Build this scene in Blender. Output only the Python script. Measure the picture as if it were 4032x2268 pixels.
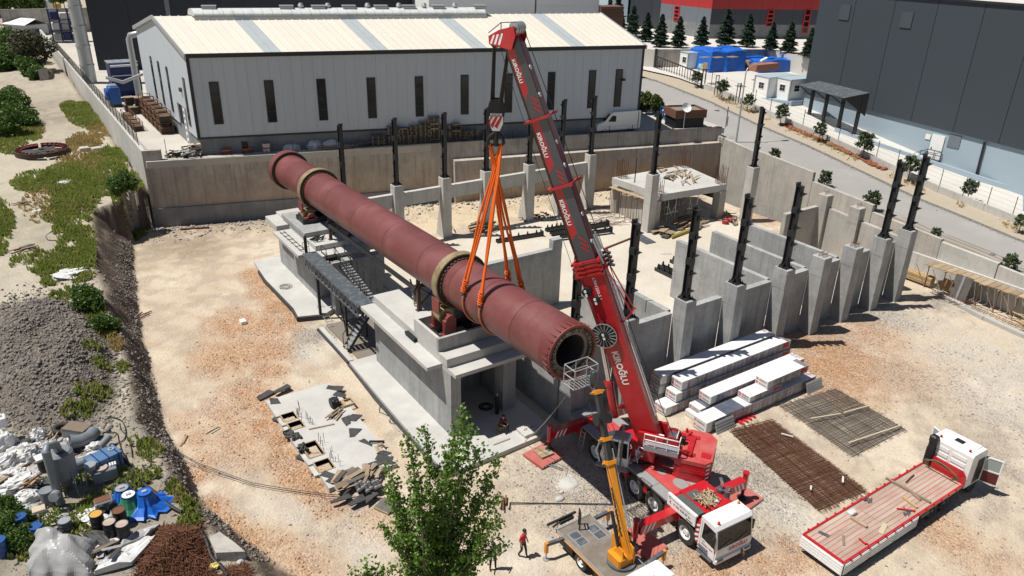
import bpy,math,random
import numpy as np
from mathutils import Vector,Matrix
for o in list(bpy.data.objects):
 bpy.data.objects.remove(o,do_unlink=True)
SC=bpy.context.scene
COL=SC.collection
R=math.radians
PI=math.pi;cos=math.cos;sin=math.sin;V3=Vector
rnd=random.Random(7)
rU=rnd.uniform
rng=np.random.default_rng(11)
# - camera, sky, sun, exposure
CAM_H=28.5
FOC=2994.0
FW,FH=4032,2268
def cam_axes():
 p,r,k=R(24.67),R(1.46),R(-34.34)
 f=np.array([0,cos(p),-sin(p)]);u=np.array([0,sin(p),cos(p)]);x=np.array([1.0,0,0])
 xr=cos(r)*x+sin(r)*u;ur=-sin(r)*x+cos(r)*u
 M=np.array([[sin(k+PI/2),cos(k+PI/2),0],[sin(k),cos(k),0],[0,0,1]])
 return M@xr,M@ur,M@f
AX=cam_axes()
cam=bpy.data.cameras.new('camera');camo=bpy.data.objects.new('camera',cam);COL.objects.link(camo)
camo.matrix_world=Matrix(((AX[0][0],AX[1][0],-AX[2][0],0),(AX[0][1],AX[1][1],-AX[2][1],0),(AX[0][2],AX[1][2],-AX[2][2],CAM_H),(0,0,0,1)))
cam.sensor_width=36.0;cam.lens=FOC/FW*36.0;cam.clip_start=0.5;cam.clip_end=3000
SC.camera=camo
SUN_TO=V3((-0.891,0.454,2.18)).normalized()
sun=bpy.data.lights.new('sun','SUN');sun.energy=5.0;sun.angle=R(0.55);sun.color=(1.0,0.955,0.88)
suno=bpy.data.objects.new('sun',sun);COL.objects.link(suno)
suno.rotation_euler=SUN_TO.to_track_quat('Z','Y').to_euler();suno.location=(-40,40,90)
world=bpy.data.worlds.new('World');SC.world=world;world.use_nodes=True
nt=world.node_tree
bg=nt.nodes['Background'];sky=nt.nodes.new('ShaderNodeTexSky');sky.sky_type='NISHITA';sky.sun_disc=False
sky.sun_elevation=math.asin(SUN_TO.z);sky.sun_rotation=math.atan2(SUN_TO.x,SUN_TO.y)
sky.altitude=100;sky.air_density=1.0;sky.dust_density=0.6
nt.links.new(sky.outputs[0],bg.inputs[0]);bg.inputs[1].default_value=0.05
SC.view_settings.view_transform='Standard';SC.view_settings.look='None'
SC.view_settings.exposure=0.2;SC.view_settings.gamma=1.0;SC.view_settings.use_curve_mapping=False
SC.render.engine='CYCLES'
SC.cycles.max_bounces=6;SC.cycles.diffuse_bounces=3;SC.cycles.glossy_bounces=3
SC.cycles.transparent_max_bounces=6;SC.cycles.use_denoising=True
SC.cycles.sample_clamp_indirect=6.0
# - survey: picks on the photo turned into real places at a known height
OFF=dict(a=(0,0),b=(1008,0),c=(2016,0),d=(3024,0),e=(0,756),f=(1008,756),g=(2016,756),h=(3024,756),i=(0,1512),j=(1008,1512),k=(2016,1512),l=(3024,1512))
def pick(t,x,y):
 o=OFF[t];return(o[0]+x/1.91667,o[1]+y/1.91667)
def ray(px,py):
 return AX[2]+AX[0]*(px-FW/2)/FOC-AX[1]*(py-FH/2)/FOC
def at(px,py,z=0.0):
 d=ray(px,py);t=(z-CAM_H)/d[2];return V3((d[0]*t,d[1]*t,z))
def T(t,x,y,z=0.0):
 return at(*pick(t,x,y),z)
def TX(t,x,y,X):
 d=ray(*pick(t,x,y));s=X/d[0];return V3((X,d[1]*s,CAM_H+d[2]*s))
 # - numpy value noise
_lat=rng.random((256,256))
def vnoise(x,y,s=1.0,seed=0):
 x=np.asarray(x,float)/s+seed*17.37;y=np.asarray(y,float)/s+seed*9.71
 xi=np.floor(x).astype(int);yi=np.floor(y).astype(int)
 fx=x-xi;fy=y-yi;fx=fx*fx*(3-2*fx);fy=fy*fy*(3-2*fy)
 g=lambda a,b:_lat[a&255,b&255]
 return(g(xi,yi)*(1-fx)+g(xi+1,yi)*fx)*(1-fy)+(g(xi,yi+1)*(1-fx)+g(xi+1,yi+1)*fx)*fy
def fbm(x,y,s=1.0,seed=0,o=4):
 v=0;a=0.5;t=0
 for i in range(o):
  v=v+a*vnoise(x,y,s/2**i,seed+i*3);t+=a;a*=0.5
 return v/t
 # - materials
MATS={}
def nodes_of(name):
 m=bpy.data.materials.new(name);m.use_nodes=True
 n=m.node_tree.nodes;b=n['Principled BSDF']
 return m,m.node_tree,b
def _noise(t,vec,scale,detail=4,rough=0.6):
 n=t.nodes.new('ShaderNodeTexNoise');n.inputs['Scale'].default_value=scale
 n.inputs['Detail'].default_value=detail;n.inputs['Roughness'].default_value=rough
 t.links.new(vec,n.inputs['Vector']);return n.outputs['Fac']
def _ramp(t,fac,lo,hi):
 r=t.nodes.new('ShaderNodeMapRange');r.inputs['From Min'].default_value=lo;r.inputs['From Max'].default_value=hi
 t.links.new(fac,r.inputs['Value']);return r.outputs['Result']
def _mix(t,fac,a,b):
 m=t.nodes.new('ShaderNodeMix');m.data_type='RGBA'
 if hasattr(fac,'node'):t.links.new(fac,m.inputs['Factor'])
 else:m.inputs['Factor'].default_value=fac
 for s,v in((m.inputs[6],a),(m.inputs[7],b)):
  if hasattr(v,'node'):t.links.new(v,s)
  else:s.default_value=(*v,1)
 return m.outputs[2]
def _mul(t,a,b,op='MULTIPLY'):
 m=t.nodes.new('ShaderNodeMath');m.operation=op
 for i,v in enumerate((a,b)):
  if hasattr(v,'node'):t.links.new(v,m.inputs[i])
  else:m.inputs[i].default_value=v
 return m.outputs[0]
def _vec(t,world=False,scale=(1,1,1)):
 if world:v=t.nodes.new('ShaderNodeNewGeometry').outputs['Position']
 else:v=t.nodes.new('ShaderNodeTexCoord').outputs['Object']
 if scale!=(1,1,1):
  mp=t.nodes.new('ShaderNodeMapping');mp.inputs['Scale'].default_value=scale
  t.links.new(v,mp.inputs['Vector']);v=mp.outputs['Vector']
 return v
def _bump(t,b,h,strength,dist):
 bp=t.nodes.new('ShaderNodeBump');bp.inputs['Strength'].default_value=strength;bp.inputs['Distance'].default_value=dist
 t.links.new(h,bp.inputs['Height']);t.links.new(bp.outputs['Normal'],b.inputs['Normal'])
def mat(name,c,rough=0.6,metal=0.0,c2=None,ns=1.5,amt=0.5,c3=None,ns3=0.4,amt3=0.4,bump=0.0,bs=8.0,world=False,spec=None,stretch=(1,1,1),coat=0.0,rnd_amt=0.0):
 """A general worn-paint / worn-surface material: base colour, broken by noise into c2 and by larger stains into c3."""
 if name in MATS:return MATS[name]
 m,t,b=nodes_of(name)
 v=_vec(t,world,stretch);col=None
 if c2 is None:c2=tuple(x*0.8 for x in c)
 f=_ramp(t,_noise(t,v,ns,5,0.65),0.5-0.25,0.5+0.25)
 col=_mix(t,_mul(t,f,amt),c,c2)
 if c3 is not None:
  f3=_ramp(t,_noise(t,v,ns3,5,0.6),0.48,0.68)
  col=_mix(t,_mul(t,f3,amt3),col,c3)
 if rnd_amt:
  oi=t.nodes.new('ShaderNodeObjectInfo')
  hv=t.nodes.new('ShaderNodeHueSaturation');t.links.new(col,hv.inputs['Color'])
  t.links.new(_ramp2(t,oi.outputs['Random'],1-rnd_amt,1+rnd_amt),hv.inputs['Value']);col=hv.outputs[0]
 t.links.new(col,b.inputs['Base Color'])
 b.inputs['Roughness'].default_value=rough;b.inputs['Metallic'].default_value=metal
 if spec is not None:b.inputs['Specular IOR Level'].default_value=spec
 if coat:b.inputs['Coat Weight'].default_value=coat;b.inputs['Coat Roughness'].default_value=0.15
 if bump:_bump(t,b,_noise(t,v,bs,4,0.6),bump,0.05)
 MATS[name]=m;return m
def _ramp2(t,fac,lo,hi):
 r=t.nodes.new('ShaderNodeMapRange');r.inputs['To Min'].default_value=lo;r.inputs['To Max'].default_value=hi
 t.links.new(fac,r.inputs['Value']);return r.outputs['Result']
def concrete(name,c,dark,stain=None,stain_amt=0.0,zlo=0.0,zhi=3.0,joints=(1.22,2.44),joint_amt=0.6,streak=0.45,lines=True,pit=True):
 m,t,b=nodes_of(name)
 v=_vec(t,True)
 f=_ramp(t,_noise(t,v,0.55,6,0.7),0.36,0.66);col=_mix(t,_mul(t,f,0.85),c,dark)
 fb=_ramp(t,_noise(t,_vec(t,True,(1,1,.35)),0.22,2,0.5),0.5,0.56);col=_mix(t,_mul(t,fb,0.35),col,dark)
 # vertical streaks (rain marks)
 vs=_vec(t,True,(1.6,1.6,0.12));fs=_ramp(t,_noise(t,vs,1.6,5,0.65),0.5,0.72)
 col=_mix(t,_mul(t,fs,streak),col,tuple(x*0.55 for x in dark))
 sx=t.nodes.new('ShaderNodeSeparateXYZ');t.links.new(v,sx.inputs[0])
 if stain:
  fz=_ramp(t,sx.outputs['Z'],zhi,zlo)
  nn=_ramp(t,_noise(t,v,0.12,4,0.6),0.35,0.62)
  col=_mix(t,_mul(t,_mul(t,fz,nn),stain_amt),col,stain)
 if lines:
 # shutter-board joints: thin lines every joints[0] along the wall and joints[1] up it
  hsum=_mul(t,sx.outputs['X'],sx.outputs['Y'],'ADD')
  jit=_mul(t,_noise(t,v,0.3,2),0.08)
  def line(val,per,w):
   q=_mul(t,_mul(t,val,jit,'ADD'),1.0/per)
   fr=_mul(t,q,0.0,'ADD');k=t.nodes.new('ShaderNodeMath');k.operation='FRACT';t.links.new(fr,k.inputs[0])
   l=t.nodes.new('ShaderNodeMath');l.operation='LESS_THAN';t.links.new(k.outputs[0],l.inputs[0]);l.inputs[1].default_value=w/per
   return l.outputs[0]
  ln=_mul(t,line(hsum,joints[0],0.035),line(sx.outputs['Z'],joints[1],0.03),'MAXIMUM')
  brk=_ramp(t,_noise(t,v,0.9,3),0.35,0.6)
  col=_mix(t,_mul(t,_mul(t,ln,brk),joint_amt),col,tuple(x*0.45 for x in dark))
 if pit:
  vo=t.nodes.new('ShaderNodeTexVoronoi');vo.inputs['Scale'].default_value=1.7;t.links.new(v,vo.inputs['Vector'])
  pf=t.nodes.new('ShaderNodeMath');pf.operation='LESS_THAN';t.links.new(vo.outputs['Distance'],pf.inputs[0]);pf.inputs[1].default_value=0.1
  col=_mix(t,_mul(t,pf.outputs[0],0.5),col,tuple(x*0.35 for x in dark))
 t.links.new(col,b.inputs['Base Color']);b.inputs['Roughness'].default_value=0.9
 b.inputs['Specular IOR Level'].default_value=0.25
 _bump(t,b,_noise(t,v,3.0,6,0.7),0.25,0.06)
 MATS[name]=m;return m
M_NEWCON=concrete('new_concrete',(0.40,0.40,0.39),(0.255,0.26,0.262),joints=(1.25,2.5),streak=0.4)
M_SLAB=concrete('slab_concrete',(0.50,0.49,0.46),(0.40,0.395,0.38),lines=False,streak=0.0,pit=False)
M_OLDCON=concrete('weathered_concrete',(0.50,0.455,0.40),(0.31,0.285,0.26),stain=(0.44,0.28,0.16),stain_amt=0.95,zlo=1.0,zhi=6.4,joints=(2.4,2.35),streak=0.7,joint_amt=0.4)
M_WHITECON=concrete('pale_concrete',(0.52,0.505,0.475),(0.42,0.405,0.375),joints=(2.5,40.0),streak=0.35)
M_PITCON=concrete('buff_concrete',(0.46,0.43,0.385),(0.34,0.32,0.29),joints=(1.25,2.5),streak=0.4)
M_STEEL=mat('black_steel',(0.016,0.017,0.019),0.5,0.0,c2=(0.03,0.031,0.034),ns=3)
M_STEELBROWN=mat('rusting_steel',(0.06,0.035,0.025),0.75,0,c2=(0.1,0.05,0.03),ns=4)
M_GALV=mat('galvanised_steel',(0.45,0.47,0.49),0.4,0.5,c2=(0.33,0.35,0.37),ns=5)
M_GREYSTEEL=mat('weathered_grey_steel',(0.085,0.1,0.115),0.55,0.2,c2=(0.06,0.07,0.085),ns=2,c3=(0.26,0.28,0.29),ns3=2.2,amt3=0.45)
M_KILN=mat('red_oxide_primer',(0.165,0.047,0.044),0.45,0.0,c2=(0.125,0.033,0.031),ns=1.1,amt=0.8,c3=(0.23,0.085,0.08),ns3=0.5,amt3=0.55,spec=0.6,rnd_amt=.05)
M_REDOX=mat('red_oxide_casting',(0.22,0.045,0.04),0.5,0,c2=(0.14,0.03,0.028),ns=4)
M_TYRERING=mat('rusty_machined_steel',(0.30,0.245,0.14),0.5,0.35,c2=(0.42,0.36,0.22),ns=3,c3=(0.22,0.1,0.04),ns3=1.6,amt3=0.8)
M_DARKRUST=mat('dark_rusty_steel',(0.035,0.024,0.018),0.7,0,c2=(0.09,0.045,0.025),ns=5)
M_RUST=mat('rust',(0.16,0.062,0.028),0.85,0,c2=(0.10,0.038,0.02),ns=6,c3=(0.22,0.11,0.06),ns3=2,amt3=0.5)
M_REBAR=mat('rusty_rebar',(0.15,0.06,0.028),0.85,0,c2=(0.09,0.036,0.02),ns=2)
M_REBARGREY=mat('grey_rebar',(0.13,0.11,0.095),0.75,0.1,c2=(0.09,0.07,0.06),ns=2)
M_RED=mat('crane_red',(0.46,0.012,0.018),0.33,0,c2=(0.38,0.010,0.015),ns=0.8,coat=0.4,c3=(0.5,0.09,0.08),ns3=1.2,amt3=0.18)
M_REDDUST=mat('dusty_red_paint',(0.44,0.035,0.04),0.55,0,c2=(0.5,0.13,0.11),ns=1.3,amt=0.6,c3=(0.42,0.22,0.18),ns3=0.9,amt3=0.35)
M_PADRED=mat('chalky_red_plate',(0.38,0.075,0.06),0.75,0,c2=(0.46,0.19,0.16),ns=1.5,amt=0.7)
M_BOOMGREY=mat('boom_graphite_paint',(0.052,0.06,0.07),0.3,0.0,c2=(0.085,0.095,0.11),ns=0.8,coat=0.4)
M_BOOMDARK=mat('boom_shade_and_dark_paint',(0.03,0.028,0.027),0.4,0,ns=1)  # shade of the red crane's boom belly; real dark paint on the yellow crane
M_SHADERED=mat('boom_shaded_red',(0.16,0.012,0.016),0.35,0,ns=1,coat=0.3)  # red darkened to stand for shade on the back of the boom
M_WHITE=mat('white_paint',(0.78,0.78,0.77),0.4,0,c2=(0.68,0.68,0.66),ns=1.2,amt=0.4)
M_TEXTW=mat('white_lettering',(0.8,0.8,0.8),0.5,0,ns=1,amt=0.1)
M_TEXTR=mat('red_lettering',(0.5,0.012,0.02),0.5,0,ns=1,amt=0.1)
M_TEXTG=mat('grey_lettering',(0.12,0.12,0.125),0.5,0,ns=1,amt=0.1)
M_TEXTK=mat('black_lettering',(0.02,0.02,0.02),0.5,0,ns=1,amt=0.1)
M_GREYDECK=mat('grey_walkway',(0.27,0.275,0.28),0.75,0,c2=(0.2,0.2,0.205),ns=3)
M_RUBBER=mat('tyre_rubber',(0.022,0.021,0.02),0.85,0,c2=(0.06,0.055,0.05),ns=4)
M_BLACK=mat('black_plastic',(0.014,0.014,0.015),0.55,0,ns=2)
M_GLASS=mat('dark_glass',(0.010,0.014,0.016),0.05,0,ns=1,spec=0.35)
M_WINGLASS=mat('window_glass',(0.016,0.017,0.018),0.12,0,c2=(0.055,0.053,0.05),ns=0.5,amt=0.6,spec=0.4)
M_YELLOW=mat('crane_yellow',(0.72,0.27,0.008),0.38,0,c2=(0.6,0.2,0.008),ns=1.5,coat=0.3)
M_ORANGE=mat('orange_webbing',(0.78,0.15,0.008),0.75,0,c2=(0.6,0.085,0.005),ns=5,stretch=(3,3,0.6))
M_SLINGOLD=mat('faded_sling_webbing',(0.42,0.16,0.07),0.8,0,c2=(0.3,0.1,0.05),ns=5)
M_WOOD=mat('weathered_timber',(0.34,0.245,0.15),0.85,0,c2=(0.2,0.145,0.095),ns=3,c3=(0.42,0.36,0.28),ns3=1,amt3=0.5,rnd_amt=0.25)
M_WOODNEW=mat('fresh_timber',(0.55,0.37,0.17),0.8,0,c2=(0.42,0.27,0.12),ns=3,rnd_amt=0.15)
M_PALLET=mat('pallet_timber',(0.27,0.21,0.15),0.9,0,c2=(0.14,0.11,0.085),ns=4,rnd_amt=0.35)
M_PLYDARK=mat('dark_plywood',(0.06,0.055,0.05),0.7,0,c2=(0.16,0.14,0.12),ns=2,amt=0.7,rnd_amt=0.3)
M_FLATDECK=mat('dusty_red_planks',(0.46,0.38,0.31),0.85,0,c2=(0.27,0.2,0.155),ns=1.6,amt=0.75,c3=(0.36,0.10,0.09),ns3=1.1,amt3=0.4,stretch=(0.4,2.0,1),rnd_amt=0.1)
M_BEDPLATE=mat('worn_chequer_plate',(0.2,0.17,0.135),0.7,0,c2=(0.11,0.095,0.08),ns=1.5,amt=0.8,c3=(0.29,0.26,0.22),ns3=1,amt3=0.5)
M_HALLWALL=mat('hall_cladding',(0.50,0.545,0.585),0.55,0,c2=(0.45,0.49,0.53),ns=0.5,amt=0.5,stretch=(2.5,2.5,0.1),c3=(0.40,0.43,0.46),ns3=0.6,amt3=0.25,rnd_amt=0.012)
M_ROOF=mat('cream_roof_sheet',(0.64,0.595,0.52),0.55,0,c2=(0.57,0.53,0.46),ns=0.4,amt=0.5,rnd_amt=0.03)
M_ROOFSKY=mat('grey_rooflight_sheet',(0.40,0.435,0.445),0.4,0,ns=0.5)
M_NAVY=mat('navy_cladding',(0.018,0.022,0.032),0.6,0,ns=0.3,rnd_amt=0.04)
M_DARKTRIM=mat('charcoal_trim',(0.02,0.022,0.027),0.5,0,ns=1)
M_SLATE=mat('slate_grey_cladding',(0.042,0.054,0.067),0.6,0,c2=(0.037,0.047,0.058),ns=0.35,stretch=(0.3,0.3,1.5),rnd_amt=0.03)
M_PALEBLUE=mat('pale_blue_render',(0.32,0.40,0.46),0.85,0,c2=(0.28,0.35,0.41),ns=0.3,amt=0.5)
M_REDWALL=mat('red_cladding',(0.42,0.03,0.03),0.55,0,ns=0.4)
M_MIDGREY=mat('grey_cladding',(0.16,0.18,0.21),0.55,0,ns=0.4)
M_TARP=mat('blue_tarpaulin',(0.012,0.13,0.55),0.45,0,c2=(0.01,0.09,0.42),ns=1.6,bump=0.3,bs=1.5)
M_BLUEPAINT=mat('blue_paint',(0.015,0.1,0.36),0.4,0,c2=(0.02,0.07,0.22),ns=1.2)
M_BLUEDK=mat('dark_blue_paint',(0.012,0.025,0.11),0.45,0,c2=(0.015,0.03,0.09),ns=0.6)
M_DRUMBLUE=mat('blue_plastic',(0.015,0.075,0.26),0.4,0,c2=(0.04,0.1,0.25),ns=2)
M_WHITEBAG=mat('white_woven_sack',(0.62,0.62,0.61),0.6,0,c2=(0.48,0.48,0.475),ns=2.5,c3=(0.38,0.36,0.33),ns3=1.2,amt3=0.4,bump=0.4,bs=3)
M_GREYSHEET=mat('grey_plastic_sheet',(0.36,0.36,0.36),0.45,0,c2=(0.26,0.26,0.265),ns=2,bump=0.4,bs=2)
M_GREENCLOTH=mat('green_cloth',(0.03,0.2,0.11),0.7,0,ns=3)
M_MEMBRANE=mat('black_membrane',(0.028,0.028,0.029),0.7,0,c2=(0.075,0.075,0.075),ns=2,amt=0.7)
M_SILO=mat('silo_grey_paint',(0.21,0.235,0.26),0.5,0.2,c2=(0.15,0.165,0.18),ns=1.2,c3=(0.13,0.1,0.08),ns3=1.5,amt3=0.3)
M_OCHRE=mat('yellow_lid',(0.55,0.3,0.04),0.6,0,c2=(0.45,0.22,0.05),ns=3)
M_RUSTLID=mat('rusty_white_lid',(0.5,0.46,0.42),0.7,0,c2=(0.25,0.11,0.06),ns=2.5,amt=0.8)
M_ASPHALT=mat('dusty_asphalt',(0.31,0.30,0.285),0.9,0,c2=(0.26,0.252,0.24),ns=0.5,amt=0.6,c3=(0.36,0.345,0.32),ns3=0.18,amt3=0.5,bump=0.25,bs=18,world=True)
M_YARD=mat('yard_concrete',(0.55,0.53,0.49),0.9,0,c2=(0.48,0.46,0.42),ns=0.4,c3=(0.42,0.39,0.35),ns3=0.15,amt3=0.45,world=True)
M_PLATFORM=mat('platform_concrete',(0.50,0.47,0.42),0.9,0,c2=(0.42,0.395,0.35),ns=0.5,c3=(0.33,0.31,0.28),ns3=0.2,amt3=0.5,world=True)
M_SANDSTRIP=mat('dirt_verge',(0.40,0.345,0.27),0.95,0,c2=(0.32,0.27,0.2),ns=1.2,bump=0.5,bs=6,world=True)
M_KERB=mat('kerb_concrete',(0.42,0.41,0.38),0.9,0,ns=1.5,world=True)
M_LEAFDARK=mat('conifer_needles',(0.018,0.042,0.022),0.8,0,c2=(0.03,0.065,0.03),ns=2.5,rnd_amt=0.15)
M_PINE=mat('pine_needles',(0.045,0.07,0.026),0.8,0,c2=(0.075,0.095,0.035),ns=3,rnd_amt=0.15)
M_BARK=mat('bark',(0.16,0.13,0.1),0.9,0,c2=(0.1,0.08,0.06),ns=5)
M_SKIN=mat('skin',(0.42,0.22,0.15),0.55,0,ns=4,amt=0.2)
M_HAIR=mat('dark_hair',(0.015,0.012,0.01),0.6,0,ns=6)
M_SHIRTRED=mat('red_shirt',(0.5,0.015,0.02),0.75,0,ns=5)
M_TROUSER=mat('dark_trousers',(0.025,0.024,0.026),0.8,0,ns=4)
M_SHIRTGREY=mat('grey_shirt',(0.3,0.28,0.27),0.8,0,ns=5)
M_SHIRTMAROON=mat('maroon_shirt',(0.13,0.016,0.022),0.8,0,ns=5)
M_LAMPRED=mat('red_lamp_lens',(0.5,0.03,0.01),0.25,0,ns=1)
M_LAMPORANGE=mat('amber_lamp_lens',(0.7,0.2,0.01),0.25,0,ns=1)
M_ROPE=mat('steel_rope',(0.035,0.036,0.04),0.5,0.3,ns=10)
M_CHROME=mat('polished_rod',(0.62,0.63,0.64),0.18,0.9,ns=2)
M_HOSE=mat('black_hose',(0.018,0.018,0.019),0.6,0,ns=3)
M_TAN=mat('tan_rope',(0.42,0.34,0.22),0.9,0,c2=(0.3,0.24,0.15),ns=8)
M_DIRT=mat('grey_brown_soil',(0.2,0.175,0.145),0.95,0,ns=2,world=True,bump=0.6,bs=5)
M_STONE=mat('mound_stone',(0.24,0.215,0.19),0.95,0,c2=(0.15,0.132,0.115),ns=3,rnd_amt=0.2)
M_GRIT=mat('orange_gravel_stone',(0.45,0.27,0.155),0.9,0,c2=(0.36,0.235,0.15),ns=0.9,world=True)
M_GRITGREY=mat('grey_gravel_stone',(0.36,0.33,0.3),0.9,0,c2=(0.23,0.215,0.2),ns=0.9,world=True)
def leaf_mat(name,c,c2,c3):
 m,t,b=nodes_of(name)
 v=_vec(t,True);g=t.nodes.new('ShaderNodeNewGeometry')
 col=_mix(t,_ramp(t,_noise(t,v,0.9,3),0.35,0.65),c,c2)
 col=_mix(t,_ramp2(t,g.outputs['Random Per Island'],0,0.8),col,c3)
 t.links.new(col,b.inputs['Base Color']);b.inputs['Roughness'].default_value=0.5
 try:
  b.inputs['Transmission Weight'].default_value=0.0
 except Exception:pass
 tr=t.nodes.new('ShaderNodeBsdfTranslucent');t.links.new(col,tr.inputs['Color'])
 ad=t.nodes.new('ShaderNodeMixShader');ad.inputs[0].default_value=0.4
 out=t.nodes['Material Output'];t.links.new(b.outputs[0],ad.inputs[1]);t.links.new(tr.outputs[0],ad.inputs[2]);t.links.new(ad.outputs[0],out.inputs[0])
 MATS[name]=m;return m
M_LEAF=leaf_mat('poplar_leaf',(0.13,0.25,0.028),(0.19,0.32,0.045),(0.065,0.135,0.016))
M_BUSH=leaf_mat('bush_leaf',(0.085,0.16,0.028),(0.125,0.21,0.036),(0.045,0.09,0.018))
M_GRASS=leaf_mat('grass_blade',(0.26,0.33,0.06),(0.40,0.38,0.13),(0.19,0.25,0.05))
M_DRYGRASS=leaf_mat('dry_grass_blade',(0.45,0.33,0.13),(0.36,0.26,0.09),(0.5,0.4,0.2))
# - mesh builder
# the road, its yard and the warehouse run nine degrees off the pit's grid: they are surveyed on the grid and set out on their own line by W
WARP=[False]
def W(p):
 k=65.6/(70-.163*min(max(p[1],-70),96));return V3((p[0]*k,p[1]*k,CAM_H+k*(p[2]-CAM_H)))
class MB:
 """Collects shapes into one mesh. f maps local points into the parent's space."""
 def __init__(s,f=None):
  s.v=[];s.f=[];s.m=[];s.sm=[];s.fr=f
 def add(s,vs,fs,mi=0,smooth=False):
  n=len(s.v)
  s.v.extend([tuple(s.fr(p))if s.fr else tuple(p)for p in vs])
  s.f.extend([tuple(i+n for i in q)for q in fs]);s.m.extend([mi]*len(fs));s.sm.extend([smooth]*len(fs));return s
 def box(s,x0,x1,y0,y1,z0,z1,mi=0):
  v=[(x0,y0,z0),(x1,y0,z0),(x1,y1,z0),(x0,y1,z0),(x0,y0,z1),(x1,y0,z1),(x1,y1,z1),(x0,y1,z1)]
  return s.add(v,[(3,2,1,0),(4,5,6,7),(0,1,5,4),(1,2,6,5),(2,3,7,6),(3,0,4,7)],mi)
 def bbox(s,x0,x1,y0,y1,z0,z1,b=0.05,mi=0):
  """box with bevelled vertical and top edges"""
  pl=[(x0+b,y0),(x1-b,y0),(x1,y0+b),(x1,y1-b),(x1-b,y1),(x0+b,y1),(x0,y1-b),(x0,y0+b)]
  cx,cy=(x0+x1)/2,(y0+y1)/2
  sx=1-b/max(1e-3,abs(x1-x0)/2);sy=1-b/max(1e-3,abs(y1-y0)/2)
  v=[(x,y,z0)for x,y in pl]+[(x,y,z1-b)for x,y in pl]+[(cx+(x-cx)*sx,cy+(y-cy)*sy,z1)for x,y in pl]
  f=[tuple(range(7,-1,-1)),tuple(range(16,24))]
  for k in(0,8):
   for i in range(8):j=(i+1)%8;f.append((k+i,k+j,k+8+j,k+8+i))
  return s.add(v,f,mi)
 def obox(s,c,ax,ay,az,hx,hy,hz,mi=0):
  c=V3(c);ax=V3(ax);ay=V3(ay);az=V3(az)
  v=[c+ax*hx*i+ay*hy*j+az*hz*k for k in(-1,1)for i,j in((-1,-1),(1,-1),(1,1),(-1,1))]
  return s.add(v,[(3,2,1,0),(4,5,6,7),(0,1,5,4),(1,2,6,5),(2,3,7,6),(3,0,4,7)],mi)
 def bar(s,p,q,w,h=None,mi=0,up=(0,0,1)):
  """rectangular bar from p to q, w wide, h high"""
  p=V3(p);q=V3(q);d=q-p;L=d.length
  if L<1e-6:return s
  d/=L;u=V3(up)
  if abs(d.dot(u))>0.98:u=V3((0,1,0))if abs(d.y)<0.9 else V3((1,0,0))
  a=d.cross(u).normalized();b=a.cross(d).normalized();h=h or w
  return s.obox((p+q)/2,d,a,b,L/2,w/2,h/2,mi)
 def prism(s,poly,z0,z1,mi=0):
  n=len(poly);ar=sum(poly[i][0]*poly[(i+1)%n][1]-poly[(i+1)%n][0]*poly[i][1]for i in range(n))
  if ar<0:poly=poly[::-1]
  z0=z0 if hasattr(z0,'__len__')else[z0]*n;z1=z1 if hasattr(z1,'__len__')else[z1]*n
  if ar<0:z0=z0[::-1];z1=z1[::-1]
  v=[(*p,z)for p,z in zip(poly,z0)]+[(*p,z)for p,z in zip(poly,z1)]
  f=[tuple(range(n-1,-1,-1)),tuple(range(n,2*n))]+[(i,(i+1)%n,n+(i+1)%n,n+i)for i in range(n)]
  return s.add(v,f,mi)
 def loft(s,rings,mi=0,smooth=False,caps=True,closed=True):
  n=len(rings[0]);v=[p for r in rings for p in r];f=[]
  for k in range(len(rings)-1):
   for i in range(n if closed else n-1):
    j=(i+1)%n;f.append((k*n+i,k*n+j,(k+1)*n+j,(k+1)*n+i))
  s.add(v,f,mi,smooth)
  if caps:
   s.add(rings[0],[tuple(range(n-1,-1,-1))],mi);s.add(rings[-1],[tuple(range(n))],mi)
  return s
 def cyl(s,p,q,r,r2=None,n=12,mi=0,smooth=True,caps=True):
  p=V3(p);q=V3(q);d=(q-p).normalized();r2=r if r2 is None else r2
  u=V3((0,0,1))if abs(d.z)<0.9 else V3((1,0,0))
  a=d.cross(u).normalized();b=d.cross(a).normalized()
  ring=lambda c,rr:[c+(a*cos(2*PI*i/n)-b*sin(2*PI*i/n))*rr for i in range(n)]
  r1=ring(p,r);rr2=ring(q,r2)
  s.add(r1+rr2,[(i,(i+1)%n,n+(i+1)%n,n+i)for i in range(n)],mi,smooth)
  if caps:s.add(r1,[tuple(range(n-1,-1,-1))],mi);s.add(rr2,[tuple(range(n))],mi)
  return s
 def ring(s,p,q,ro,ri,n=24,mi=0):
  """thick ring (tube with a hole) from p to q"""
  p=V3(p);q=V3(q);d=(q-p).normalized();u=V3((0,0,1))if abs(d.z)<0.9 else V3((1,0,0))
  a=d.cross(u).normalized();b=d.cross(a).normalized()
  pt=lambda c,rr,i:c+(a*cos(2*PI*i/n)-b*sin(2*PI*i/n))*rr
  for i in range(n):
   j=i+1
   s.add([pt(p,ro,i),pt(p,ro,j),pt(q,ro,j),pt(q,ro,i)],[(0,1,2,3)],mi,True)
   s.add([pt(p,ri,i),pt(p,ri,j),pt(q,ri,j),pt(q,ri,i)],[(3,2,1,0)],mi,True)
   s.add([pt(p,ro,i),pt(p,ri,i),pt(p,ri,j),pt(p,ro,j)],[(0,1,2,3)],mi)
   s.add([pt(q,ro,i),pt(q,ri,i),pt(q,ri,j),pt(q,ro,j)],[(3,2,1,0)],mi)
  return s
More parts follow.
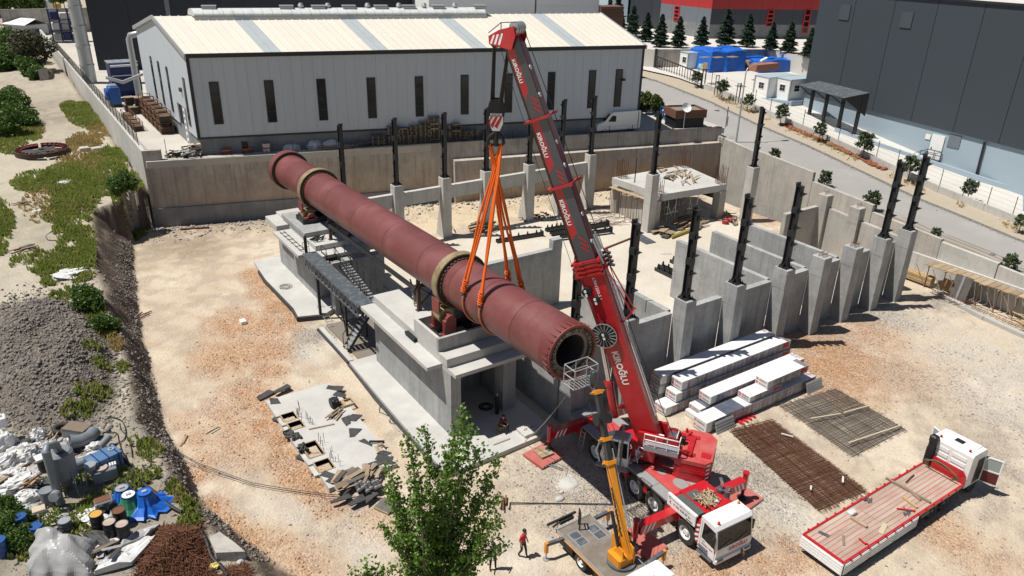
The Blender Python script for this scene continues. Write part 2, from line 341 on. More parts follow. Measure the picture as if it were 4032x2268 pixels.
 def tube(s,pts,r,n=6,mi=0,smooth=True):
  pts=[V3(p)for p in pts];rings=[];a=None
  for i,p in enumerate(pts):
   d=(pts[min(i+1,len(pts)-1)]-pts[max(i-1,0)]).normalized()
   if a is None:
    u=V3((0,0,1))if abs(d.z)<0.9 else V3((1,0,0));a=d.cross(u).normalized()
   else:
    a=(a-d*a.dot(d));a=a.normalized()if a.length>1e-6 else d.orthogonal().normalized()
   b=d.cross(a);rr=r[i]if hasattr(r,'__len__')else r
   rings.append([p+(a*cos(2*PI*k/n)+b*sin(2*PI*k/n))*rr for k in range(n)])
  return s.loft(rings,mi,smooth)
 def ball(s,c,r,nu=8,nv=6,mi=0,sc=(1,1,1)):
  c=V3(c);rings=[]
  for k in range(nv+1):
   ph=-PI/2+PI*k/nv;rr=max(1e-3,cos(ph))
   rings.append([c+V3((rr*cos(2*PI*i/nu)*r*sc[0],rr*sin(2*PI*i/nu)*r*sc[1],sin(ph)*r*sc[2]))for i in range(nu)])
  return s.loft(rings,mi,True)
 def bd(s,name,mats,parent=None):
  me=bpy.data.meshes.new(name)
  off=V3(parent.get('_loc',(0,0,0)))if parent is not None else V3((0,0,0))
  sv=[tuple(W(p))for p in s.v]if WARP[0]else s.v
  v=[(p[0]-off.x,p[1]-off.y,p[2]-off.z)for p in sv]if parent is not None else sv
  me.from_pydata(v,[],s.f)
  if not isinstance(mats,(list,tuple)):mats=[mats]
  for m in mats:me.materials.append(m)
  if len(mats)>1:me.polygons.foreach_set('material_index',s.m)
  if any(s.sm):me.polygons.foreach_set('use_smooth',s.sm)
  me.update()
  return link(name,me,parent)
def link(name,me,parent=None):
 o=bpy.data.objects.new(name,me);COL.objects.link(o)
 if parent is not None:
  o.parent=parent;o['_loc']=tuple(parent.get('_loc',(0,0,0)))
 return o
def tag(o,label,cat,group=None,kind=None):
 o['label']=label;o['category']=cat
 if group:o['group']=group
 if kind:o['kind']=kind
 return o
def thing(name,label,cat,loc=(0,0,0),group=None,rotz=0.0):
 o=bpy.data.objects.new(name,None);COL.objects.link(o);o.empty_display_size=0.3
 if WARP[0]:loc=tuple(W(loc))
 o.location=loc;o.rotation_euler=(0,0,rotz);o['_loc']=tuple(loc)if not rotz else(0,0,0)
 return tag(o,label,cat,group)
def struct(name,mb,m,kind='structure'):
 o=mb.bd(name,m);o['kind']=kind;return o
def dup(root,loc,rotz=0.0,label=None,group=None,scale=None):
 r=root.copy();COL.objects.link(r);r.location=loc;r.rotation_euler=(0,0,rotz)
 if scale:r.scale=(scale,)*3 if not hasattr(scale,'__len__')else scale
 if label:r['label']=label
 if group:r['group']=group
 for ch in root.children:
  c=ch.copy();COL.objects.link(c);c.parent=r
  for g in ch.children:
   d=g.copy();COL.objects.link(d);d.parent=c
 return r
def frame(o,ax,ay,az=(0,0,1)):
 o=V3(o);ax=V3(ax);ay=V3(ay);az=V3(az)
 return lambda p:o+ax*p[0]+ay*p[1]+az*p[2]
def text_mesh(txt,bold=0.0):
 cu=bpy.data.curves.new('lettering','FONT');cu.body=txt;cu.size=1.0;cu.offset=bold;cu.resolution_u=2
 o=bpy.data.objects.new('lettering',cu);COL.objects.link(o)
 dg=bpy.context.evaluated_depsgraph_get();ev=o.evaluated_get(dg);me=ev.to_mesh()
 v=[tuple(p.co)for p in me.vertices];f=[tuple(p.vertices)for p in me.polygons];ev.to_mesh_clear()
 bpy.data.objects.remove(o,do_unlink=True);bpy.data.curves.remove(cu)
 xs=[p[0]for p in v];x0,x1=min(xs),max(xs);ys=[p[1]for p in v];y0,y1=min(ys),max(ys)
 return[((p[0]-x0)/(x1-x0),(p[1]-y0)/(y1-y0),0)for p in v],f
_TX={}
def lettering(txt,o,ux,uy,w,h,m,parent,name='lettering',bold=0.0):
 """flat print: the word txt in a w x h rectangle at o along ux (reading) and uy (up)"""
 k=(txt,bold)
 if k not in _TX:_TX[k]=text_mesh(txt,bold)
 v,f=_TX[k];o=V3(o);ux=V3(ux).normalized();uy=V3(uy).normalized()
 b=MB();b.add([o+ux*p[0]*w+uy*p[1]*h for p in v],f);return b.bd(name,m,parent)
 #  THE GROUND
EDGE=[(84.5,10.9),(81,10.2),(79.2,5.4),(74.8,5.0),(68.1,3.9),(62.3,4.0),(58,3.7),(54.8,3.8),(51.8,3.8),(47.7,3.4),(43.9,3.1),(40.5,3.6),(37.8,3.7),(35.4,3.8),(32.9,4.3),(29.2,5.4),(24,7.6),(10,12)]
TOE=[(84.5,11.2),(83.5,10.9),(82.6,8.6),(73.6,7.2),(66.2,6.2),(60,5.4),(55.1,4.9),(51.1,4.75),(45.2,4.15),(41.4,4.35),(38.6,4.3),(35.3,4.65),(33.1,5.3),(30.8,6.1),(24,8.6),(10,13)]
HGT=[(10,0.6),(24,0.8),(29.2,1.0),(32.9,1.4),(37.8,1.8),(43.9,2.0),(51.8,2.4),(58,2.8),(68,3.2),(75,3.4),(81,4.2),(88,4.6),(105,5.2),(150,6.2),(400,6.6)]
def crv(tab,y):
 a=sorted(tab);return np.interp(y,[p[0]for p in a],[p[1]for p in a])
TRK=[[(14.5,66),(11.5,60),(9.6,52),(8.8,44),(8.9,37),(10.2,31),(13.2,26.6),(18,23),(23,19.5),(30,17)],[(13,63),(10.2,56),(7.4,48),(6.9,40),(7.6,34),(10,28),(14,23),(20,18)],[(66,30),(60,27.5),(53,24.5),(48,20),(44,14),(41,8)],[(64,26),(57,25.8),(50,23),(46.5,17),(45,10)],[(62,20),(54,18),(48,14),(40,10)],[(46,29),(51,27),(58,28),(65,31)]]
def tracks(x,y):
 best=np.full(len(x),0.0);x=x+(fbm(x,y,3,61)-.5)*.5;y=y+(fbm(x,y,3,62)-.5)*.5
 for pl in TRK:
  d=np.full(len(x),99.0)
  for(ax,ay),(bx,by)in zip(pl[:-1],pl[1:]):
   ux,uy=bx-ax,by-ay;q=np.clip(((x-ax)*ux+(y-ay)*uy)/(ux*ux+uy*uy),0,1);d=np.minimum(d,np.hypot(x-ax-q*ux,y-ay-q*uy))
  best=np.maximum(best,np.clip(1-np.abs(np.abs(d)-.95)/.32,0,1))
 return best
def ground_z(x,y):
 x=np.asarray(x,float);y=np.asarray(y,float)
 jag=(fbm(x,y,2.2,5,3)-0.5)*1.5*np.clip((y-20)/15,0,1)
 e=crv(EDGE,y)+jag*0.7;t=crv(TOE,y)+jag*0.35+0.25
 h=crv(HGT,y)
 k=np.clip((t-x)/np.maximum(0.3,t-e),0,1)
 k=np.where(y>84.5,(x<11.4)*1.0,k)
 up=h*k**0.9
 up=up+(fbm(x,y,3.5,1)-0.5)*0.7*(k>=1)+(fbm(x,y,0.8,2)-0.5)*0.16*(k>=1)
 face=np.clip(4*k*(1-k),0,1);up=up+face*(fbm(x*2.2,y*0.7,1.1,9)-0.5)*0.9
 # soil mound on the upper left ground
 def mound(cx,cy,rx,ry,hh):
  d=np.clip(1-((x-cx)/rx)**2-((y-cy)/ry)**2,0,1);return hh*d**0.8
 mm=mound(-0.3,53.5,3.2,8.5,1.5)+mound(-3.5,58,3.5,6,0.7)
 up=up+mm+(mm>0.05)*((fbm(x,y,1.2,4,5)-0.5)*0.9)
 # pit floor undulation
 fl=(1-k)*((fbm(x,y,6,7)-0.5)*0.12+(fbm(x,y,0.9,8)-0.5)*0.07)
 inside=((x>17)&(x<67.5)&(y>32)&(y<66))
 fl=np.where(inside,fl*0.3,fl)
 # low spoil bank along the far retaining wall, and gravel bank beside the slab
 line=82.6-0.2685*(x-12.7)
 bank=np.clip(1-np.abs((line-2.3)-y)/2.4,0,1)*(x>9)*(x<66)
 fl=fl+bank*(0.35+0.35*(x>24))*(0.5+fbm(x,y,1.3,12))
 return up+fl-(1-k)*0.07*tracks(x,y)*(fbm(x,y,2.5,63)*1.6-.2)
def gz(x,y):return float(ground_z(np.array([x]),np.array([y]))[0])
SOIL=[('e',1450,400,3.2,.9),('e',1250,400,2.5,.8),('e',1080,480,2,.6),('e',1100,560,1.2,.5),('e',1350,290,2.5,.7),('e',1700,250,3,.7),('f',150,230,2.5,.6)]
ORNG=[('e',1900,620,1.0,.9),('f',20,650,1.3,1),('f',80,750,1.4,1),('f',190,870,1.5,1),('f',270,960,1.0,1),('f',120,1000,1.8,.9),('e',1800,1000,2.2,.8),('e',1700,1250,2.2,.75),('e',1870,1200,2.2,.7),('f',80,1200,1.8,.8),('f',100,1350,1.2,.8),('i',1900,100,2,.75),('i',1750,250,2,.55),('i',1850,420,2.2,.55),('j',60,330,1.0,1),('j',120,200,.9,1),('j',180,430,.9,1),('j',220,560,1.1,1),('j',330,700,1.1,1),('j',440,790,1.0,.9),('j',560,900,1.0,.6),('i',1400,280,.9,.5),('i',1480,430,.9,.55),('i',1560,560,.9,.5),('i',1480,680,.8,.8),('i',1580,950,.9,.9),('i',1700,1100,1,.9),('i',1850,1200,1,.9),('j',60,1250,1.4,.7),('j',300,1400,1.5,.6),('j',900,1080,1,.5),('h',300,1200,3,.9),('h',420,1300,3.2,.95),('h',560,1220,2.6,.8),('h',500,1430,2.6,.8),('h',800,1080,2.2,.6),('h',900,1300,4,.4),('h',700,1400,2,.6),('k',1500,1430,1.4,.8),('k',1250,1400,1,.6),('k',1750,1400,1.4,.5),('l',200,1300,1.2,.6),('l',50,1400,1.2,.7),('l',1350,1130,1.6,.6),('l',1700,1380,2,.4),('l',500,30,1.0,.6),('h',1350,600,0.9,.3),('h',60,170,3,.8),('h',100,60,3,.8),('c',1800,1440,2,.6)]
GREY=[('f',420,1080,1.6,.9),('f',600,1050,1.3,.7),('f',300,1200,1.2,.6),('k',420,650,2,.8),('k',600,850,2,.8),('k',300,900,2,.6),('k',800,980,2,.9),('k',1150,1200,1.6,.9),('k',1800,700,1.8,.8),('k',1600,620,1.2,.9),('k',1880,950,1.8,.8),('l',60,850,1.4,.6),('l',40,1150,1.3,.7),('h',1050,1380,2.6,.5),('h',400,1060,3,.8),('h',900,930,2.6,.8),('h',1350,830,2,.7),('h',700,950,2,.8),('l',1500,850,2.2,.3),('l',1650,600,2,.5),('l',1300,120,2.5,.4),('l',1700,250,3,.45),('l',1550,100,2,.5),('k',150,700,1.8,.5),('j',620,1000,1.5,.45),('k',1250,1300,1.2,.6),('k',1850,1300,1.3,.5),('h',1550,1250,3.5,.35)]
WHIT=[('f',580,1160,1.0,.8),('f',430,1210,1.2,.6),('j',250,1000,.9,.5),('j',100,900,.9,.5),('j',850,1200,1.2,.5),('k',60,1350,1.2,.6),('l',160,950,.8,.6),('h',1100,960,2.5,.4),('h',1700,1250,5,.5),('l',1700,100,3,.5),('k',1880,900,1,.5),('l',250,1050,1.2,.6),('k',420,740,.7,.9)]
def zone(lst,x,y):
 w=np.zeros_like(x)
 for t,px,py,r,a in lst:
  p=T(t,px,py,0);d=np.hypot(x-p.x,(y-p.y)*0.8)/r
  w=np.maximum(w,a*np.clip(1.45-d,0,1)**0.7)
 return w
def ground_cols(x,y,z):
 n1=fbm(x,y,4.5,21);n2=fbm(x,y,1.1,22);n3=fbm(x,y,0.45,23,3)
 nn=(n2-0.5)*1.1+(n3-0.5)*0.7
 soil=np.clip(zone(SOIL,x,y)+nn,0,1);og=np.clip(zone(ORNG,x,y)*1.15+nn*0.9,0,1);gr=np.clip(zone(GREY,x,y)+nn,0,1);wh=np.clip(zone(WHIT,x,y)+nn,0,1)
 t=crv(TOE,y);e=crv(EDGE,y)
 upper=np.where(y>84.5,(x<11.4)*1.0,np.clip((t+0.2-x)/0.5,0,1))
 inside=((x>24.5)&(x<67)&(y>33)&(y<65))|((x>19.5)&(x<30)&(y>33.5)&(y<64))
 c=np.zeros((len(x),3));f=lambda*v:np.array(v)
 mixc=lambda c,w,k:c*(1-w[:,None])+f(*k)*w[:,None]
 c[:]=(0.50,0.42,0.32)
 c=mixc(c,np.clip((n1-0.5)*2.6+0.2,0,0.8),(0.575,0.50,0.40))
 c=mixc(c,np.clip((n2-0.52)*3,0,0.55),(0.36,0.30,0.23))
 # wheel tracks: faint curved bands following the haul road
 band=np.sin(np.hypot(x+28,y-38)*2.6+n2*2.2);c=mixc(c,np.clip(band,0,1)*0.4*(x<18)*(y<70),(0.43,0.315,0.215))
 tk=tracks(x,y)*np.clip(fbm(x,y,2.5,63)*2-.45,0,1);c=mixc(c,tk*.55,(0.36,0.265,0.185))
 sand=np.clip((66.2-np.abs(y-68.5)*0-y)*-0.6,0,1)*((x>24)&(x<67))
 c=mixc(c,sand*0.8,(0.54,0.445,0.31))
 c=mixc(c,soil*0.85,(0.215,0.155,0.105));c=mixc(c,gr*0.85,(0.285,0.265,0.24));c=mixc(c,og*0.9,(0.43,0.25,0.14));c=mixc(c,wh*0.8,(0.56,0.53,0.47))
 ins=inside*np.clip(0.86+nn*0.6,0,1);c=mixc(c,ins,(0.565,0.525,0.455))
 c=mixc(c,inside*np.clip((n1-0.5)*3,0,0.45),(0.47,0.41,0.33))
 # upper ground
 uc=np.zeros((len(x),3));uc[:]=(0.43,0.385,0.305)
 uc=mixc(uc,np.clip((n1-0.48)*4,0,0.7),(0.335,0.295,0.23));uc=mixc(uc,np.clip((n2-0.5)*3,0,0.5),(0.50,0.46,0.38))
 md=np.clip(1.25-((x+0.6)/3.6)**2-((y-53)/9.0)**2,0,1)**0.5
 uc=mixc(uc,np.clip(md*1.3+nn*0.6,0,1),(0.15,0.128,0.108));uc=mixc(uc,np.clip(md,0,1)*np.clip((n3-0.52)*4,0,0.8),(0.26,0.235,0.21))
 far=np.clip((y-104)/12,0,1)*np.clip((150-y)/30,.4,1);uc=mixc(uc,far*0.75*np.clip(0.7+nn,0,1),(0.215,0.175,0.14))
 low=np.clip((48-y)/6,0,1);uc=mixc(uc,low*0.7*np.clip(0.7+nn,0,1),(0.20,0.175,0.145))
 c=c*(1-upper[:,None])+uc*upper[:,None]
 # the cut face is raw earth, its shade mixed into the darker tone
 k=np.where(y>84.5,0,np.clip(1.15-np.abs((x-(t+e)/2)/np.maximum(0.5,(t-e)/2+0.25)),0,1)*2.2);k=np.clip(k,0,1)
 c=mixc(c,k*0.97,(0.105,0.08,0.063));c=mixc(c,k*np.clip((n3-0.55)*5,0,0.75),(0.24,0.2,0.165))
 return c,np.clip(np.maximum.reduce([og,gr,soil*0.4,md*upper,0.22*(1-inside)]),0,1)
def grid_ground(name,x0,x1,y0,y1,st,m,zf=ground_z,cf=ground_cols):
 nx=int((x1-x0)/st)+1;ny=int((y1-y0)/st)+1
 X,Y=np.meshgrid(np.linspace(x0,x1,nx),np.linspace(y0,y1,ny));X=X.ravel();Y=Y.ravel();Z=zf(X,Y)
 me=bpy.data.meshes.new(name);me.vertices.add(len(X));me.vertices.foreach_set('co',np.column_stack([X,Y,Z]).ravel())
 i=(np.arange(ny-1)[:,None]*nx+np.arange(nx-1)[None,:]).ravel();q=np.column_stack([i,i+1,i+nx+1,i+nx]).ravel().astype(np.int32)
 me.loops.add(len(q));me.loops.foreach_set('vertex_index',q);me.polygons.add(len(i))
 me.polygons.foreach_set('loop_start',np.arange(len(i),dtype=np.int32)*4);me.polygons.foreach_set('loop_total',np.full(len(i),4,dtype=np.int32))
 me.polygons.foreach_set('use_smooth',np.ones(len(i),dtype=bool));me.update(calc_edges=True)
 c,rgh=cf(X,Y,Z);a=me.color_attributes.new('soil','FLOAT_COLOR','POINT')
 a.data.foreach_set('color',np.column_stack([c,rgh]).ravel())
 me.materials.append(m);o=link(name,me);o['kind']='structure';return o
def ground_material():
 m,t,b=nodes_of('site_ground');v=_vec(t,True)
 at_=t.nodes.new('ShaderNodeAttribute');at_.attribute_name='soil'
 vo=t.nodes.new('ShaderNodeTexVoronoi');vo.inputs['Scale'].default_value=8.5;t.links.new(v,vo.inputs['Vector'])
 sx=t.nodes.new('ShaderNodeSeparateColor');t.links.new(vo.outputs['Color'],sx.inputs[0])
 n1=_noise(t,v,5.0,6,0.75);n2=_noise(t,v,0.6,4,0.6)
 hv=t.nodes.new('ShaderNodeHueSaturation');t.links.new(at_.outputs['Color'],hv.inputs['Color'])
 g=_mul(t,_ramp2(t,sx.outputs[0],-0.28,0.28),at_.outputs['Alpha']);fine=_ramp2(t,n1,0.8,1.2);big=_ramp2(t,n2,0.9,1.1)
 t.links.new(_mul(t,_mul(t,g,fine,'ADD'),big),hv.inputs['Value'])
 t.links.new(hv.outputs[0],b.inputs['Base Color']);b.inputs['Roughness'].default_value=0.95;b.inputs['Specular IOR Level'].default_value=0.15
 st=_mul(t,_mul(t,vo.outputs['Distance'],at_.outputs['Alpha']),-1.2)
 _bump(t,b,_mul(t,st,_mul(t,n1,0.8),'ADD'),0.85,0.11);return m
M_GROUND=ground_material()
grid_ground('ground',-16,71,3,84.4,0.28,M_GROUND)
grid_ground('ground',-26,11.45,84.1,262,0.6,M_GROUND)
for nm,x0,x1,y0,y1,z in(('terrain',-1500,-15.5,-600,262,-0.6),('terrain',-15.9,1500,-600,3.2,-0.6),('terrain',-1500,1500,261,2500,5.6)):
 b=MB();b.add([(x0,y0,z),(x1,y0,z),(x1,y1,z),(x0,y1,z)],[(0,1,2,3)]);struct(nm,b,M_SANDSTRIP)
 # the raised platform the hall stands on
PZ=7.1
b=MB();b.prism([(11.4,82.9),(39.9,75.3),(77.0,65.35),(84,100),(84,262),(11.4,262)],6.4,PZ);struct('platform',b,M_PLATFORM)
# the road that climbs along the pit, its verge, the yard beyond
YR=[(-60,0.2),(0,1.0),(29.5,3.3),(40,4.5),(47.3,5.8),(54.3,7.0),(62.5,8.1),(70,9.4),(80.5,10.6),(110,10.9),(262,10.9)]
def zr(y):return float(np.interp(y,[p[0]for p in YR],[p[1]for p in YR]))
def TR(t,x,y,dz=0.0):
 z=6.0
 for _ in range(50):z=z*0.5+0.5*(zr(T(t,x,y,z).y)+dz)
 return T(t,x,y,z)
YS=list(np.arange(-60,110,2.5))+[110,150,262]
def ribbon(name,x0,x1,dz,m,drop=None,wob=0.0):
 b=MB();vs=[]
 for k,y in enumerate(YS):
  w0=wob*(fbm(np.array([0.]),np.array([y]),4,31)[0]-0.5);vs+=[(x0+w0,y,zr(y)+dz),(x1,y,zr(y)+dz)]
 b.add(vs,[(2*i,2*i+1,2*i+3,2*i+2)for i in range(len(YS)-1)]);return struct(name,b,m)
WARP[0]=True
ribbon('road',70.15,79.6,0,M_ASPHALT)
ribbon('verge',79.2,83.0,0.045,M_SANDSTRIP,wob=0.9)
M_ROADPATCH=mat('dark_road_edge',(0.13,0.128,0.125),0.95,0,c2=(0.17,0.165,0.16),ns=1.5,world=True)
ribbon('road_edge',78.75,79.45,0.02,M_ROADPATCH,wob=0.5)
M_MUD=mat('tracked_mud',(0.21,0.17,0.125),0.95,0,c2=(0.30,0.26,0.2),ns=1.2,world=True)
for(x0,x1,y0,y1)in((70.7,71.9,22,42),(72.3,72.7,24,38),(73.0,73.3,26,34)):
 b=MB();ys=np.arange(y0,y1+.1,1.0)
 vs=[]
 for i,y in enumerate(ys):
  w=0.5*sin(PI*i/(len(ys)-1))**0.5;c=(x0+x1)/2+0.15*sin(y*0.9);vs+=[(c-(x1-x0)*w,y,zr(y)+0.012),(c+(x1-x0)*w,y,zr(y)+0.012)]
 b.add(vs,[(2*i,2*i+1,2*i+3,2*i+2)for i in range(len(ys)-1)]);struct('mud_track',b,M_MUD)
for(t,x,y)in(('c',1310,785),('c',1540,830)):
 p=TR(t,x,y,0.016);b=MB();b.cyl((p.x,p.y,p.z-0.03),p,0.42,n=14);struct('manhole_cover',b,M_ROADPATCH)
p=TR('h',1680,465,0.016);b=MB();b.cyl((p.x,p.y,p.z-0.03),p,0.42,n=14);struct('manhole_cover',b,M_ROADPATCH)
b=MB();vs=[]
for y in YS:vs+=[(82.9,y,zr(y)+0.25),(160,y,zr(y)+0.25)]
b.add(vs,[(2*i,2*i+1,2*i+3,2*i+2)for i in range(len(YS)-1)]);struct('yard',b,M_YARD)
WARP[0]=False
b=MB();b.box(175,700,-60,262,2,7.6);struct('terrain',b,M_SANDSTRIP)
#  RETAINING WALLS
def wall_strip(pts,zb,zt,th,name,m,label,group=None,side=1):
 """a wall along pts (plan), thickness th to the left of travel, bottom zb, top zt (per point)"""
 t=thing(name,label,'wall',(pts[0][0],pts[0][1],0),group)
 for i in range(len(pts)-1):
  (x0,y0),(x1,y1)=pts[i],pts[i+1];d=V3((x1-x0,y1-y0)).normalized();n=V3((-d.y,d.x))*th*side
  b=MB();b.prism([(x0,y0),(x1,y1),(x1+n.x,y1+n.y),(x0+n.x,y0+n.y)],zb,[zt[i],zt[i+1],zt[i+1],zt[i]]);b.bd('wall_panel',m,t)
 return t
RW=lambda x:82.6-0.2685*(x-12.7)
w=wall_strip([(11.6,83.1),(40.3,RW(40.3)),(76.6,RW(76.6))],-0.6,[7.1,7.25,7.3],0.45,'retaining_wall',M_OLDCON,'long brown stained concrete retaining wall below the white hall')
b=MB();b.prism([(11.2,83.3),(12.9,82.85),(13.05,83.4),(11.6,83.8)],-0.6,8.15);b.bd('corner_block',M_OLDCON,w)
b=MB();b.prism([(11.15,83.05),(40.1,RW(40.1)-0.16),(40.1,RW(40.1)+0.1),(11.2,83.25)],-0.6,2.05);b.bd('lower_course',concrete('grey_patched_concrete',(0.30,0.30,0.295),(0.185,0.19,0.195),joints=(1.5,30),streak=0.3),w)
wall_strip([(42.0,73.6),(58,69.3),(76.4,64.4)],-0.6,[5.35,5.45,5.5],1.2,'retaining_wall',M_OLDCON,'lower stepped concrete wall in front of the long retaining wall')
# wall of the left side, with the fence on it
w=thing('boundary_wall','long pale concrete wall running up the left side of the hall yard','wall',(11.4,84,0))
for y0,y1 in[(83.4+i*9.2,83.4+(i+1)*9.2-0.03)for i in range(13)]:
 b=MB();b.box(11.2,11.55,y0,y1,2.5,8.15+(y0-84)*0.002);b.bd('wall_panel',M_WHITECON,w)
 # pit wall beside the road
WARP[0]=True
w=thing('retaining_wall','stepped pale concrete wall holding up the road beside the pit','wall',(69.9,45,0))
prof=[(60.0,54.0,8.0,7.3),(53.97,46.6,7.55,6.95),(46.55,39.4,6.0,5.45),(39.35,32.2,4.75,4.25),(32.15,27.0,4.0,3.72),(26.9,21.2,3.55,3.1),(21.1,14,3.1,2.4),(13.9,5,2.4,1.5)]
for y0,y1,z0,z1 in prof:
 b=MB();b.prism([(69.75,y0),(69.75,y1),(70.15,y1),(70.15,y0)],-0.5,[z0,z1,z1,z0]);b.bd('wall_panel',M_WHITECON if y1<30 else M_PITCON,w)
b=MB();b.box(69.5,69.75,22.5,47,-0.5,2.3);b.bd('lower_course',M_WHITECON,w)
WARP[0]=False
# low wall between platform and road
w=thing('low_wall','low cream wall between the hall forecourt and the road','wall',(77,75,PZ))
a0=T('c',955,715,7.95);a1=T('c',1230,815,7.95)
for k in range(4):
 a,c=a0.lerp(a1,k/4),a0.lerp(a1,(k+.99)/4);b=MB();b.prism([(a.x,a.y),(c.x,c.y),(c.x+0.3,c.y+0.1),(a.x+0.3,a.y+0.1)],PZ-0.3,7.95);b.bd('wall_panel',M_WHITECON,w)
WARP[0]=True
# low yard wall beyond the road
w=thing('low_wall','low pale yard wall with pines along the far side of the road','wall',(82.9,45,0))
ys=np.arange(10,79,5.0)
for i in range(len(ys)-1):
 y0,y1=ys[i],ys[i+1]-0.03;b=MB();b.prism([(82.8,y0),(82.8,y1),(83.1,y1),(83.1,y0)],zr(y0)-0.5,[zr(y0)+0.8,zr(y1)+0.8,zr(y1)+0.8,zr(y0)+0.8]);b.bd('wall_panel',M_WHITECON,w)
WARP[0]=False
# wall behind the tarpaulin yard
w=thing('yard_wall','stained concrete wall behind the blue tarpaulin stacks','wall',(95,88,10.9))
p0=T('c',1085,372,10.95);p1=T('d',0,372,10.95);p2=T('d',330,440,10.95)
b2=MB();b2.prism([(p0.x-6,p0.y+14),(p0.x+.1,p0.y+.1),(p1.x,p1.y+.1),(p2.x,p2.y+.1),(420,p2.y-60),(420,262),(88,262)],6,10.85);struct('terrain',b2,M_YARD)
for q0,q1,n in((p0,p1,6),(p1,p2,2)):
 for i in range(n):
  a=q0.lerp(q1,i/n);c=q0.lerp(q1,(i+0.995)/n);d=(c-a).normalized();nn=V3((-d.y,d.x,0))*0.3
  b=MB();b.prism([(a.x,a.y),(c.x,c.y),(c.x+nn.x,c.y+nn.y),(a.x+nn.x,a.y+nn.y)],7.2,10.95);b.bd('wall_panel',M_OLDCON,w)
  # kerb along the right of the site
w=thing('kerb','pale concrete ground beam along the foot of the road wall','kerb',(66,26,0))
kp=[(67.7,30.2),(66.6,27.6),(65.9,25.2),(65.4,21.8),(64.6,17),(63.6,11)]
for i in range(len(kp)-1):
 a,c=V3((*kp[i],0)),V3((*kp[i+1],0));b=MB();b.bar(a+V3((0,0,.1)),a.lerp(c,.995)+V3((0,0,.1)),0.55,0.5);b.bd('kerb_stone',M_KERB,w)
 #  THE WHITE HALL
HZ0=PZ;HP=8.95;HE=17.1
A=V3((16.75,82.9));B2=V3((65.6,69.45));HD=(B2-A).normalized();HL=(B2-A).length
HW=27.5
SIDE=V3((0.0,1.0));NB=V3((-HD.y,HD.x))
def hall(u,w):
 sx=0.0+0.0*u;d=SIDE.lerp(V3((0.28,0.96)),u/HL);return A+HD*u+d*w
h=thing('industrial_hall','large white clad industrial hall with a cream ribbed roof and tall slit windows','building',(A.x,A.y,PZ))
def vbox(u0,u1,w0,w1,z0,z1,m,name,par,parts=None):
 b=MB();p=[hall(u0,w0),hall(u1,w0),hall(u1,w1),hall(u0,w1)];b.prism([(q.x,q.y)for q in p],z0,z1);return b.bd(name,m,par)
M_PLINTH=concrete('plinth_render',(0.25,0.26,0.27),(0.16,0.168,0.175),lines=False,streak=0.3)
vbox(0.1,HL-0.1,0.12,HW-.2,PZ-0.1,HP-0.1,M_PLINTH,'plinth',h)
vbox(-0.06,HL+0.06,-0.06,0.2,HP-0.15,HP+0.02,M_DARKTRIM,'base_trim',h)
npan=46
pw=HL/npan
for i in range(npan):
 vbox(i*pw+0.007,(i+1)*pw-0.007,0.0,0.15,HP+0.025,HE,M_HALLWALL,'wall_panel',h)
 # flank panels follow the gable
RZ=19.6;nfl=26;fw_=HW/nfl
def roofz(w):return HE+(RZ-HE)*(1-abs(w-HW/2)/(HW/2))
for i in range(nfl):
 w0,w1=i*fw_+0.17*(i==0)+0.012,(i+1)*fw_-0.012;u=0.0
 p=[hall(0,w0),hall(0,w1),hall(0.15,w1),hall(0.15,w0)]
 zb=HP+0.025
 if 4.2<(w0+w1)/2<8.2:zb=11.2
 b=MB();b.prism([(q.x,q.y)for q in p],zb,[roofz(w0),roofz(w1),roofz(w1),roofz(w0)]);b.bd('flank_panel',M_HALLWALL,h)
vbox(-0.08,0.1,0.1,4.1,HP-0.1,HP+0.02,M_GALV,'base_trim',h);vbox(-0.08,0.1,8.3,HW,HP-0.1,HP+0.02,M_GALV,'base_trim',h)
d=vbox(0.15,0.3,4.25,8.15,PZ,11.2,M_BLACK,'door',h)
for j in range(6):
 vbox(0.0,0.14,5.2,5.9,PZ+0.35+j*0.65,PZ+0.55+j*0.65,M_WHITE,'door_rail',d)
vbox(0.0,0.14,5.05,5.2,PZ,11.15,M_WHITE,'door_stile',d);vbox(0.0,0.14,5.9,6.05,PZ,11.15,M_WHITE,'door_stile',d)
vbox(-0.09,0.19,-0.09,0.16,PZ+1.7,HE+.05,M_DARKTRIM,'corner_trim',h);vbox(HL-0.16,HL+0.09,-0.09,0.16,PZ+1.7,HE+.05,M_DARKTRIM,'corner_trim',h)
vbox(-0.1,HL+0.1,-0.28,0.02,HE-0.12,HE+0.28,M_DARKTRIM,'eaves_gutter',h)
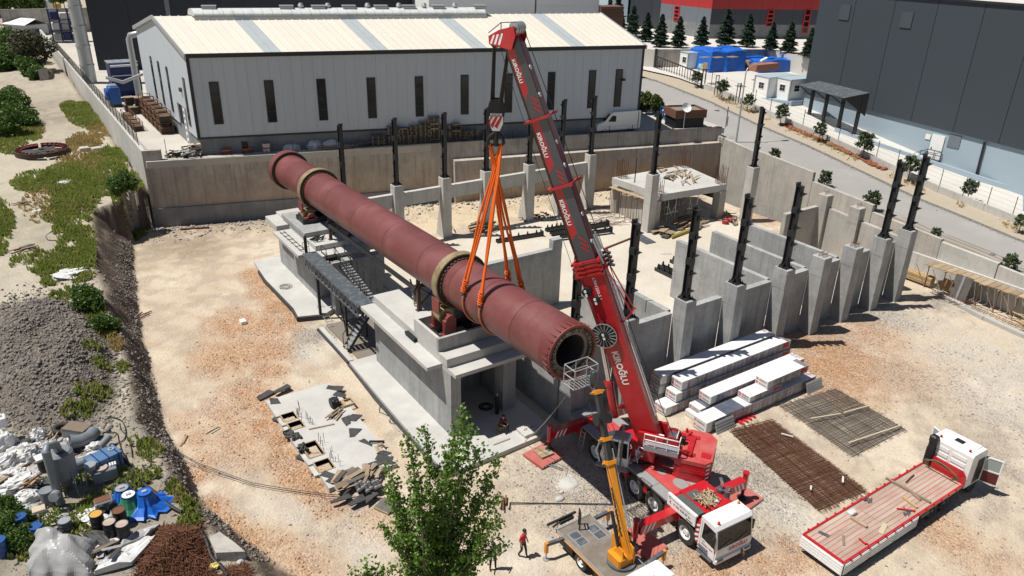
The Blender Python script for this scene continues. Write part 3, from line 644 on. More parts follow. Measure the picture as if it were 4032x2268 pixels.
# body behind the cladding so nothing shows through
b=MB()
P=lambda u,w:hall(u,w)
prof2=[(0.2,HE),(HW/2,RZ-0.25),(HW-0.2,HE)]
for u0,u1 in((0.32,HL-0.1),):
 a_=[P(u0,w)for w,z in prof2];c_=[P(u1,w)for w,z in prof2]
 b.loft([[(a_[0].x,a_[0].y,PZ),(a_[0].x,a_[0].y,HE-.1),(a_[1].x,a_[1].y,RZ-.3),(a_[2].x,a_[2].y,HE-.1),(a_[2].x,a_[2].y,PZ)],[(c_[0].x,c_[0].y,PZ),(c_[0].x,c_[0].y,HE-.1),(c_[1].x,c_[1].y,RZ-.3),(c_[2].x,c_[2].y,HE-.1),(c_[2].x,c_[2].y,PZ)]])
b.bd('end_wall',M_HALLWALL,h)
nr=60;rw_=(HL+0.3)/nr;lights={9,10,22,23,35,36,49,50}
for i in range(nr):
 u0,u1=-0.15+i*rw_,-0.15+(i+1)*rw_
 for side in(0,1):
  w0,w1,za,zb_=(-0.2,HW/2,HE+0.1,RZ+0.12)if side==0 else(HW+0.2,HW/2+0.01,HE+0.1,RZ+0.12)
  if side==1 and i%6:continue
  uu1=u1 if side==0 else min(HL+.15,u0+6*rw_)
  q=[P(u0,w0),P(uu1-0.02,w0),P(uu1-0.02,w1),P(u0,w1)]
  b=MB();b.prism([(v.x,v.y)for v in q],[za-.1,za-.1,zb_-.1,zb_-.1],[za,za,zb_,zb_])
  if side==0:
   s0=P(u1-0.05,w0);s1=P(u1-0.05,w1);b.bar((s0.x,s0.y,za+.04),(s1.x,s1.y,zb_+.04),0.07,0.1)
  b.bd('roof_sheet',M_ROOFSKY if(i in lights and side==0)else M_ROOF,h)
  # barge boards
for u in(-0.2,HL+0.2):
 for w0,w1 in((-0.25,HW/2),(HW/2,HW+0.25)):
  p0,p1=P(u,w0),P(u,w1);b=MB();b.bar((p0.x,p0.y,roofz(min(max(w0,0),HW))+0.05),(p1.x,p1.y,roofz(min(max(w1,0),HW))+0.05),0.16,0.42);b.bd('barge_board',M_GALV,h)
  # ridge rooflight: curved translucent barrel in segments, vents and spinning cowls on it
M_POLY=mat('dusty_polycarbonate',(0.62,0.63,0.62),0.4,0,c2=(0.5,0.51,0.5),ns=0.8,c3=(0.3,0.29,0.26),ns3=1.2,amt3=0.35)
u_a,u_b=3.6,HL*0.70;nseg=32
for i in range(nseg):
 u0,u1=u_a+(u_b-u_a)*i/nseg,u_a+(u_b-u_a)*(i+0.96)/nseg;b=MB();rings=[]
 for u in(u0,u1):
  r=[]
  for k in range(9):
   a=PI*k/8;w=HW/2-cos(a)*1.7;z=RZ-0.1+0.30+sin(a)*0.75;q=P(u,w);r.append((q.x,q.y,z))
  rings.append(r)
 b.loft(rings,smooth=True);b.bd('rooflight_segment',M_POLY,h)
for w in(HW/2-1.75,HW/2+1.75):
 q0,q1=P(u_a,w),P(u_b,w);b=MB();b.bar((q0.x,q0.y,RZ-.05),(q1.x,q1.y,RZ-.05),0.08,0.45);b.bd('rooflight_curb',M_GALV,h)
def ridge_pt(px_,py_):
 d=ray(px_,py_);o=hall(0,HW/2);o=np.array([o.x,o.y]);n=np.array([-HD.y,HD.x]);q=d*((o@n)/(d[:2]@n));return V3((q[0],q[1],CAM_H+q[2]))
for px_,py_ in((825,50),(1130,52),(1255,53),(1375,55),(1500,57),(1610,52),(1725,52),(1888,52)):
 q=ridge_pt(px_,py_);b=MB();b.obox((q.x,q.y,RZ+0.98),(HD.x,HD.y,0),(NB.x,NB.y,0),(0,0,1),0.75,0.6,0.13)
 b.obox((q.x,q.y,RZ+1.2),(HD.x,HD.y,0),(NB.x,NB.y,0.0),(0,0,1),0.8,0.65,0.05);b.bd('roof_vent',M_GALV,h)
for px_,py_ in((1186,48),(1292,48),(1448,48),(1571,48),(1670,47),(1790,47)):
 q=ridge_pt(px_,py_);b=MB();b.cyl((q.x,q.y,RZ+.3),(q.x,q.y,RZ+.95),0.2,n=10)
 b.cyl((q.x,q.y,RZ+.95),(q.x,q.y,RZ+1.2),0.24,0.36,n=12);b.cyl((q.x,q.y,RZ+1.2),(q.x,q.y,RZ+1.5),0.36,0.2,n=12);b.bd('turbine_vent',M_GALV,h)
 # tall slit windows
def slit(pxl,pyt,pyb,wdt,flank=False):
 pass
FRONTWIN=[('a',1610,617,940),('b',92,605,925),('b',487,595,910),('b',865,585,893),('b',1228,575,880),('b',1574,565,864),('b',1908,555,850),('c',300,543,830),('c',610,530,815),('c',812,523,805)]
def front_u(px_,py_):
# point of the front plane under a pixel
 d=ray(px_,py_);o=np.array([A.x,A.y]);n=np.array([-HD.y,HD.x]);s=(o@n)/(d[:2]@n);q=d*s
 return(np.array([q[0],q[1]])-o)@np.array([HD.x,HD.y]),CAM_H+q[2]
for t_,x,yt,yb in FRONTWIN:
 u0,z1=front_u(*pick(t_,x,yt));_,z0=front_u(*pick(t_,x,yb));f=vbox(u0-0.47,u0+0.47,-0.05,0.02,z0,z1,M_DARKTRIM,'window',h)
 hs=[0,0.26,0.52,0.74,1.0]
 for k in range(4):
  vbox(u0-0.38,u0+0.38,-0.075,-0.04,z0+0.1+(z1-z0-0.12)*hs[k],z0+0.02+(z1-z0-0.12)*hs[k+1],M_WINGLASS,'pane',f)
for w in(3.0,11.2,15.8,20.2):
 f=vbox(-0.06,0.02,w-0.45,w+0.45,9.6,14.6,M_DARKTRIM,'window',h)
 for k in range(4):vbox(-0.085,-0.05,w-0.36,w+0.36,9.7+k*1.22,10.82+k*1.22,M_WINGLASS,'pane',f)
vbox(-0.25,-0.02,4.6,5.1,12.9,13.3,M_GREYSTEEL,'vent_box',h)
for t_,x,y in(('b',1230,648),('c',838,600)):
 u0,z0=front_u(*pick(t_,x,y));vbox(u0-0.2,u0+0.2,-0.3,-0.1,z0-.12,z0+.12,M_BLACK,'floodlight',h)
 #  DARK BUILDINGS BEHIND AND BESIDE
def facade(name,label,p0,p1,z0,z1,depth,m,n,par=None,partname='wall_panel',back=1):
 p0=V3((p0[0],p0[1]));p1=V3((p1[0],p1[1]));d=(p1-p0).normalized();nb=V3((-d.y,d.x))*back;L=(p1-p0).length
 t=par or thing(name,label,'building',(p0.x,p0.y,z0))
 b=MB();q=[p0+d*0.02+nb*0.12,p1-d*0.02+nb*0.12,p1-d*.02+nb*depth,p0+d*.02+nb*depth];b.prism([(v.x,v.y)for v in q],z0,z1-0.05);b.bd('body',m,t)
 for i in range(n):
  a=p0+d*(L*i/n+0.02);c=p0+d*(L*(i+1)/n-0.02);q=[a,c,c+nb*0.12,a+nb*0.12]
  b=MB();b.prism([(v.x,v.y)for v in q],z0,z1);b.bd(partname,m,t)
 return t,d,nb
q0=T('a',745,530,PZ);q1=V3((q0.x+60*HD.x,q0.y+60*HD.y,PZ))
nv,d_,n_=facade('warehouse','very dark navy clad warehouse rising behind the white hall',(q0.x,q0.y),(q1.x,q1.y),PZ-.2,30,40,M_NAVY,10)
q=q0+V3((d_.x,d_.y,0))*12;b=MB();b.obox((q.x-n_.x*.05,q.y-n_.y*.05,20),(d_.x,d_.y,0),(n_.x,n_.y,0),(0,0,1),0.35,0.08,10);b.bd('translucent_strip',M_MIDGREY,nv)
# orange-framed block
p0=T('b',1218,110,17);
of=thing('office_block','dark office front with an orange frame beyond the hall roof','building',(p0.x,p0.y,PZ))
e0=T('b',1222,100,16.0);e1=T('b',1610,92,16.0);dd=(e1-e0).normalized();nn=V3((-dd.y,dd.x,0));L=(e1-e0).length
b=MB();b.obox(e0+dd*L/2+nn*4+V3((0,0,1)),dd,nn,(0,0,1),L/2,4,9);b.bd('wall',M_MIDGREY,of)
M_ORFRAME=mat('orange_brown_cladding',(0.30,0.105,0.03),0.6,0,ns=1)
for s0,s1,z0,z1 in((0,0.6,7.1,26),(L-0.6,L,7.1,26),(0,L,19.0,20.2)):
 b=MB();b.obox(e0+dd*(s0+s1)/2-nn*0.15+V3((0,0,(z0+z1)/2-16)),dd,nn,(0,0,1),(s1-s0)/2,0.14,(z1-z0)/2);b.bd('frame',M_ORFRAME,of)
for s in(L*0.33,L*0.68):
 b=MB();b.obox(e0+dd*s-nn*0.05+V3((0,0,1.4)),dd,nn,(0,0,1),1.5,0.1,1.3);wn=b.bd('window',M_ORFRAME,of)
 b=MB();b.obox(e0+dd*s-nn*0.17+V3((0,0,1.4)),dd,nn,(0,0,1),1.3,0.05,1.15);b.bd('pane',M_GLASS,wn)
 # white office at the right rear of the hall
wb=thing('office_building','white office building with roof terrace and air conditioners behind the hall','building',(64,96,PZ))
c0=T('c',183,125,17.5);c1=T('c',652,122,17.5);dd=V3((HD.x,HD.y,0));nn=V3((-dd.y,dd.x,0));L=(c1-c0).length
b=MB();b.obox(c0+dd*L/2+nn*6+V3((0,0,-4.4)),dd,nn,(0,0,1),L/2,6,6.0);b.bd('wall',M_WHITE,wb)
for s0,s1,w0,w1 in((0,L,0,0.25),(0,.25,.25,12),(L-.25,L,.25,12)):
 b=MB();b.obox(c0+dd*(s0+s1)/2+nn*(w0+w1)/2+V3((0,0,2.15)),dd,nn,(0,0,1),(s1-s0)/2,(w1-w0)/2,.6);b.bd('parapet',M_WHITE,wb)
b=MB();b.obox(c0+dd*(L/2)+nn*6+V3((0,0,1.66)),dd,nn,(0,0,1),L/2-.3,5.7,.03);b.bd('terrace',M_YARD,wb)
k0=c0-dd*15;b=MB();b.obox(k0+dd*6.3+nn*5+V3((0,0,0)),dd,nn,(0,0,1),8.4,5,11);b.bd('tower_block',M_WHITE,wb)
b=MB();b.obox(k0+dd*14.5+nn*2-nn*.0+V3((0,0,3)),dd,nn,(0,0,1),.3,.3,10);b.bd('rainwater_pipe',M_DARKTRIM,wb)
M_BROWNTRIM=mat('brown_timber_screen',(0.17,0.085,0.055),0.7,0,ns=3)
b=MB();b.obox(c0+dd*(L+2.1)+nn*1+V3((0,0,-.6)),dd,nn,(0,0,1),2.0,1.6,2.1);sc_=b.bd('timber_screen',M_BROWNTRIM,wb)
for i in range(4):
 b=MB();b.obox(c0+dd*(L+2.1)-nn*.64+V3((0,0,-.1+i*.45)),dd,nn,(0,0,1),1.8,.06,.1);b.bd('slat',M_BROWNTRIM,sc_)
b=MB();b.bar(c0+dd*L+nn*1+V3((0,0,2.9)),c0+dd*L*.55+nn*12+V3((0,0,2.9)),.5,.25);b.bd('pergola_beam',M_BROWNTRIM,wb)
for i in range(2):
 a=c0+dd*(2.6+i*2.0)+nn*2.2+V3((0,0,2.9));ac=thing('air_conditioner',['left air conditioner unit on the white office roof','right air conditioner unit on the white office roof'][i],'air conditioner',a,'roof air conditioners')
 b=MB();b.obox(a,dd,nn,(0,0,1),.85,.5,1.1);b.bd('casing',M_WHITE,ac)
 for k in(-.42,.42):
  b=MB();b.cyl(a+dd*.38*(k/.42)-nn*.49+V3((0,0,.45)),a+dd*.38*(k/.42)-nn*.53+V3((0,0,.45)),.33,n=12);b.cyl(a+dd*.38*(k/.42)-nn*.49-V3((0,0,.45)),a+dd*.38*(k/.42)-nn*.53-V3((0,0,.45)),.33,n=12);b.bd('fan_grille',M_BLACK,ac)
  # big slate-grey building on the right
WARP[0]=True
gb=thing('warehouse','huge slate grey warehouse with a pale blue base on the right','building',(91.3,64.6,9))
ysb=np.linspace(64.8,-18,17)
for i in range(16):
 y0,y1=ysb[i],ysb[i+1]+0.05;zb0=10.35-(64.8-y0)*0.047;zb1=10.35-(64.8-y1)*0.047
 b=MB();b.prism([(91.2,y0),(91.2,y1),(91.5,y1),(91.5,y0)],[zb0,zb1,zb1,zb0],[23.35]*4);b.bd('wall_panel',M_SLATE,gb)
b=MB();b.prism([(91.55,64.75),(91.55,-18),(150,-18),(150,64.75)],[10,5.8,5.8,10],23.2);b.bd('body',M_SLATE,gb)
b=MB();b.prism([(91.45,64.7),(91.45,-18),(95,-18),(95,64.7)],[6,-2,-2,6],[10.3,6.4,6.4,10.3]);b.bd('base_wall',M_PALEBLUE,gb)
b=MB();b.bar((91.15,64.8,23.45),(91.15,-18,23.45),.3,.25);b.bd('eaves_gutter',M_DARKTRIM,gb)
b=MB();b.prism([(91.2,64.8),(91.2,-18),(150,-18),(150,64.8)],23.4,[23.55,23.55,29,29]);b.bd('roof',M_YARD,gb)
for t_,x,y in(('d',580,92),('d',1046,150)):
 q=TX(t_,x,y,91.15);b=MB();b.box(91.1,91.19,q.y-.7,q.y+.7,q.z-.9,q.z+.9);b.bd('wall_vent',mat('dull_grey_vent',(.06,.073,.088),.6,0,ns=1),gb)
q=TX('d',1270,1110,91.4);gy=q.y
b=MB();b.box(91.3,91.44,gy-.75,gy+.75,q.z-1.4,q.z+1.4);dr=b.bd('door',M_WHITE,gb);b=MB();b.box(91.24,91.3,gy+.45,gy+.55,q.z-.3,q.z-.1);b.bd('handle',M_BLACK,dr)
dz_=q.z-1.4
q=TX('d',1405,1068,91.4);b=MB();b.box(91.36,91.43,q.y-.7,q.y+.7,q.z-.7,q.z+.7);b.bd('louvre',M_MIDGREY,gb)
q=TX('d',1208,1032,91.4);b=MB();b.box(91.36,91.43,q.y-.3,q.y+.3,q.z-.3,q.z+.3);b.bd('meter_box',M_WHITE,gb)
q=TX('d',1640,1070,91.35);q2=TX('d',1575,1330,91.35);b=MB();b.cyl((91.2,q.y,q.z),(91.2,q.y-.1,q2.z),.12,n=8);b.bd('rainwater_pipe',M_BLACK,gb)
st=thing('steel_staircase','small black steel stair and landing below the white warehouse door','staircase',(90.5,gy,dz_-2))
b=MB();b.box(89.9,91.4,gy-.9,gy+.9,dz_-.1,dz_);b.bd('landing',M_STEEL,st)
for i in range(7):
 b=MB();b.box(89.9,91.3,gy+.95+i*.28,gy+1.2+i*.28,dz_-.3-i*.22,dz_-.25-i*.22);b.bd('tread',M_STEEL,st)
b=MB()
for xx in(89.92,91.3):
 b.bar((xx,gy-.85,dz_+1),(xx,gy+.9,dz_+1),.05);b.bar((xx,gy+.9,dz_+1),(xx,gy+2.9,dz_-.5),.05);b.bar((xx,gy-.85,dz_+.5),(xx,gy+.9,dz_+.5),.04);b.bar((xx,gy+.9,dz_+.5),(xx,gy+2.9,dz_-1.0),.04)
 for yy in(gy-.85,gy+.02,gy+.9):b.bar((xx,yy,dz_),(xx,yy,dz_+1),.05)
 b.bar((xx,gy+2.9,dz_-.5),(xx,gy+2.9,dz_-1.6),.05)
b.bar((89.92,gy-.85,dz_+1),(91.3,gy-.85,dz_+1),.05);b.bd('handrail',M_STEEL,st)
b=MB()
for xx in(90,91.2):
 for yy in(gy-.8,gy+.8):b.bar((xx,yy,dz_-2.6),(xx,yy,dz_-.1),.08)
b.bd('support',M_STEEL,st)
# loading canopy
cn=thing('loading_canopy','dark sheeted loading canopy on struts against the slate warehouse','canopy',(91,59,9))
cc=[T('d',225,640,12.0),T('d',575,740,12.0),T('d',770,700,12.6),T('d',390,612,12.6)]
nsh=10
for i in range(nsh):
 f0,f1=i/nsh,(i+.96)/nsh;a,c,e,g_=cc[0].lerp(cc[1],f0),cc[0].lerp(cc[1],f1),cc[3].lerp(cc[2],f1),cc[3].lerp(cc[2],f0)
 b=MB();b.prism([(v.x,v.y)for v in(a,c,e,g_)],[v.z-.06 for v in(a,c,e,g_)],[v.z for v in(a,c,e,g_)]);b.bd('roof_sheet',M_GREYSTEEL,cn)
for k,(fx,fy)in enumerate(((0.02,.75),(.33,.75),(.66,.75),(.98,.75))):
 p=cc[0].lerp(cc[1],fx).lerp(cc[3].lerp(cc[2],fx),fy);b=MB();b.bar((p.x,p.y,zr(p.y)+.2),(p.x,p.y,12.1),.35);b.bd('post',M_BLACK,cn)
 p2_=cc[0].lerp(cc[1],fx);b=MB();b.bar((p.x,p.y,10.6),(p2_.x+.3,p2_.y,11.9),.12);b.bar((p2_.x+.2,p2_.y,11.85),(p.x+1,p.y,12.2),.16);b.bd('bracket',M_BLACK,cn)
p=cc[1].lerp(cc[2],.5);b=MB();b.prism([(cc[1].x,cc[1].y),(cc[2].x,cc[2].y),(cc[2].x,cc[2].y+.1),(cc[1].x,cc[1].y+.1)],[11.9,9.8,9.8,11.9],[11.95,12.5,12.5,11.95]);b.bd('end_panel',M_BLACK,cn)
# pale blue dwarf walls in the yard
w=thing('low_wall','pale blue dwarf wall stepping down the warehouse yard','wall',(89,45,6))
pp=[TR('d',505,965,.7),TR('d',780,1060,.7),TR('d',1230,1210,.7),TR('d',1932,1440,.7),TR('h',1932,110,.7)]
for i in range(4):
 a,c=pp[i],pp[i].lerp(pp[i+1],.995);d_=(c-a).normalized();n_=V3((-d_.y,d_.x,0))*.3
 b=MB();b.prism([(v.x,v.y)for v in(a,c,c+n_,a+n_)],min(a.z,c.z)-1.2,[a.z,c.z,c.z,a.z]);b.bd('wall_panel',M_PALEBLUE,w)
w=thing('dock_plinth','pale blue raised dock under the site containers','plinth',(90,67,9))
pa=[TR('d',-60,700,.9),TR('d',178,765,.9),TR('d',362,750,.9)]
b=MB();b.prism([(pa[0].x,pa[0].y),(pa[1].x,pa[1].y),(pa[2].x,pa[2].y),(pa[2].x+1,pa[2].y+6),(pa[0].x+5,pa[0].y+6)],7,pa[1].z);b.bd('wall',M_PALEBLUE,w);DOCKZ=pa[1].z
WARP[0]=False
# red and grey factory far right
rz=10.9
r0,r1,r2_=T('c',1105,235,rz),T('c',1480,290,rz),T('d',400,290,rz)
rb=thing('factory','dark grey factory with a bright red upper band beyond the conifers','building',(r1.x,r1.y,rz))
d1=ray(*pick('c',1490,65));zband=CAM_H+d1[2]*(r1.x/d1[0])
for a,c,n,mm in((r0,r1,4,M_MIDGREY),(r1,r2_,7,M_NAVY)):
 for i in range(n):
  u,v=a.lerp(c,i/n),a.lerp(c,(i+.99)/n);d_=(v-u).normalized();n_=V3((-d_.y,d_.x,0))*.3
  M_R2=mat('slate_blue_cladding',(0.045,0.052,0.07),0.55,0,ns=.4)
  for z0,z1,m_ in((rz-.5,13.6,M_PLINTH),(13.6,zband,M_MIDGREY if mm is M_MIDGREY else M_R2),(zband,34,M_REDWALL)):
   b=MB();b.prism([(q.x,q.y)for q in(u,v,v+n_,u+n_)],z0,z1);b.bd('wall_panel',m_,rb)
for t_,x,ya,yb in(('c',1250,45,160),('d',25,75,200),('d',305,70,250)):
 a,c,n_=(r0,r1,0)if t_=='c' else(r1,r2_,1);d_=(c-a).normalized();nn=V3((-d_.y,d_.x,0))
 dd=ray(*pick(t_,x,ya));s=(a.x*nn.x+a.y*nn.y)/(dd[0]*nn.x+dd[1]*nn.y);qx,qy,zt=dd[0]*s,dd[1]*s,CAM_H+dd[2]*s
 dd=ray(*pick(t_,x,yb));s=(a.x*nn.x+a.y*nn.y)/(dd[0]*nn.x+dd[1]*nn.y);zb=CAM_H+dd[2]*s
 b=MB();b.obox((qx,qy,(zt+zb)/2),d_,nn,(0,0,1),.75,.12,(zt-zb)/2);f=b.bd('window',M_TEXTR,rb)
 for k in range(4):
  b=MB();b.obox((qx,qy,zb+(zt-zb)*(k+.5)/4),d_,nn,(0,0,1),.5,.16,(zt-zb)/8-.15);b.bd('pane',M_GLASS,f)
b=MB();b.prism([(r1.x+1,r1.y+1),(r2_.x+1,r2_.y+1),(r2_.x+10,r2_.y+40),(r0.x+10,r0.y+20),(r0.x+.5,r0.y)],11,33);b.bd('body',M_NAVY,rb)
# pale end block left of it
pb=thing('office_building','pale grey flank building between the conifers and the red band','building',(r0.x,r0.y,rz))
a,c=T('c',880,215,rz),T('c',1030,225,rz);b=MB();b.prism([(a.x+6,a.y+14),(c.x+6,c.y+14),(c.x+16,c.y+30),(a.x+16,a.y+30)],10.5,34);b.bd('wall',M_PALEBLUE,pb)
a,c=T('c',1030,225,rz),T('c',1105,235,rz);b=MB();b.prism([(a.x+6,a.y+13),(c.x+2,c.y+1),(c.x+12,c.y+20),(a.x+16,a.y+30)],10.5,34);b.bd('stair_tower',M_NAVY,pb)
#  CONCRETE FRAME OF THE NEW BUILDING
PX=[31.39,36.6,41.62,47.06,51.52,55.62,59.78,63.44]
ORD=['first','second','third','fourth','fifth','sixth','seventh','eighth']
def pillar(x1,y0,y1,z1,label,group,w=0.95):
 t=thing('concrete_pillar',label,'pillar',(x1-w/2,(y0+y1)/2,0),group)
 b=MB();b.box(x1-w,x1,y0,y1,-0.5,5.02);b.bd('shaft',M_NEWCON,t)
 b=MB();b.bbox(x1-w-.01,x1+.01,y0-.01,y1+.01,5.03,z1,0.03);b.bd('head',M_NEWCON,t)
 return t
def steel_proto():
 t=thing('steel_column','black steel column','column')
 b=MB();H=6.3
 for y in(-0.21,0.21):b.box(-0.17,0.17,y-0.03,y+0.03,0.06,H)
 b.box(-0.02,0.02,-0.2,0.2,0.06,H);b.bd('shaft',M_STEEL,t)
 b=MB();b.box(-0.4,0.4,-0.4,0.4,0,0.06);b.bd('base_plate',M_STEEL,t)
 for sx,sy in((1,0),(-1,0),(.5,1),(-.5,1),(.5,-1),(-.5,-1)):
  b=MB()
  if sy:x=.12*(1 if sx>0 else-1);v=[(x-.02,.24*sy,.06),(x-.02,.4*sy,.06),(x-.02,.24*sy,.5),(x+.02,.24*sy,.06),(x+.02,.4*sy,.06),(x+.02,.24*sy,.5)]
  else:v=[(.02*sx,-.02,.06),(.4*sx,-.02,.06),(.17*sx,-.02,.5),(.02*sx,.02,.06),(.4*sx,.02,.06),(.17*sx,.02,.5)]
  b.add(v,[(0,1,2),(5,4,3),(0,3,4,1),(1,4,5,2),(2,5,3,0)]);b.bd('gusset',M_STEEL,t)
 b=MB()
 for x in(-.3,0,.3):
  for y in(-.32,.32):b.cyl((x,y,.06),(x,y,.22),.035,n=6)
 b.bd('anchor_bolt',M_STEEL,t)
 for k in range(5):
  z=0.75+k*1.28;b=MB();v=[]
  for x in(-.09,.09):v+=[(x,-.24,z),(x,-.24,z-.30),(x,-.62,z)]
  b.add(v,[(0,1,2),(5,4,3),(0,2,5,3),(0,3,4,1),(1,4,5,2)]);b.box(-.11,.11,-.64,-.22,z,z+.025);b.bd('bracket',M_STEEL,t)
 for z in(2.5,4.3):
  b=MB();b.box(-.19,.19,-.25,.25,z,z+.45);b.bd('splice_plate',M_STEEL,t)
 b=MB();b.box(-.2,.2,-.25,.25,H,H+.03);b.box(-.2,.2,.1,.25,H,H+.25);b.bd('head_plate',M_STEEL,t)
 return t
stp=steel_proto();first=[True]
def steel(x,y,z,rot,label,group):
 if first[0]:
  first[0]=False;stp.location=(x,y,z);stp.rotation_euler=(0,0,rot);stp['label']=label;stp['group']=group;return stp
 return dup(stp,(x,y,z),rot,label,group)
for i,x in enumerate(PX):
 pillar(x,31.35,32.52,6.6,'buttressed concrete pillar, %s from the crane in the near row of pillars'%ORD[i],'near row of concrete pillars')
 if i not in(4,5):
  steel(x-.5,31.95,6.6,0,'black bracketed steel column on the %s near pillar from the crane'%ORD[i],'steel columns on the near row of pillars')
 else:
  t=thing('rebar_stub','cluster of rusty starter bars on the bare %s near pillar top'%ORD[i],'rebar',(x-.5,31.9,6.6),'starter bars on bare pillars')
  for k in range(10):
   b=MB();xx=x-.8+(k%5)*.15;yy=31.7+.35*(k//5);b.tube([(xx,yy,6.55),(xx+rU(-.02,.02),yy,6.85),(xx+.06,yy,6.95)],.022,5);b.bd('bar',M_REBAR,t)
pillar(27.0,31.2,32.5,5.9,'plain concrete buttress behind the open end of the red kiln','near row of concrete pillars')
steel(26.5,31.9,5.9,0,'black steel column between the red kiln mouth and the crane boom','steel columns on the near row of pillars')
def wallbox(name,label,x0,x1,y0,y1,z1,m,group='cast walls of the new building',z0=-0.5,n=1,top=None):
 t=thing(name,label,'wall',((x0+x1)/2,(y0+y1)/2,0),group)
 L=max(x1-x0,y1-y0);n=max(1,int(L/2.5))if n==1 else n
 for i in range(n):
  b=MB()
  if x1-x0>y1-y0:b.box(x0+(x1-x0)*i/n,x0+(x1-x0)*(i+1)/n-.012*(i<n-1),y0,y1,z0,z1)
  else:b.box(x0,x1,y0+(y1-y0)*i/n,y0+(y1-y0)*(i+1)/n-.012*(i<n-1),z0,z1)
  b.bd('wall_panel',m,t)
 return t
xs=[27.0]+PX
for i in range(8):
 wallbox('concrete_wall','grey cast wall between near pillars, %s bay counted from the crane'%ORD[i],xs[i]+.01,xs[i+1]-.96,32.55,33.05,5.3,M_NEWCON)
for x,y1,nm in((36.0,42.2,'nearest the crane boom'),(46.5,42.6,'second from the crane boom'),(50.9,42.6,'third from the crane boom'),(55.2,42.5,'fourth from the crane boom')):
 wallbox('concrete_wall','pale cross wall running back from the near pillars, %s'%nm,x-.45,x+.0,33.06,y1,5.3,M_NEWCON)
wallbox('concrete_wall','dark faced wall closing the far end of the cast bays',60.2,65.2,42.2,42.65,5.3,M_PITCON)
t=thing('concrete_wall','warm toned skewed end wall between the last near pillars and the road','wall',(64.5,38,0),'cast walls of the new building')
for(a,c)in(((65.6,42.2),(64.85,38.4)),((64.8,38.3),(63.9,33.1))):
 b=MB();b.prism([a,c,(c[0]+.45,c[1]),(a[0]+.45,a[1])],-.5,5.3);b.bd('wall_panel',M_PITCON,t)
for x,y,nm in((65.55,41.9,'at the far corner'),(64.75,37.9,'in the middle')):
 t=thing('concrete_pillar','bare concrete pillar of the skewed end wall %s'%nm,'pillar',(x,y,0),'pillars of the skewed end wall')
 b=MB();b.box(x-.5,x+.4,y-.5,y+.6,-.5,5.05);b.bd('shaft',M_PITCON,t);b=MB();b.bbox(x-.51,x+.42,y-.51,y+.61,5.06,6.55,.03);b.bd('head',M_PITCON,t)
 for k in range(4):
  b=MB();xx=x-.3+.2*k;b.tube([(xx,y,6.5),(xx,y,6.95)],.02,5);b.bd('starter_bar',M_REBAR,t)
wallbox('concrete_wall','dark side wall from the kiln pier towards the near pillars',26.0,26.4,32.6,38.5,4.6,M_NEWCON)
w=wallbox('concrete_wall','shaded grey wall with raised corner block behind the slings',24.4,36.7,46.5,47.0,5.2,M_NEWCON)
b=MB();b.box(35.75,36.72,46.48,47.02,5.2,6.0);b.bd('corner_block',M_NEWCON,w)
# far row of columns with a ring beam
FX=[25.9,31.3,36.65,41.6,47.1,51.45,55.65]
for i,x in enumerate(FX):
 t=thing('concrete_pillar','pale concrete column of the far row, %s from the left'%ORD[i],'pillar',(x-.45,65.7,0),'far row of concrete columns')
 b=MB();b.box(x-.95,x,65.0,65.95,-.5,4.2);b.bd('shaft',M_WHITECON,t)
 b=MB();b.bbox(x-.96,x+.01,64.99,66.0,4.21,6.45,.03);b.bd('head',M_WHITECON,t)
 b=MB();b.prism([(x-.8,65.96),(x-.2,65.96),(x-.2,66.9),(x-.8,66.9)],-.5,[4.2,4.2,.2,.2]);b.bd('buttress',M_WHITECON,t)
 steel(x-.48,65.5,6.45,PI,'black bracketed steel column on the far row, %s from the left'%ORD[i],'steel columns on the far row')
for i in range(6):
 t=thing('ring_beam','concrete ring beam in the far row, %s span from the left'%ORD[i],'beam',((FX[i]+FX[i+1])/2,65.7,4.3),'ring beams of the far row')
 b=MB();b.box(FX[i]+.02,FX[i+1]-.98,65.45,65.95,4.15,5.5);b.bd('beam',M_WHITECON,t)
for(x1,y0,zt,lab)in((56.4,55.55,6.4,'pale free standing column at the near left corner of the raised slab'),(68.35,52.3,6.35,'free standing column beside the road wall')):
 t=thing('concrete_pillar',lab,'pillar',(x1-.5,y0+.5,0),'corner columns near the raised slab');b=MB();b.box(x1-1.0,x1,y0,y0+1.0,-.5,zt-1.4);b.bd('shaft',M_WHITECON,t);b=MB();b.bbox(x1-1.01,x1+.01,y0-.01,y0+1.01,zt-1.39,zt,.03);b.bd('head',M_WHITECON,t)
 steel(x1-.5,y0+.5,zt,PI/2,'black steel column on the '+('column at the raised slab corner' if x1<60 else 'column beside the road wall'),'steel columns near the raised slab')
 # raised slab on walls (tower under construction)
t=thing('raised_slab','unfinished concrete slab on walls with props beneath and planks on top','structure',(61,59,0))
SZ=4.0
b=MB();b.prism([(56.7,63.3),(57.3,55.7),(66.4,54.9),(67.9,63.0)],SZ-.75,SZ);b.bd('slab',M_SLAB,t)
for(x0,x1,y0,y1)in((56.45,57.3,55.8,56.8),(65.4,66.4,54.8,55.8),(66.9,67.9,62.0,62.95),(56.6,57.5,62.2,63.1)):
 b=MB();b.box(x0,x1,y0,y1,-.5,SZ-.76);b.bd('leg',M_PITCON,t)
b=MB();b.box(57.6,66.8,62.5,62.8,-.5,SZ-.76);b.bd('back_wall',M_PITCON,t)
b=MB();b.box(57.0,57.3,57.0,62.1,-.5,SZ-.76);b.bd('side_wall',M_PITCON,t)
b=MB();b.prism([(56.0,63.0),(56.55,57.2),(57.0,57.2),(56.6,63)],3.0,3.06);b.bd('formwork_board',M_WOOD,t)
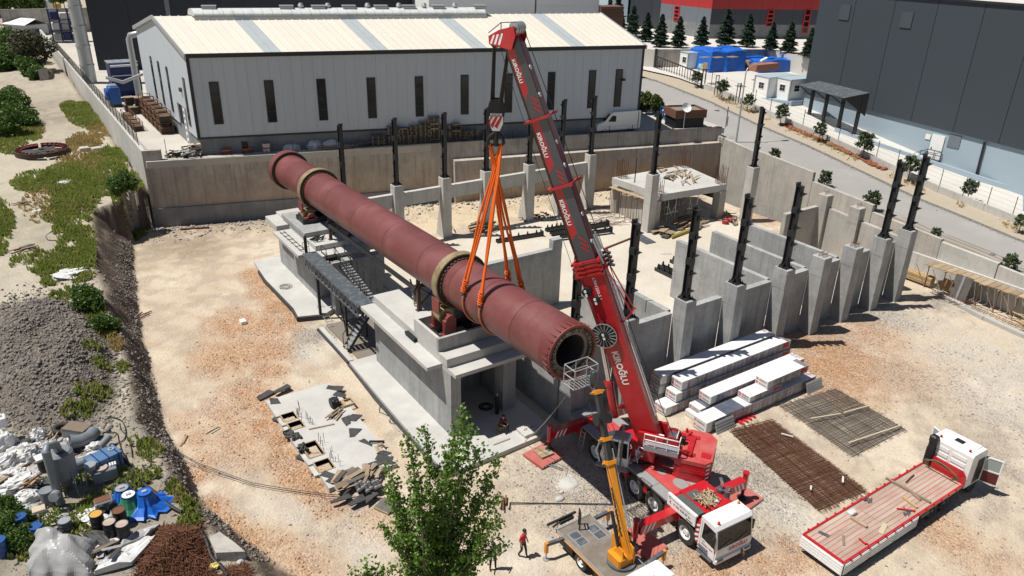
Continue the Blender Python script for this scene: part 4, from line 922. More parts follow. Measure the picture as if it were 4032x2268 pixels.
for k in range(7):
 y=57.4+k*.9;b=MB();b.cyl((56.2,y,0),(56.2,y,3.0),.035,n=6);b.bar((55.7,y,3.0),(56.9,y,3.0),.08);b.bd('prop',M_RUST,t)
for i in range(2):
 for j in range(4):
  x,y=58.7+i*1.2+3.4*(j>1),56.1+(j%2)*1.6;b=MB();b.cyl((x,y,0),(x,y,3.2),.04,n=6);b.bd('prop',M_GALV,t)
for(x0,x1)in((58.7,59.9),(62.1,63.3)):
 for y in(56.1,57.7):
  b=MB();b.bar((x0,y,.3),(x1,y,2.4),.05);b.bar((x0,y,2.4),(x1,y,.3),.05);b.bar((x0-.4,y,1.5),(x1+.4,y,1.5),.08);b.bd('brace',M_GALV,t)
for cx,cy,lab in((57.6,62.7,'back left'),(67.3,62.5,'far right'),(65.9,55.4,'near right'),(57.2,56.4,'near left')):
 g=thing('rebar_cage','rusty rebar column cage standing on the %s corner of the raised slab'%lab,'rebar cage',(cx,cy,SZ),'rebar cages on the raised slab')
 H=2.1 if lab!='near left' else 1.5
 for k in range(16):
  a=k%4;s=k//4;q=-.42+.28*a if True else 0
  x,y=((q,-.42),(.42,q),(-q,.42),(-.42,-q))[s];b=MB();b.tube([(cx+x,cy+y,SZ),(cx+x+rU(-.05,.05),cy+y+rU(-.05,.05),SZ+H+rU(-.25,.2))],.022,5);b.bd('bar',M_REBAR,g)
 for k in range(6):
  z=SZ+.15+k*.13;b=MB()
  for(x0,y0),(x1,y1)in(((-.44,-.44),(.44,-.44)),((.44,-.44),(.44,.44)),((.44,.44),(-.44,.44)),((-.44,.44),(-.44,-.44))):b.bar((cx+x0,cy+y0,z),(cx+x1,cy+y1,z),.02)
  b.bd('link',M_REBAR,g)
  #  KILN PIERS
t=thing('kiln_pier','near concrete kiln pier with overhanging slabs and roller pit','pier',(21.7,40,0))
b=MB();b.box(19.1,19.55,35.9,45.2,-.4,4.74);b.bd('side_wall',M_NEWCON,t)
b=MB();b.box(19.1,19.8,34.2,35.88,-.4,4.74);b.bd('front_leg',M_NEWCON,t)
b=MB();b.box(23.36,24.31,34.9,35.9,-.4,4.74);b.bd('front_leg',M_NEWCON,t)
b=MB();b.box(23.9,24.31,35.92,45.2,-.4,4.74);b.bd('side_wall',M_NEWCON,t)
b=MB();b.box(19.57,23.88,44.8,45.2,-.4,4.74);b.bd('back_wall',M_NEWCON,t)
b=MB();b.box(19.57,23.88,38.6,38.95,-.4,4.74);b.bd('inner_wall',M_NEWCON,t)
b=MB();b.box(19.12,24.6,33.65,45.5,4.75,5.0);b.bd('slab',M_SLAB,t)
b=MB();b.box(18.1,19.11,35.3,45.2,4.75,5.005);b.bd('side_slab',M_SLAB,t)
b=MB();b.bbox(19.1,24.4,34.64,45.17,5.003,5.6,.02);b.bd('plinth',M_SLAB,t)
for k,(x0,x1,y0,y1)in enumerate(((19.1,24.4,35.67,35.87),(19.1,24.4,38.7,38.9),(19.1,19.3,35.88,38.69),(24.2,24.4,35.88,38.69))):
 b=MB();b.box(x0,x1,y0,y1,5.602,6.5);b.bd('pit_curb',M_SLAB if k else M_NEWCON,t)
for k in range(3):
 b=MB();b.cyl((20.1+.0*k,39.35+k*.42,5.603),(20.1,39.35+k*.42,5.608),.14,n=12);b.bd('sleeve_hole',M_BLACK,t)
ap=[T('f',715,1240,.35),T('j',560,-160,.35),T('j',900,90,.35),T('j',1200,330,.35)]
t=thing('concrete_apron','pale concrete footing strip along the near kiln pier','slab',(18,40,0))
b=MB();b.prism([(17.35,46.1),(17.2,41),(17.1,35.2),(17.1,31.2),(19.0,31.2),(25,31.4),(25,46.1)],-.5,.3);b.bd('slab',M_SLAB,t)
b=MB();b.prism([(17.2,46.15),(16.95,41),(16.9,31.1),(17.08,31.15),(17.08,35.2),(17.18,41),(17.32,46.15)],-.4,.12);b.bd('membrane_edge',M_MEMBRANE,t)
t=thing('kiln_pier','far concrete kiln pier with stepped slabs under the back tyre','pier',(21.6,60,0))
b=MB();b.box(19.1,24.1,57.1,66.5,-.4,4.74);b.bd('wall',M_NEWCON,t)
b=MB();b.box(19.12,24.3,55.05,66.6,4.75,5.0);b.bd('slab',M_SLAB,t)
b=MB();b.box(17.55,19.11,56.2,62.5,4.75,5.005);b.bd('side_slab',M_SLAB,t)
b=MB();b.box(18.0,19.11,62.9,66.0,4.75,5.3);b.bd('side_slab',M_SLAB,t)
b=MB();b.bbox(19.1,24.2,56.4,66.4,5.003,5.45,.02);b.bd('plinth',M_SLAB,t)
b=MB();b.bbox(19.0,24.2,58.6,64.4,5.452,5.85,.02);b.bd('roller_block',M_NEWCON,t)
b=MB();b.box(19.6,24.1,54.2,55.0,-.4,4.6);b.bd('front_wall',M_NEWCON,t)
t=thing('concrete_apron','pale concrete footing pad around the far kiln pier','slab',(18,58,0))
r3=lambda x,y,z:at(1000+x/3.22,1000+y/3.22,z)
pp=[r3(60,190,.45),r3(150,320,.45),r3(500,680,.45),r3(560,790,.45),r3(900,755,.45),r3(1000,690,.45)]
pl=[(p.x,p.y)for p in pp]+[(24.5,55.2),(24.5,68),(17.0,68)]
b=MB();b.prism(pl,-.5,.42);b.bd('slab',M_SLAB,t)
b=MB()
for i in range(4):
 a,c=pp[i],pp[i+1];b.bar((a.x-.05,a.y-.05,.12),(c.x-.05,c.y-.08,.12),.16,.5)
b.bd('membrane_edge',M_MEMBRANE,t)
t=thing('trench_wall','low dark edged concrete trench wall between the two kiln piers','wall',(17.8,50,0))
for(y0,y1)in((46.3,49.3),(49.32,52.4)):
 b=MB();b.box(17.4,17.75,y0,y1,-.4,.25);b.bd('wall_panel',M_SLAB,t)
 b=MB();b.box(17.25,17.39,y0,y1,-.4,.2);b.bd('membrane_edge',M_MEMBRANE,t)
b=MB();b.prism([(18.2,46.3),(23.5,46.3),(23.5,52.8),(18.2,52.8)],-.2,.10);b.bd('floor',M_DIRT,t)
# service bridge between the piers
t=thing('service_bridge','grey steel truss bridge spanning between the two kiln piers','bridge',(18.5,50.5,5))
for i in range(5):
 y0,y1=45.15+i*2.24,45.15+(i+1)*2.24-.01;b=MB();b.box(17.95-.0,19.08,y0,y1,5.0+.006,5.05);b.bd('deck_plate',M_GREYSTEEL,t)
for x in(17.97,19.05):
 b=MB();b.bar((x,45.1,4.95),(x,56.35,4.95),.12,.12);b.bd('top_chord',M_GREYSTEEL,t)
 b=MB();b.bar((x,45.3,4.12),(x,55.9,4.12),.12,.12);b.bd('bottom_chord',M_GREYSTEEL,t)
 n=15
 for i in range(n):
  y0,y1=45.3+i*10.6/n,45.3+(i+1)*10.6/n;b=MB();b.bar((x,y0,4.15),(x,(y0+y1)/2,4.9),.07);b.bar((x,(y0+y1)/2,4.9),(x,y1,4.15),.07);b.bd('truss_web',M_GREYSTEEL,t)
b=MB();b.bar((18.3,54.3,.3),(18.3,54.3,4.1),.2);b.bd('post',M_STEEL,t)
b=MB();b.bar((18.9,50.2,.1),(18.9,50.2,4.1),.16);b.bar((18.9,50.2,.1),(18.9,52,4.1),.1);b.bd('post',M_STEEL,t)
# stair and walkway behind it
r5=lambda x,y,z:at(1040+x/3.22,800+y/3.22,z)
t=thing('access_stair','black steel walkway and stair with handrails between the kiln piers','staircase',(21,50,0))
W0,W1=r5(800,735,4.6),r5(1330,925,3.6)
M_LAND=mat('rusty_deck_plate',(0.36,0.24,0.13),.8,0,c2=(.2,.12,.07),ns=2)
b=MB();b.box(W0.x-.1,W0.x+1.1,W0.y-.2,W0.y+.9,4.5,4.6);b.bd('landing',M_LAND,t)
L0=V3((W0.x+1.15,W0.y+.2,4.55));L1=V3((W0.x+1.3,W0.y-5.6,3.0))
for i in range(16):
 p=L0.lerp(L1,(i+.5)/16);b=MB();b.box(p.x-.4,p.x+.4,p.y-.12,p.y+.12,p.z-.02,p.z+.03);b.bd('tread',M_GALV,t)
for s in(-.43,.43):
 b=MB();b.bar(L0+V3((s,0,-.1)),L1+V3((s,0,-.1)),.05,.22);b.bd('stringer',M_STEEL,t)
 b=MB()
 for hh in(.55,1.05):b.bar(L0+V3((s,0,hh)),L1+V3((s,0,hh)),.045)
 for i in range(6):p=L0.lerp(L1,i/5)+V3((s,0,0));b.bar(p,p+V3((0,0,1.05)),.045)
 b.bd('handrail',M_STEEL,t)
pf=L1+V3((0,-.9,0));b=MB();b.box(pf.x-.6,pf.x+1.0,pf.y-.8,pf.y+.9,pf.z-.1,pf.z);b.bd('landing',M_STEEL,t)
b=MB()
for x,y in((-.6,-.8),(1,-.8),(1,.9),(-.6,.9)):b.bar((pf.x+x,pf.y+y,pf.z),(pf.x+x,pf.y+y,pf.z+1.1),.045);b.bar((pf.x+x,pf.y+y,0),(pf.x+x,pf.y+y,pf.z-.1),.1)
for hh in(.55,1.1):b.bar((pf.x+1,pf.y-.8,pf.z+hh),(pf.x+1,pf.y+.9,pf.z+hh),.045);b.bar((pf.x-.6,pf.y-.8,pf.z+hh),(pf.x+1,pf.y-.8,pf.z+hh),.045)
b.bd('handrail',M_STEEL,t)
S0=pf+V3((-.6,0,0));S1=S0+V3((-2.2,-.2,-2.8))
for i in range(10):
 p=S0.lerp(S1,(i+.5)/10);b=MB();b.box(p.x-.13,p.x+.13,p.y-.4,p.y+.4,p.z-.02,p.z+.03);b.bd('tread',M_GALV,t)
for s in(-.43,.43):
 b=MB();b.bar(S0+V3((0,s,-.1)),S1+V3((0,s,-.1)),.05,.2);b.bd('stringer',M_STEEL,t)
 b=MB();b.bar(S0+V3((0,s,1)),S1+V3((0,s,1)),.045);b.bar(S1+V3((0,s,0)),S1+V3((0,s,1)),.045);b.bd('handrail',M_STEEL,t)
b=MB()
for(x0,y0,x1,y1)in((W0.x-.1,W0.y+.9,W0.x-.1,W0.y-.2),(W0.x-.1,W0.y-.2,W0.x+.7,W0.y-.2)):
 for hh in(.55,1.1):b.bar((x0,y0,4.6+hh),(x1,y1,4.6+hh),.045)
 for q in(0,1):b.bar((x0+(x1-x0)*q,y0+(y1-y0)*q,4.6),(x0+(x1-x0)*q,y0+(y1-y0)*q,5.7),.045)
b.bar((W0.x+.2,W0.y+.2,0),(W0.x+.2,W0.y+.2,4.5),.14);b.bd('handrail',M_STEEL,t)
# small things on the piers
p=r5(535,630,5.0);t=thing('gas_cylinder','tall black gas cylinder in a rack on the far kiln pier','gas cylinder',p)
b=MB();b.cyl(p+V3((0,0,.05)),p+V3((0,0,1.35)),.13,n=12);b.cyl(p+V3((0,0,1.35)),p+V3((0,0,1.5)),.13,.05,n=12);b.bd('bottle',M_BLACK,t)
b=MB();b.cyl(p+V3((0,0,1.5)),p+V3((0,0,1.62)),.06,n=8);b.bd('cap',M_GALV,t)
b=MB()
for s in(-.25,.25):b.bar(p+V3((s,0,0)),p+V3((s,0,.95)),.03)
for hh in(.5,.95):b.bar(p+V3((-.25,0,hh)),p+V3((.25,0,hh)),.03)
b.bd('rack',M_STEEL,t)
def ladder(p,q,w,n,name,label,m,parent=None):
 p=V3(p);q=V3(q);d=(q-p).normalized();s=d.cross(V3((0,0,1))).normalized()*w/2
 t=thing(name,label,'ladder',p);b=MB();b.bar(p+s,q+s,.04);b.bar(p-s,q-s,.04);b.bd('rail',m,t)
 for i in range(n):c=p.lerp(q,(i+.5)/n);b=MB();b.bar(c-s*1.5,c+s*1.5,.035);b.bd('rung',m,t)
 return t
ladder((18.2,62.2,5.04),(18.25,56.8,5.04),.35,6,'steel_ladder','thin steel ladder lying on the far pier side slab',M_STEEL)
ladder(r3(830,640,.48),r3(1010,950,.1),.45,5,'steel_ladder','steel ladder lying off the edge of the far footing pad',M_GALV)
def hosecoil(c,r,n,name,label,m,rad=.025):
 c=V3(c);pts=[]
 for i in range(n*14+1):
  a=2*PI*i/14;rr=r*(.72+.28*sin(a*.37+1));pts.append(c+V3((rr*cos(a),rr*sin(a)*.9,.03+.02*sin(a*.61)+.01*i/14)))
 b=MB();b.tube(pts,rad,5);o=b.bd(name,m);tag(o,label,'hose');return o
hosecoil(r3(400,415,.47),.55,4,'hose_coil','grey hose coiled on the far footing pad',mat('grey_hose',(.3,.29,.27),.8))
p=r5(1050,560,5.0)
def plank(c,L,w,h,ang,tilt=0.0):
 d=V3((cos(ang)*cos(tilt),sin(ang)*cos(tilt),sin(tilt)));s=V3((-sin(ang),cos(ang),0));u=d.cross(s)
 b=MB();b.obox(V3(c)+V3((0,0,h/2)),d,s,u*1,L/2,w/2,h/2);return b
def pile(name,label,cat,c,n,L,w,h,rad,m,ang0=0.0,spread=1.0,zs=.04,part='plank',group=None,tilt=.0):
 t=thing(name,label,cat,c,group)
 for i in range(n):
  q=V3(c)+V3((rU(-rad,rad),rU(-rad,rad),zs*i*.6))
  mm=m[i%len(m)]if isinstance(m,(list,tuple))else m
  plank(q,L*rU(.5,1),w*rU(.6,1.1),h,ang0+rU(-spread,spread),rU(-tilt,tilt)).bd(part,mm,t)
 return t
pile('steel_offcuts','loose black steel offcuts on the far kiln pier','scrap',r5(700,470,5.46),9,1.3,.1,.06,.5,M_STEEL,.5,.5,part='offcut')
# bundle of black rods on the near pier
p=at(1400+540/2.415,1100+555/2.415,5.02);t=thing('rod_bundle','bundle of black anchor rods lying on the near pier side slab','rods',p)
for k in range(16):
 a=V3(((k%6)*.08-.2,rU(-.08,.08),.06+.08*(k//6)));b=MB();b.cyl(p+a+V3((0,-.65,0)),p+a+V3((0,.65,0)),.035,n=6);b.bd('rod',M_STEEL,t)
p=at(1650,1160,5.6);
M_RACK=mat('pale_timber',(0.5,.43,.3),.8,0,ns=3)
t=thing('timber_pallet','pale slatted pallet leaning under the kiln on the near pier','pallet',(21.3,41.9,5.6))
for k in range(6):b=MB();b.bar((20.75+k*.19,42.0,5.65),(20.75+k*.19,42.35,6.9),.09,.02);b.bd('slat',M_RACK,t)
for z in(5.8,6.25,6.7):b=MB();b.bar((20.7,42.05+(z-5.65)*.28+.05,z),(21.8,42.05+(z-5.65)*.28+.05,z),.09);b.bd('batten',M_RACK,t)
#  THE ROTARY KILN
KX=21.6
def kz(y):return 8.67-.029*(y-55)
kl=thing('rotary_kiln','long dark red steel rotary kiln tube slung from the crane','kiln',(KX,26,kz(26)))
def kring(y,r,n=72):return[(KX+r*cos(2*PI*i/n),y,kz(y)+r*sin(2*PI*i/n))for i in range(n)]
secs=[26.9,29.6,33.0,36.2,40.3,45.5,51.0,56.5,60.2,62.9,66.0,68.9]
for i in range(len(secs)-1):
 b=MB();y0,y1=secs[i],secs[i+1]-.035;b.loft([kring(y0,1.515),kring(y1,1.515)],smooth=True,caps=False);b.bd('shell_section',M_KILN,kl)
b=MB();b.loft([kring(26.6,1.495),kring(69.0,1.495)],smooth=True,caps=False);b.bd('weld_seam',M_DARKRUST,kl)
b=MB();b.loft([kring(68.8,1.515),kring(68.8,1.80),kring(69.75,1.80),kring(69.75,1.3)],caps=False);b.bd('end_flange',M_KILN,kl)
b=MB();b.ring((KX,68.72,kz(68.75)),(KX,68.79,kz(68.75)),1.78,1.52,64);b.bd('flange_face',M_DARKRUST,kl)
for k,y in enumerate((37.4,61.5)):
 b=MB();ro=1.83;b.loft([kring(y-.32,1.6),kring(y-.32,ro-.03),kring(y-.29,ro),kring(y+.29,ro),kring(y+.32,ro-.03),kring(y+.32,1.6),kring(y-.32,1.6)],caps=False,smooth=False);tr=b.bd('riding_tyre',[M_TYRERING],kl)
 b=MB();b.ring((KX,y-.345,kz(y)),(KX,y-.325,kz(y)),1.77,1.56,64);b.bd('tyre_face',M_DARKRUST,tr)
 for j in range(36):
  a=2*PI*j/36;b=MB();b.obox((KX+1.565*cos(a),y-.42,kz(y)+1.565*sin(a)),(-sin(a),0,cos(a)),(0,1,0),(cos(a),0,sin(a)),.085,.09,.05);b.bd('stop_block',M_DARKRUST,tr)
M_NOSEHOOP=mat('dark_red_oxide_hoop',(.15,.035,.032),.5,0,ns=2)
b=MB();b.loft([kring(26.92,1.5),kring(26.92,1.53),kring(26.1,1.53),kring(26.1,1.36)],caps=False);b.bd('nose_ring',M_NOSEHOOP,kl)
b=MB();b.ring((KX,26.0,kz(26)),(KX,26.1,kz(26)),1.53,1.40,72);b.bd('nose_flange',M_REDOX,kl)
for j in range(30):
 a=2*PI*j/30;c,s=cos(a),sin(a);tx=V3((-s,0,c));rr=V3((c,0,s));o=V3((KX,26.1,kz(26)))
 b=MB();v=[]
 for q in(-.02,.02):v+=[o+rr*1.53+tx*q,o+rr*1.53+tx*q+V3((0,.55,0)),o+rr*1.62+tx*q]
 b.add(v,[(0,1,2),(5,4,3),(0,3,4,1),(1,4,5,2),(2,5,3,0)]);b.bd('gusset',M_KILN,kl)
M_CAST=mat('heat_stained_casting',(.16,.125,.095),.6,.3,c2=(.07,.055,.045),ns=3,c3=(.3,.22,.14),ns3=2,amt3=.6,rnd_amt=.35)
for j in range(40):
 a=2*PI*(j+.5)/40;c,s=cos(a),sin(a);tx=V3((-s,0,c));rr=V3((c,0,s))
 b=MB();b.obox(V3((KX,26.12+rU(-.02,.05),kz(26)))+rr*1.24,rr,V3((0,1,0)),tx,.13,.10,.07+rU(-.012,.012));b.obox(V3((KX,25.98,kz(26)))+rr*1.3,rr,V3((0,1,0)),tx,.03,.05,.03);b.bd('nose_casting',M_CAST,kl)
M_LINING=mat('refractory_lining',(.075,.06,.05),.9,0,c2=(.035,.028,.025),ns=2)
b=MB();b.ring((KX,26.2,kz(26)),(KX,26.3,kz(26)),1.38,.93,48);b.bd('refractory_face',mat('refractory_brick_face',(.26,.22,.185),.9,0,c2=(.14,.11,.09),ns=3),kl)
b=MB();n=40;b.loft([kring(26.25,.935,n),kring(68,.935,n)],smooth=True,caps=False);b.loft([kring(67.9,.94,n),kring(67.95,.01,n)],caps=False);b.bd('bore_lining_and_light_stop',M_LINING,kl)  # end disc is added so no daylight shows through the open bore
# rust freckles on the shell
M_FRECK=mat('rust_freckle',(.17,.03,.028),.6,0,ns=2)
b=MB()
for k in range(26):
 y=rU(27.4,32.5);a=R(rU(95,150));r=rnd.choice([.015,.02,.03,.05]);o=V3((KX,y,kz(y)));rr=V3((cos(a),0,sin(a)));tx=V3((-sin(a),0,cos(a)))
 b.add([o+rr*1.519+tx*r*.6*cos(q*PI/4)+V3((0,1,0))*r*1.5*sin(q*PI/4)for q in range(8)],[tuple(range(8))])
o=b.bd('rust_freckle',M_FRECK,kl);o['kind']='stuff'
# supports
def roller_station(y,zb,label):
 t=thing('roller_station',label,'kiln rollers',(KX,y,zb))
 b=MB()
 for yy in(y-.75,y+.75):b.box(KX-1.95,KX+1.95,yy-.14,yy+.14,zb,zb+.42)
 for xx in(-1.8,-.6,.6,1.8):b.box(KX+xx-.12,KX+xx+.12,y-.6,y+.6,zb+.02,zb+.4)
 b.bd('base_frame',M_STEEL,t)
 for s in(-1,1):
  cx=KX+s*1.19;cz=kz(y)-2.06;r=.53
  b=MB();b.cyl((cx,y-.36,cz),(cx,y+.36,cz),r,n=28);ro=b.bd('support_roller',mat('worn_roller_steel',(.40,.36,.19),.4,.4,c2=(.3,.26,.14),ns=3),t)
  b=MB();b.cyl((cx,y-.75,cz),(cx,y+.75,cz),.14,n=12);b.bd('axle',M_DARKRUST,ro)
  for yy in(y-.72,y+.72):
   b=MB();b.bbox(cx-.42,cx+.42,yy-.18,yy+.18,zb+.42,cz,.05);b.cyl((cx,yy-.2,cz),(cx,yy+.2,cz),.3,n=16);b.box(cx-.55,cx+.55,yy-.2,yy+.2,zb+.42,zb+.55);b.bd('bearing_housing',M_REDOX,t)
 b=MB();b.obox((KX-1.75,y-.05,kz(y)-1.25),(1,0,0),(0,1,0),(0,0,1),.05,.45,.4);b.bd('guard_plate',M_REDOX,t)
roller_station(37.35,5.61,'red roller bearings under the near kiln tyre in the curb pit')
roller_station(61.5,5.86,'red roller bearings under the far kiln tyre')
for y,z0,lab in((57.2,5.45,'dark braced steel trestle under the kiln on the far pier'),(41.4,5.6,'dark steel trestle under the kiln on the near pier')):
 t=thing('steel_trestle',lab,'trestle',(KX,y,z0));zt=kz(y)-1.62
 for s in(-.86,.86):b=MB();b.bar((KX+s,y,z0),(KX+s,y,zt+.4),.22);b.box(KX+s-.2,KX+s+.2,y-.2,y+.2,z0,z0+.03);b.bd('post',M_STEELBROWN,t)
 b=MB();b.bar((KX-.86,y,z0+.3),(KX+.86,y,zt-.1),.08);b.bar((KX+.86,y,z0+.3),(KX-.86,y,zt-.1),.08);b.bar((KX-.86,y,z0+.3),(KX-.86,y+(-1.2 if y>50 else 1.2),zt),.08);b.bd('brace',M_STEELBROWN,t)
 b=MB();b.bar((KX-1.1,y,zt-.05),(KX+1.1,y,zt-.05),.2,.22);b.bd('cross_beam',M_STEEL,t)
t=thing('girder','black steel girder running under the kiln between the trestles','girder',(KX-.86,49,6.9));b=MB();b.bar((KX-.95,57.0,6.75),(KX-.95,41.6,7.1),.16,.3);b.bd('beam',M_STEEL,t)
# timber formwork table by the road wall
fa,fb,fc,fd=T('h',1100,475,2.2),T('h',1690,680,2.2),T('h',1600,700,2.2),T('h',1090,490,2.2)
t=thing('formwork_table','timber formwork deck on props along the road wall','formwork',(68.6,28,0))
x0,x1=67.9,69.45
for i in range(16):
 y0=22.3+i*.62;b=MB();b.box(x0+rU(-.1,.1),x1,y0,y0+.58,2.15,2.2+rU(0,.03));b.bd('deck_board',M_WOOD,t)
for y in np.arange(22.5,32.3,1.55):
 b=MB();b.cyl((x0+.15,y,0),(x0+.15,y,2.1),.045,n=6);b.bd('prop',M_RUST,t);b=MB();b.bar((x0-.1,y,2.08),(x1,y,2.08),.1,.12);b.bd('joist',M_WOOD,t)
 b=MB();b.bar((x0+.15,y,.1),(x0+.15,y+1.2,1.9),.05);b.bd('brace',M_WOOD,t)
p=T('h',1420,600,2.25);t=thing('shuttering_board','black coated formwork panel leaning against the timber deck','panel',(67.6,p.y,0))
b=MB();b.obox((67.45,p.y-1.2,1.15),V3((.5,0,2.2)).normalized(),(0,1,0),V3((2.2,0,-.5)).normalized(),1.3,.75,.04);b.bd('sheet',M_PLYDARK,t)
b=MB();b.obox((67.40,p.y-1.2,1.18),V3((.5,0,2.2)).normalized(),(0,1,0),V3((2.2,0,-.5)).normalized(),1.3,.1,.045);b.bd('stiffener',M_GALV,t)
p=T('h',1350,740,.1);t=thing('plywood_offcut','fresh plywood sheets leaning beside the black formwork panel','plywood',p)
for k in range(3):b=MB();b.obox(p+V3((.2+.1*k,-.3+.45*k,.4)),V3((.7,0,.7)).normalized(),(0,1,0),V3((.7,0,-.7)).normalized(),.5,.22,.015);b.bd('sheet',M_WOODNEW,t)
a,c=T('h',1060,640,.2),T('h',1240,705,.2)
t=thing('timber_stack','stack of long square timbers strapped in steel cages by the road wall','timber',a)
for i in range(4):
 for j in range(4):b=MB();o=V3((.2*i-.4,0,.1+.2*j));b.bar(a+o+V3((0,1.8,0)),c+o,.17);b.bd('timber',[M_WOOD,M_WOODNEW][(i+j)%2],t)
t=thing('rebar_cage','long rusty rebar beam cage lying along the ground beam','rebar cage',(66.6,25,.2))
for k in range(6):
 zz=.3+.35*(k//2%2);xx=-.25+.5*(k%2);b=MB();b.tube([(66.9+xx,30.5,zz),(66.4+xx,25.5,zz),(65.8+xx,19.5,zz),(64.6+xx,12.5,zz)],.025,5);b.bd('bar',M_REBAR,t)
for k in range(34):
 f=k/33;y=30.3-f*17.6;x=float(np.interp(y,[12.5,19.5,25.5,30.5],[64.6,65.8,66.4,66.9]));b=MB()
 for(u,v),(u2,v2)in(((-.28,.28),(.28,.28)),((.28,.28),(.28,.68)),((.28,.68),(-.28,.68)),((-.28,.68),(-.28,.28))):b.bar((x+u,y,v),(x+u2,y,v2),.02)
 b.bd('link',M_REBAR,t)
pile('timber_scrap','scattered planks and boards on the strip behind the ground beam','scrap wood',(67.3,22.0,.2),26,2.2,.16,.05,1.4,[M_WOOD,M_WOODNEW,M_PALLET],1.4,.5)
#  THE RED MOBILE CRANE
def wheel(par,c,ax,r=.72,w=.45,hub=M_WHITE,name='wheel'):
 """tyre with a dished rim; ax points outwards"""
 c=V3(c);ax=V3(ax).normalized();u=V3((0,0,1));v=ax.cross(u).normalized();n=24
 rg=lambda o,rr:[c+ax*o+(v*cos(2*PI*i/n)+u*sin(2*PI*i/n))*rr for i in range(n)]
 b=MB();b.loft([rg(-w/2,r*.6),rg(-w/2,r*.93),rg(-w/2+.06,r),rg(w/2-.06,r),rg(w/2,r*.93),rg(w/2,r*.56)],smooth=False,caps=False);ty=b.bd('tyre',M_RUBBER,par)
 b=MB();b.loft([rg(w/2-.01,r*.57),rg(w/2-.02,r*.5),rg(w/2-.14,r*.46),rg(w/2-.16,r*.25),rg(w/2-.04,r*.22),rg(w/2-.03,.01)],caps=False);b.loft([rg(-w/2,r*.6),rg(-w/2+.05,.01)],caps=False);b.bd('rim',hub,ty)
 b=MB()
 for i in range(8):q=c+ax*(w/2-.13)+(v*cos(2*PI*i/8)+u*sin(2*PI*i/8))*r*.36;b.cyl(q,q+ax*.04,.03,n=6)
 b.bd('wheel_nut',M_GREYSTEEL,ty)
 for i in range(n):
  pass
 return ty
CO=V3((26.35,22.5,0));CF=V3((-.052,-.9986,0));CS=V3((.9986,-.052,0))
cf=frame(CO,CF,CS)
cr=thing('mobile_crane','big red and white five axle mobile crane lifting the kiln with its telescopic boom','crane',(CO.x,CO.y,0))
def cb(name,m,par,*boxes,bev=0):
 b=MB(cf)
 for q in boxes:
  if bev:b.bbox(*q,bev)
  else:b.box(*q)
 return b.bd(name,m,par)
cb('chassis',M_RED,cr,(-7.3,3.3,-.7,.7,.75,1.55),(-7.6,-7.0,-1.2,1.2,.8,1.5),(1.2,2.0,-1.25,1.25,.85,1.55))
AXU=[2.5,0.0,-1.6,-4.1,-5.3]
for u in AXU:
 for s in(-1,1):wheel(cr,cf((u,s*1.06,.73)),CS*s)
 cb('axle',M_BLACK,cr,(u-.12,u+.12,-.85,.85,.6,.85))
 # grey walkways with skirts, broken into plates
for s in(-1,1):
 for k in range(6):
  u0=-6.7+k*1.28;a,c=sorted((s*.66,s*1.3));cb('walkway_plate',M_GREYDECK,cr,(u0,u0+1.26,a,c,1.62,1.70))
  a,c=sorted((s*1.26,s*1.31));cb('mudguard',M_BLACK,cr,(u0,u0+1.26,a,c,1.48,1.615))
 a,c=sorted((s*.75,s*1.22));[cb('storage_box',M_RED,cr,(u0,u1,a,c,z0,1.6))for u0,u1,z0 in((-3.55,-2.25,.75),(-.95,-.65,.9),(.8,1.15,.8))]
cb('deck',M_REDDUST,cr,(-6.9,1.0,-.65,.65,1.56,1.74))
for(u,v,ru,rv)in((-1.0,.05,.32,.24),(.35,.25,.5,.36)):
 b=MB(cf);b.add([(u+ru*cos(a*PI/8),v+rv*sin(a*PI/8),1.746)for a in range(16)],[tuple(range(16))]);b.bd('worn_patch',M_GREYDECK,cr)
cb('engine_hood',M_RED,cr,(1.05,3.1,-.55,1.25,1.62,2.12),(1.0,1.2,-1.25,-.5,1.6,1.95))
cb('radiator_grille',mat('dark_grille',(.07,.085,.08),.6,0,c2=(.11,.12,.12),ns=6),cr,(1.35,3.0,-1.24,-.6,2.02,2.16),(1.4,2.2,-.45,.3,2.125,2.14))
sb=cb('side_board',M_WHITE,cr,(1.05,3.15,-1.36,-1.29,1.62,2.32),bev=.02)
cb('side_board_cap',M_WHITE,cr,(1.05,3.15,-1.285,-1.2,2.2,2.3))
lettering('www.kirogluvinc.com',cf((1.4,-1.37,2.08)),CF,(0,0,1),1.35,.12,M_TEXTG,cr,bold=.01)
lettering('0 262 658 87 61',cf((1.55,-1.37,1.84)),CF,(0,0,1),1.25,.15,M_TEXTG,cr,bold=.02)
lettering('LIEBHERR',cf((2.5,-1.37,1.68)),CF,(0,0,1),.5,.08,M_TEXTK,cr,bold=.04)
b=MB(cf);b.ring((1.25,-1.365,2.15),(1.25,-1.372,2.15),.09,.06,16);b.bd('emblem',M_TEXTG,cr)
b=MB(cf);b.tube([(1.33,-1.37,1.98),(1.27,-1.37,1.9),(1.36,-1.37,1.82)],.02,5);b.bd('phone_symbol',M_TEXTG,cr)
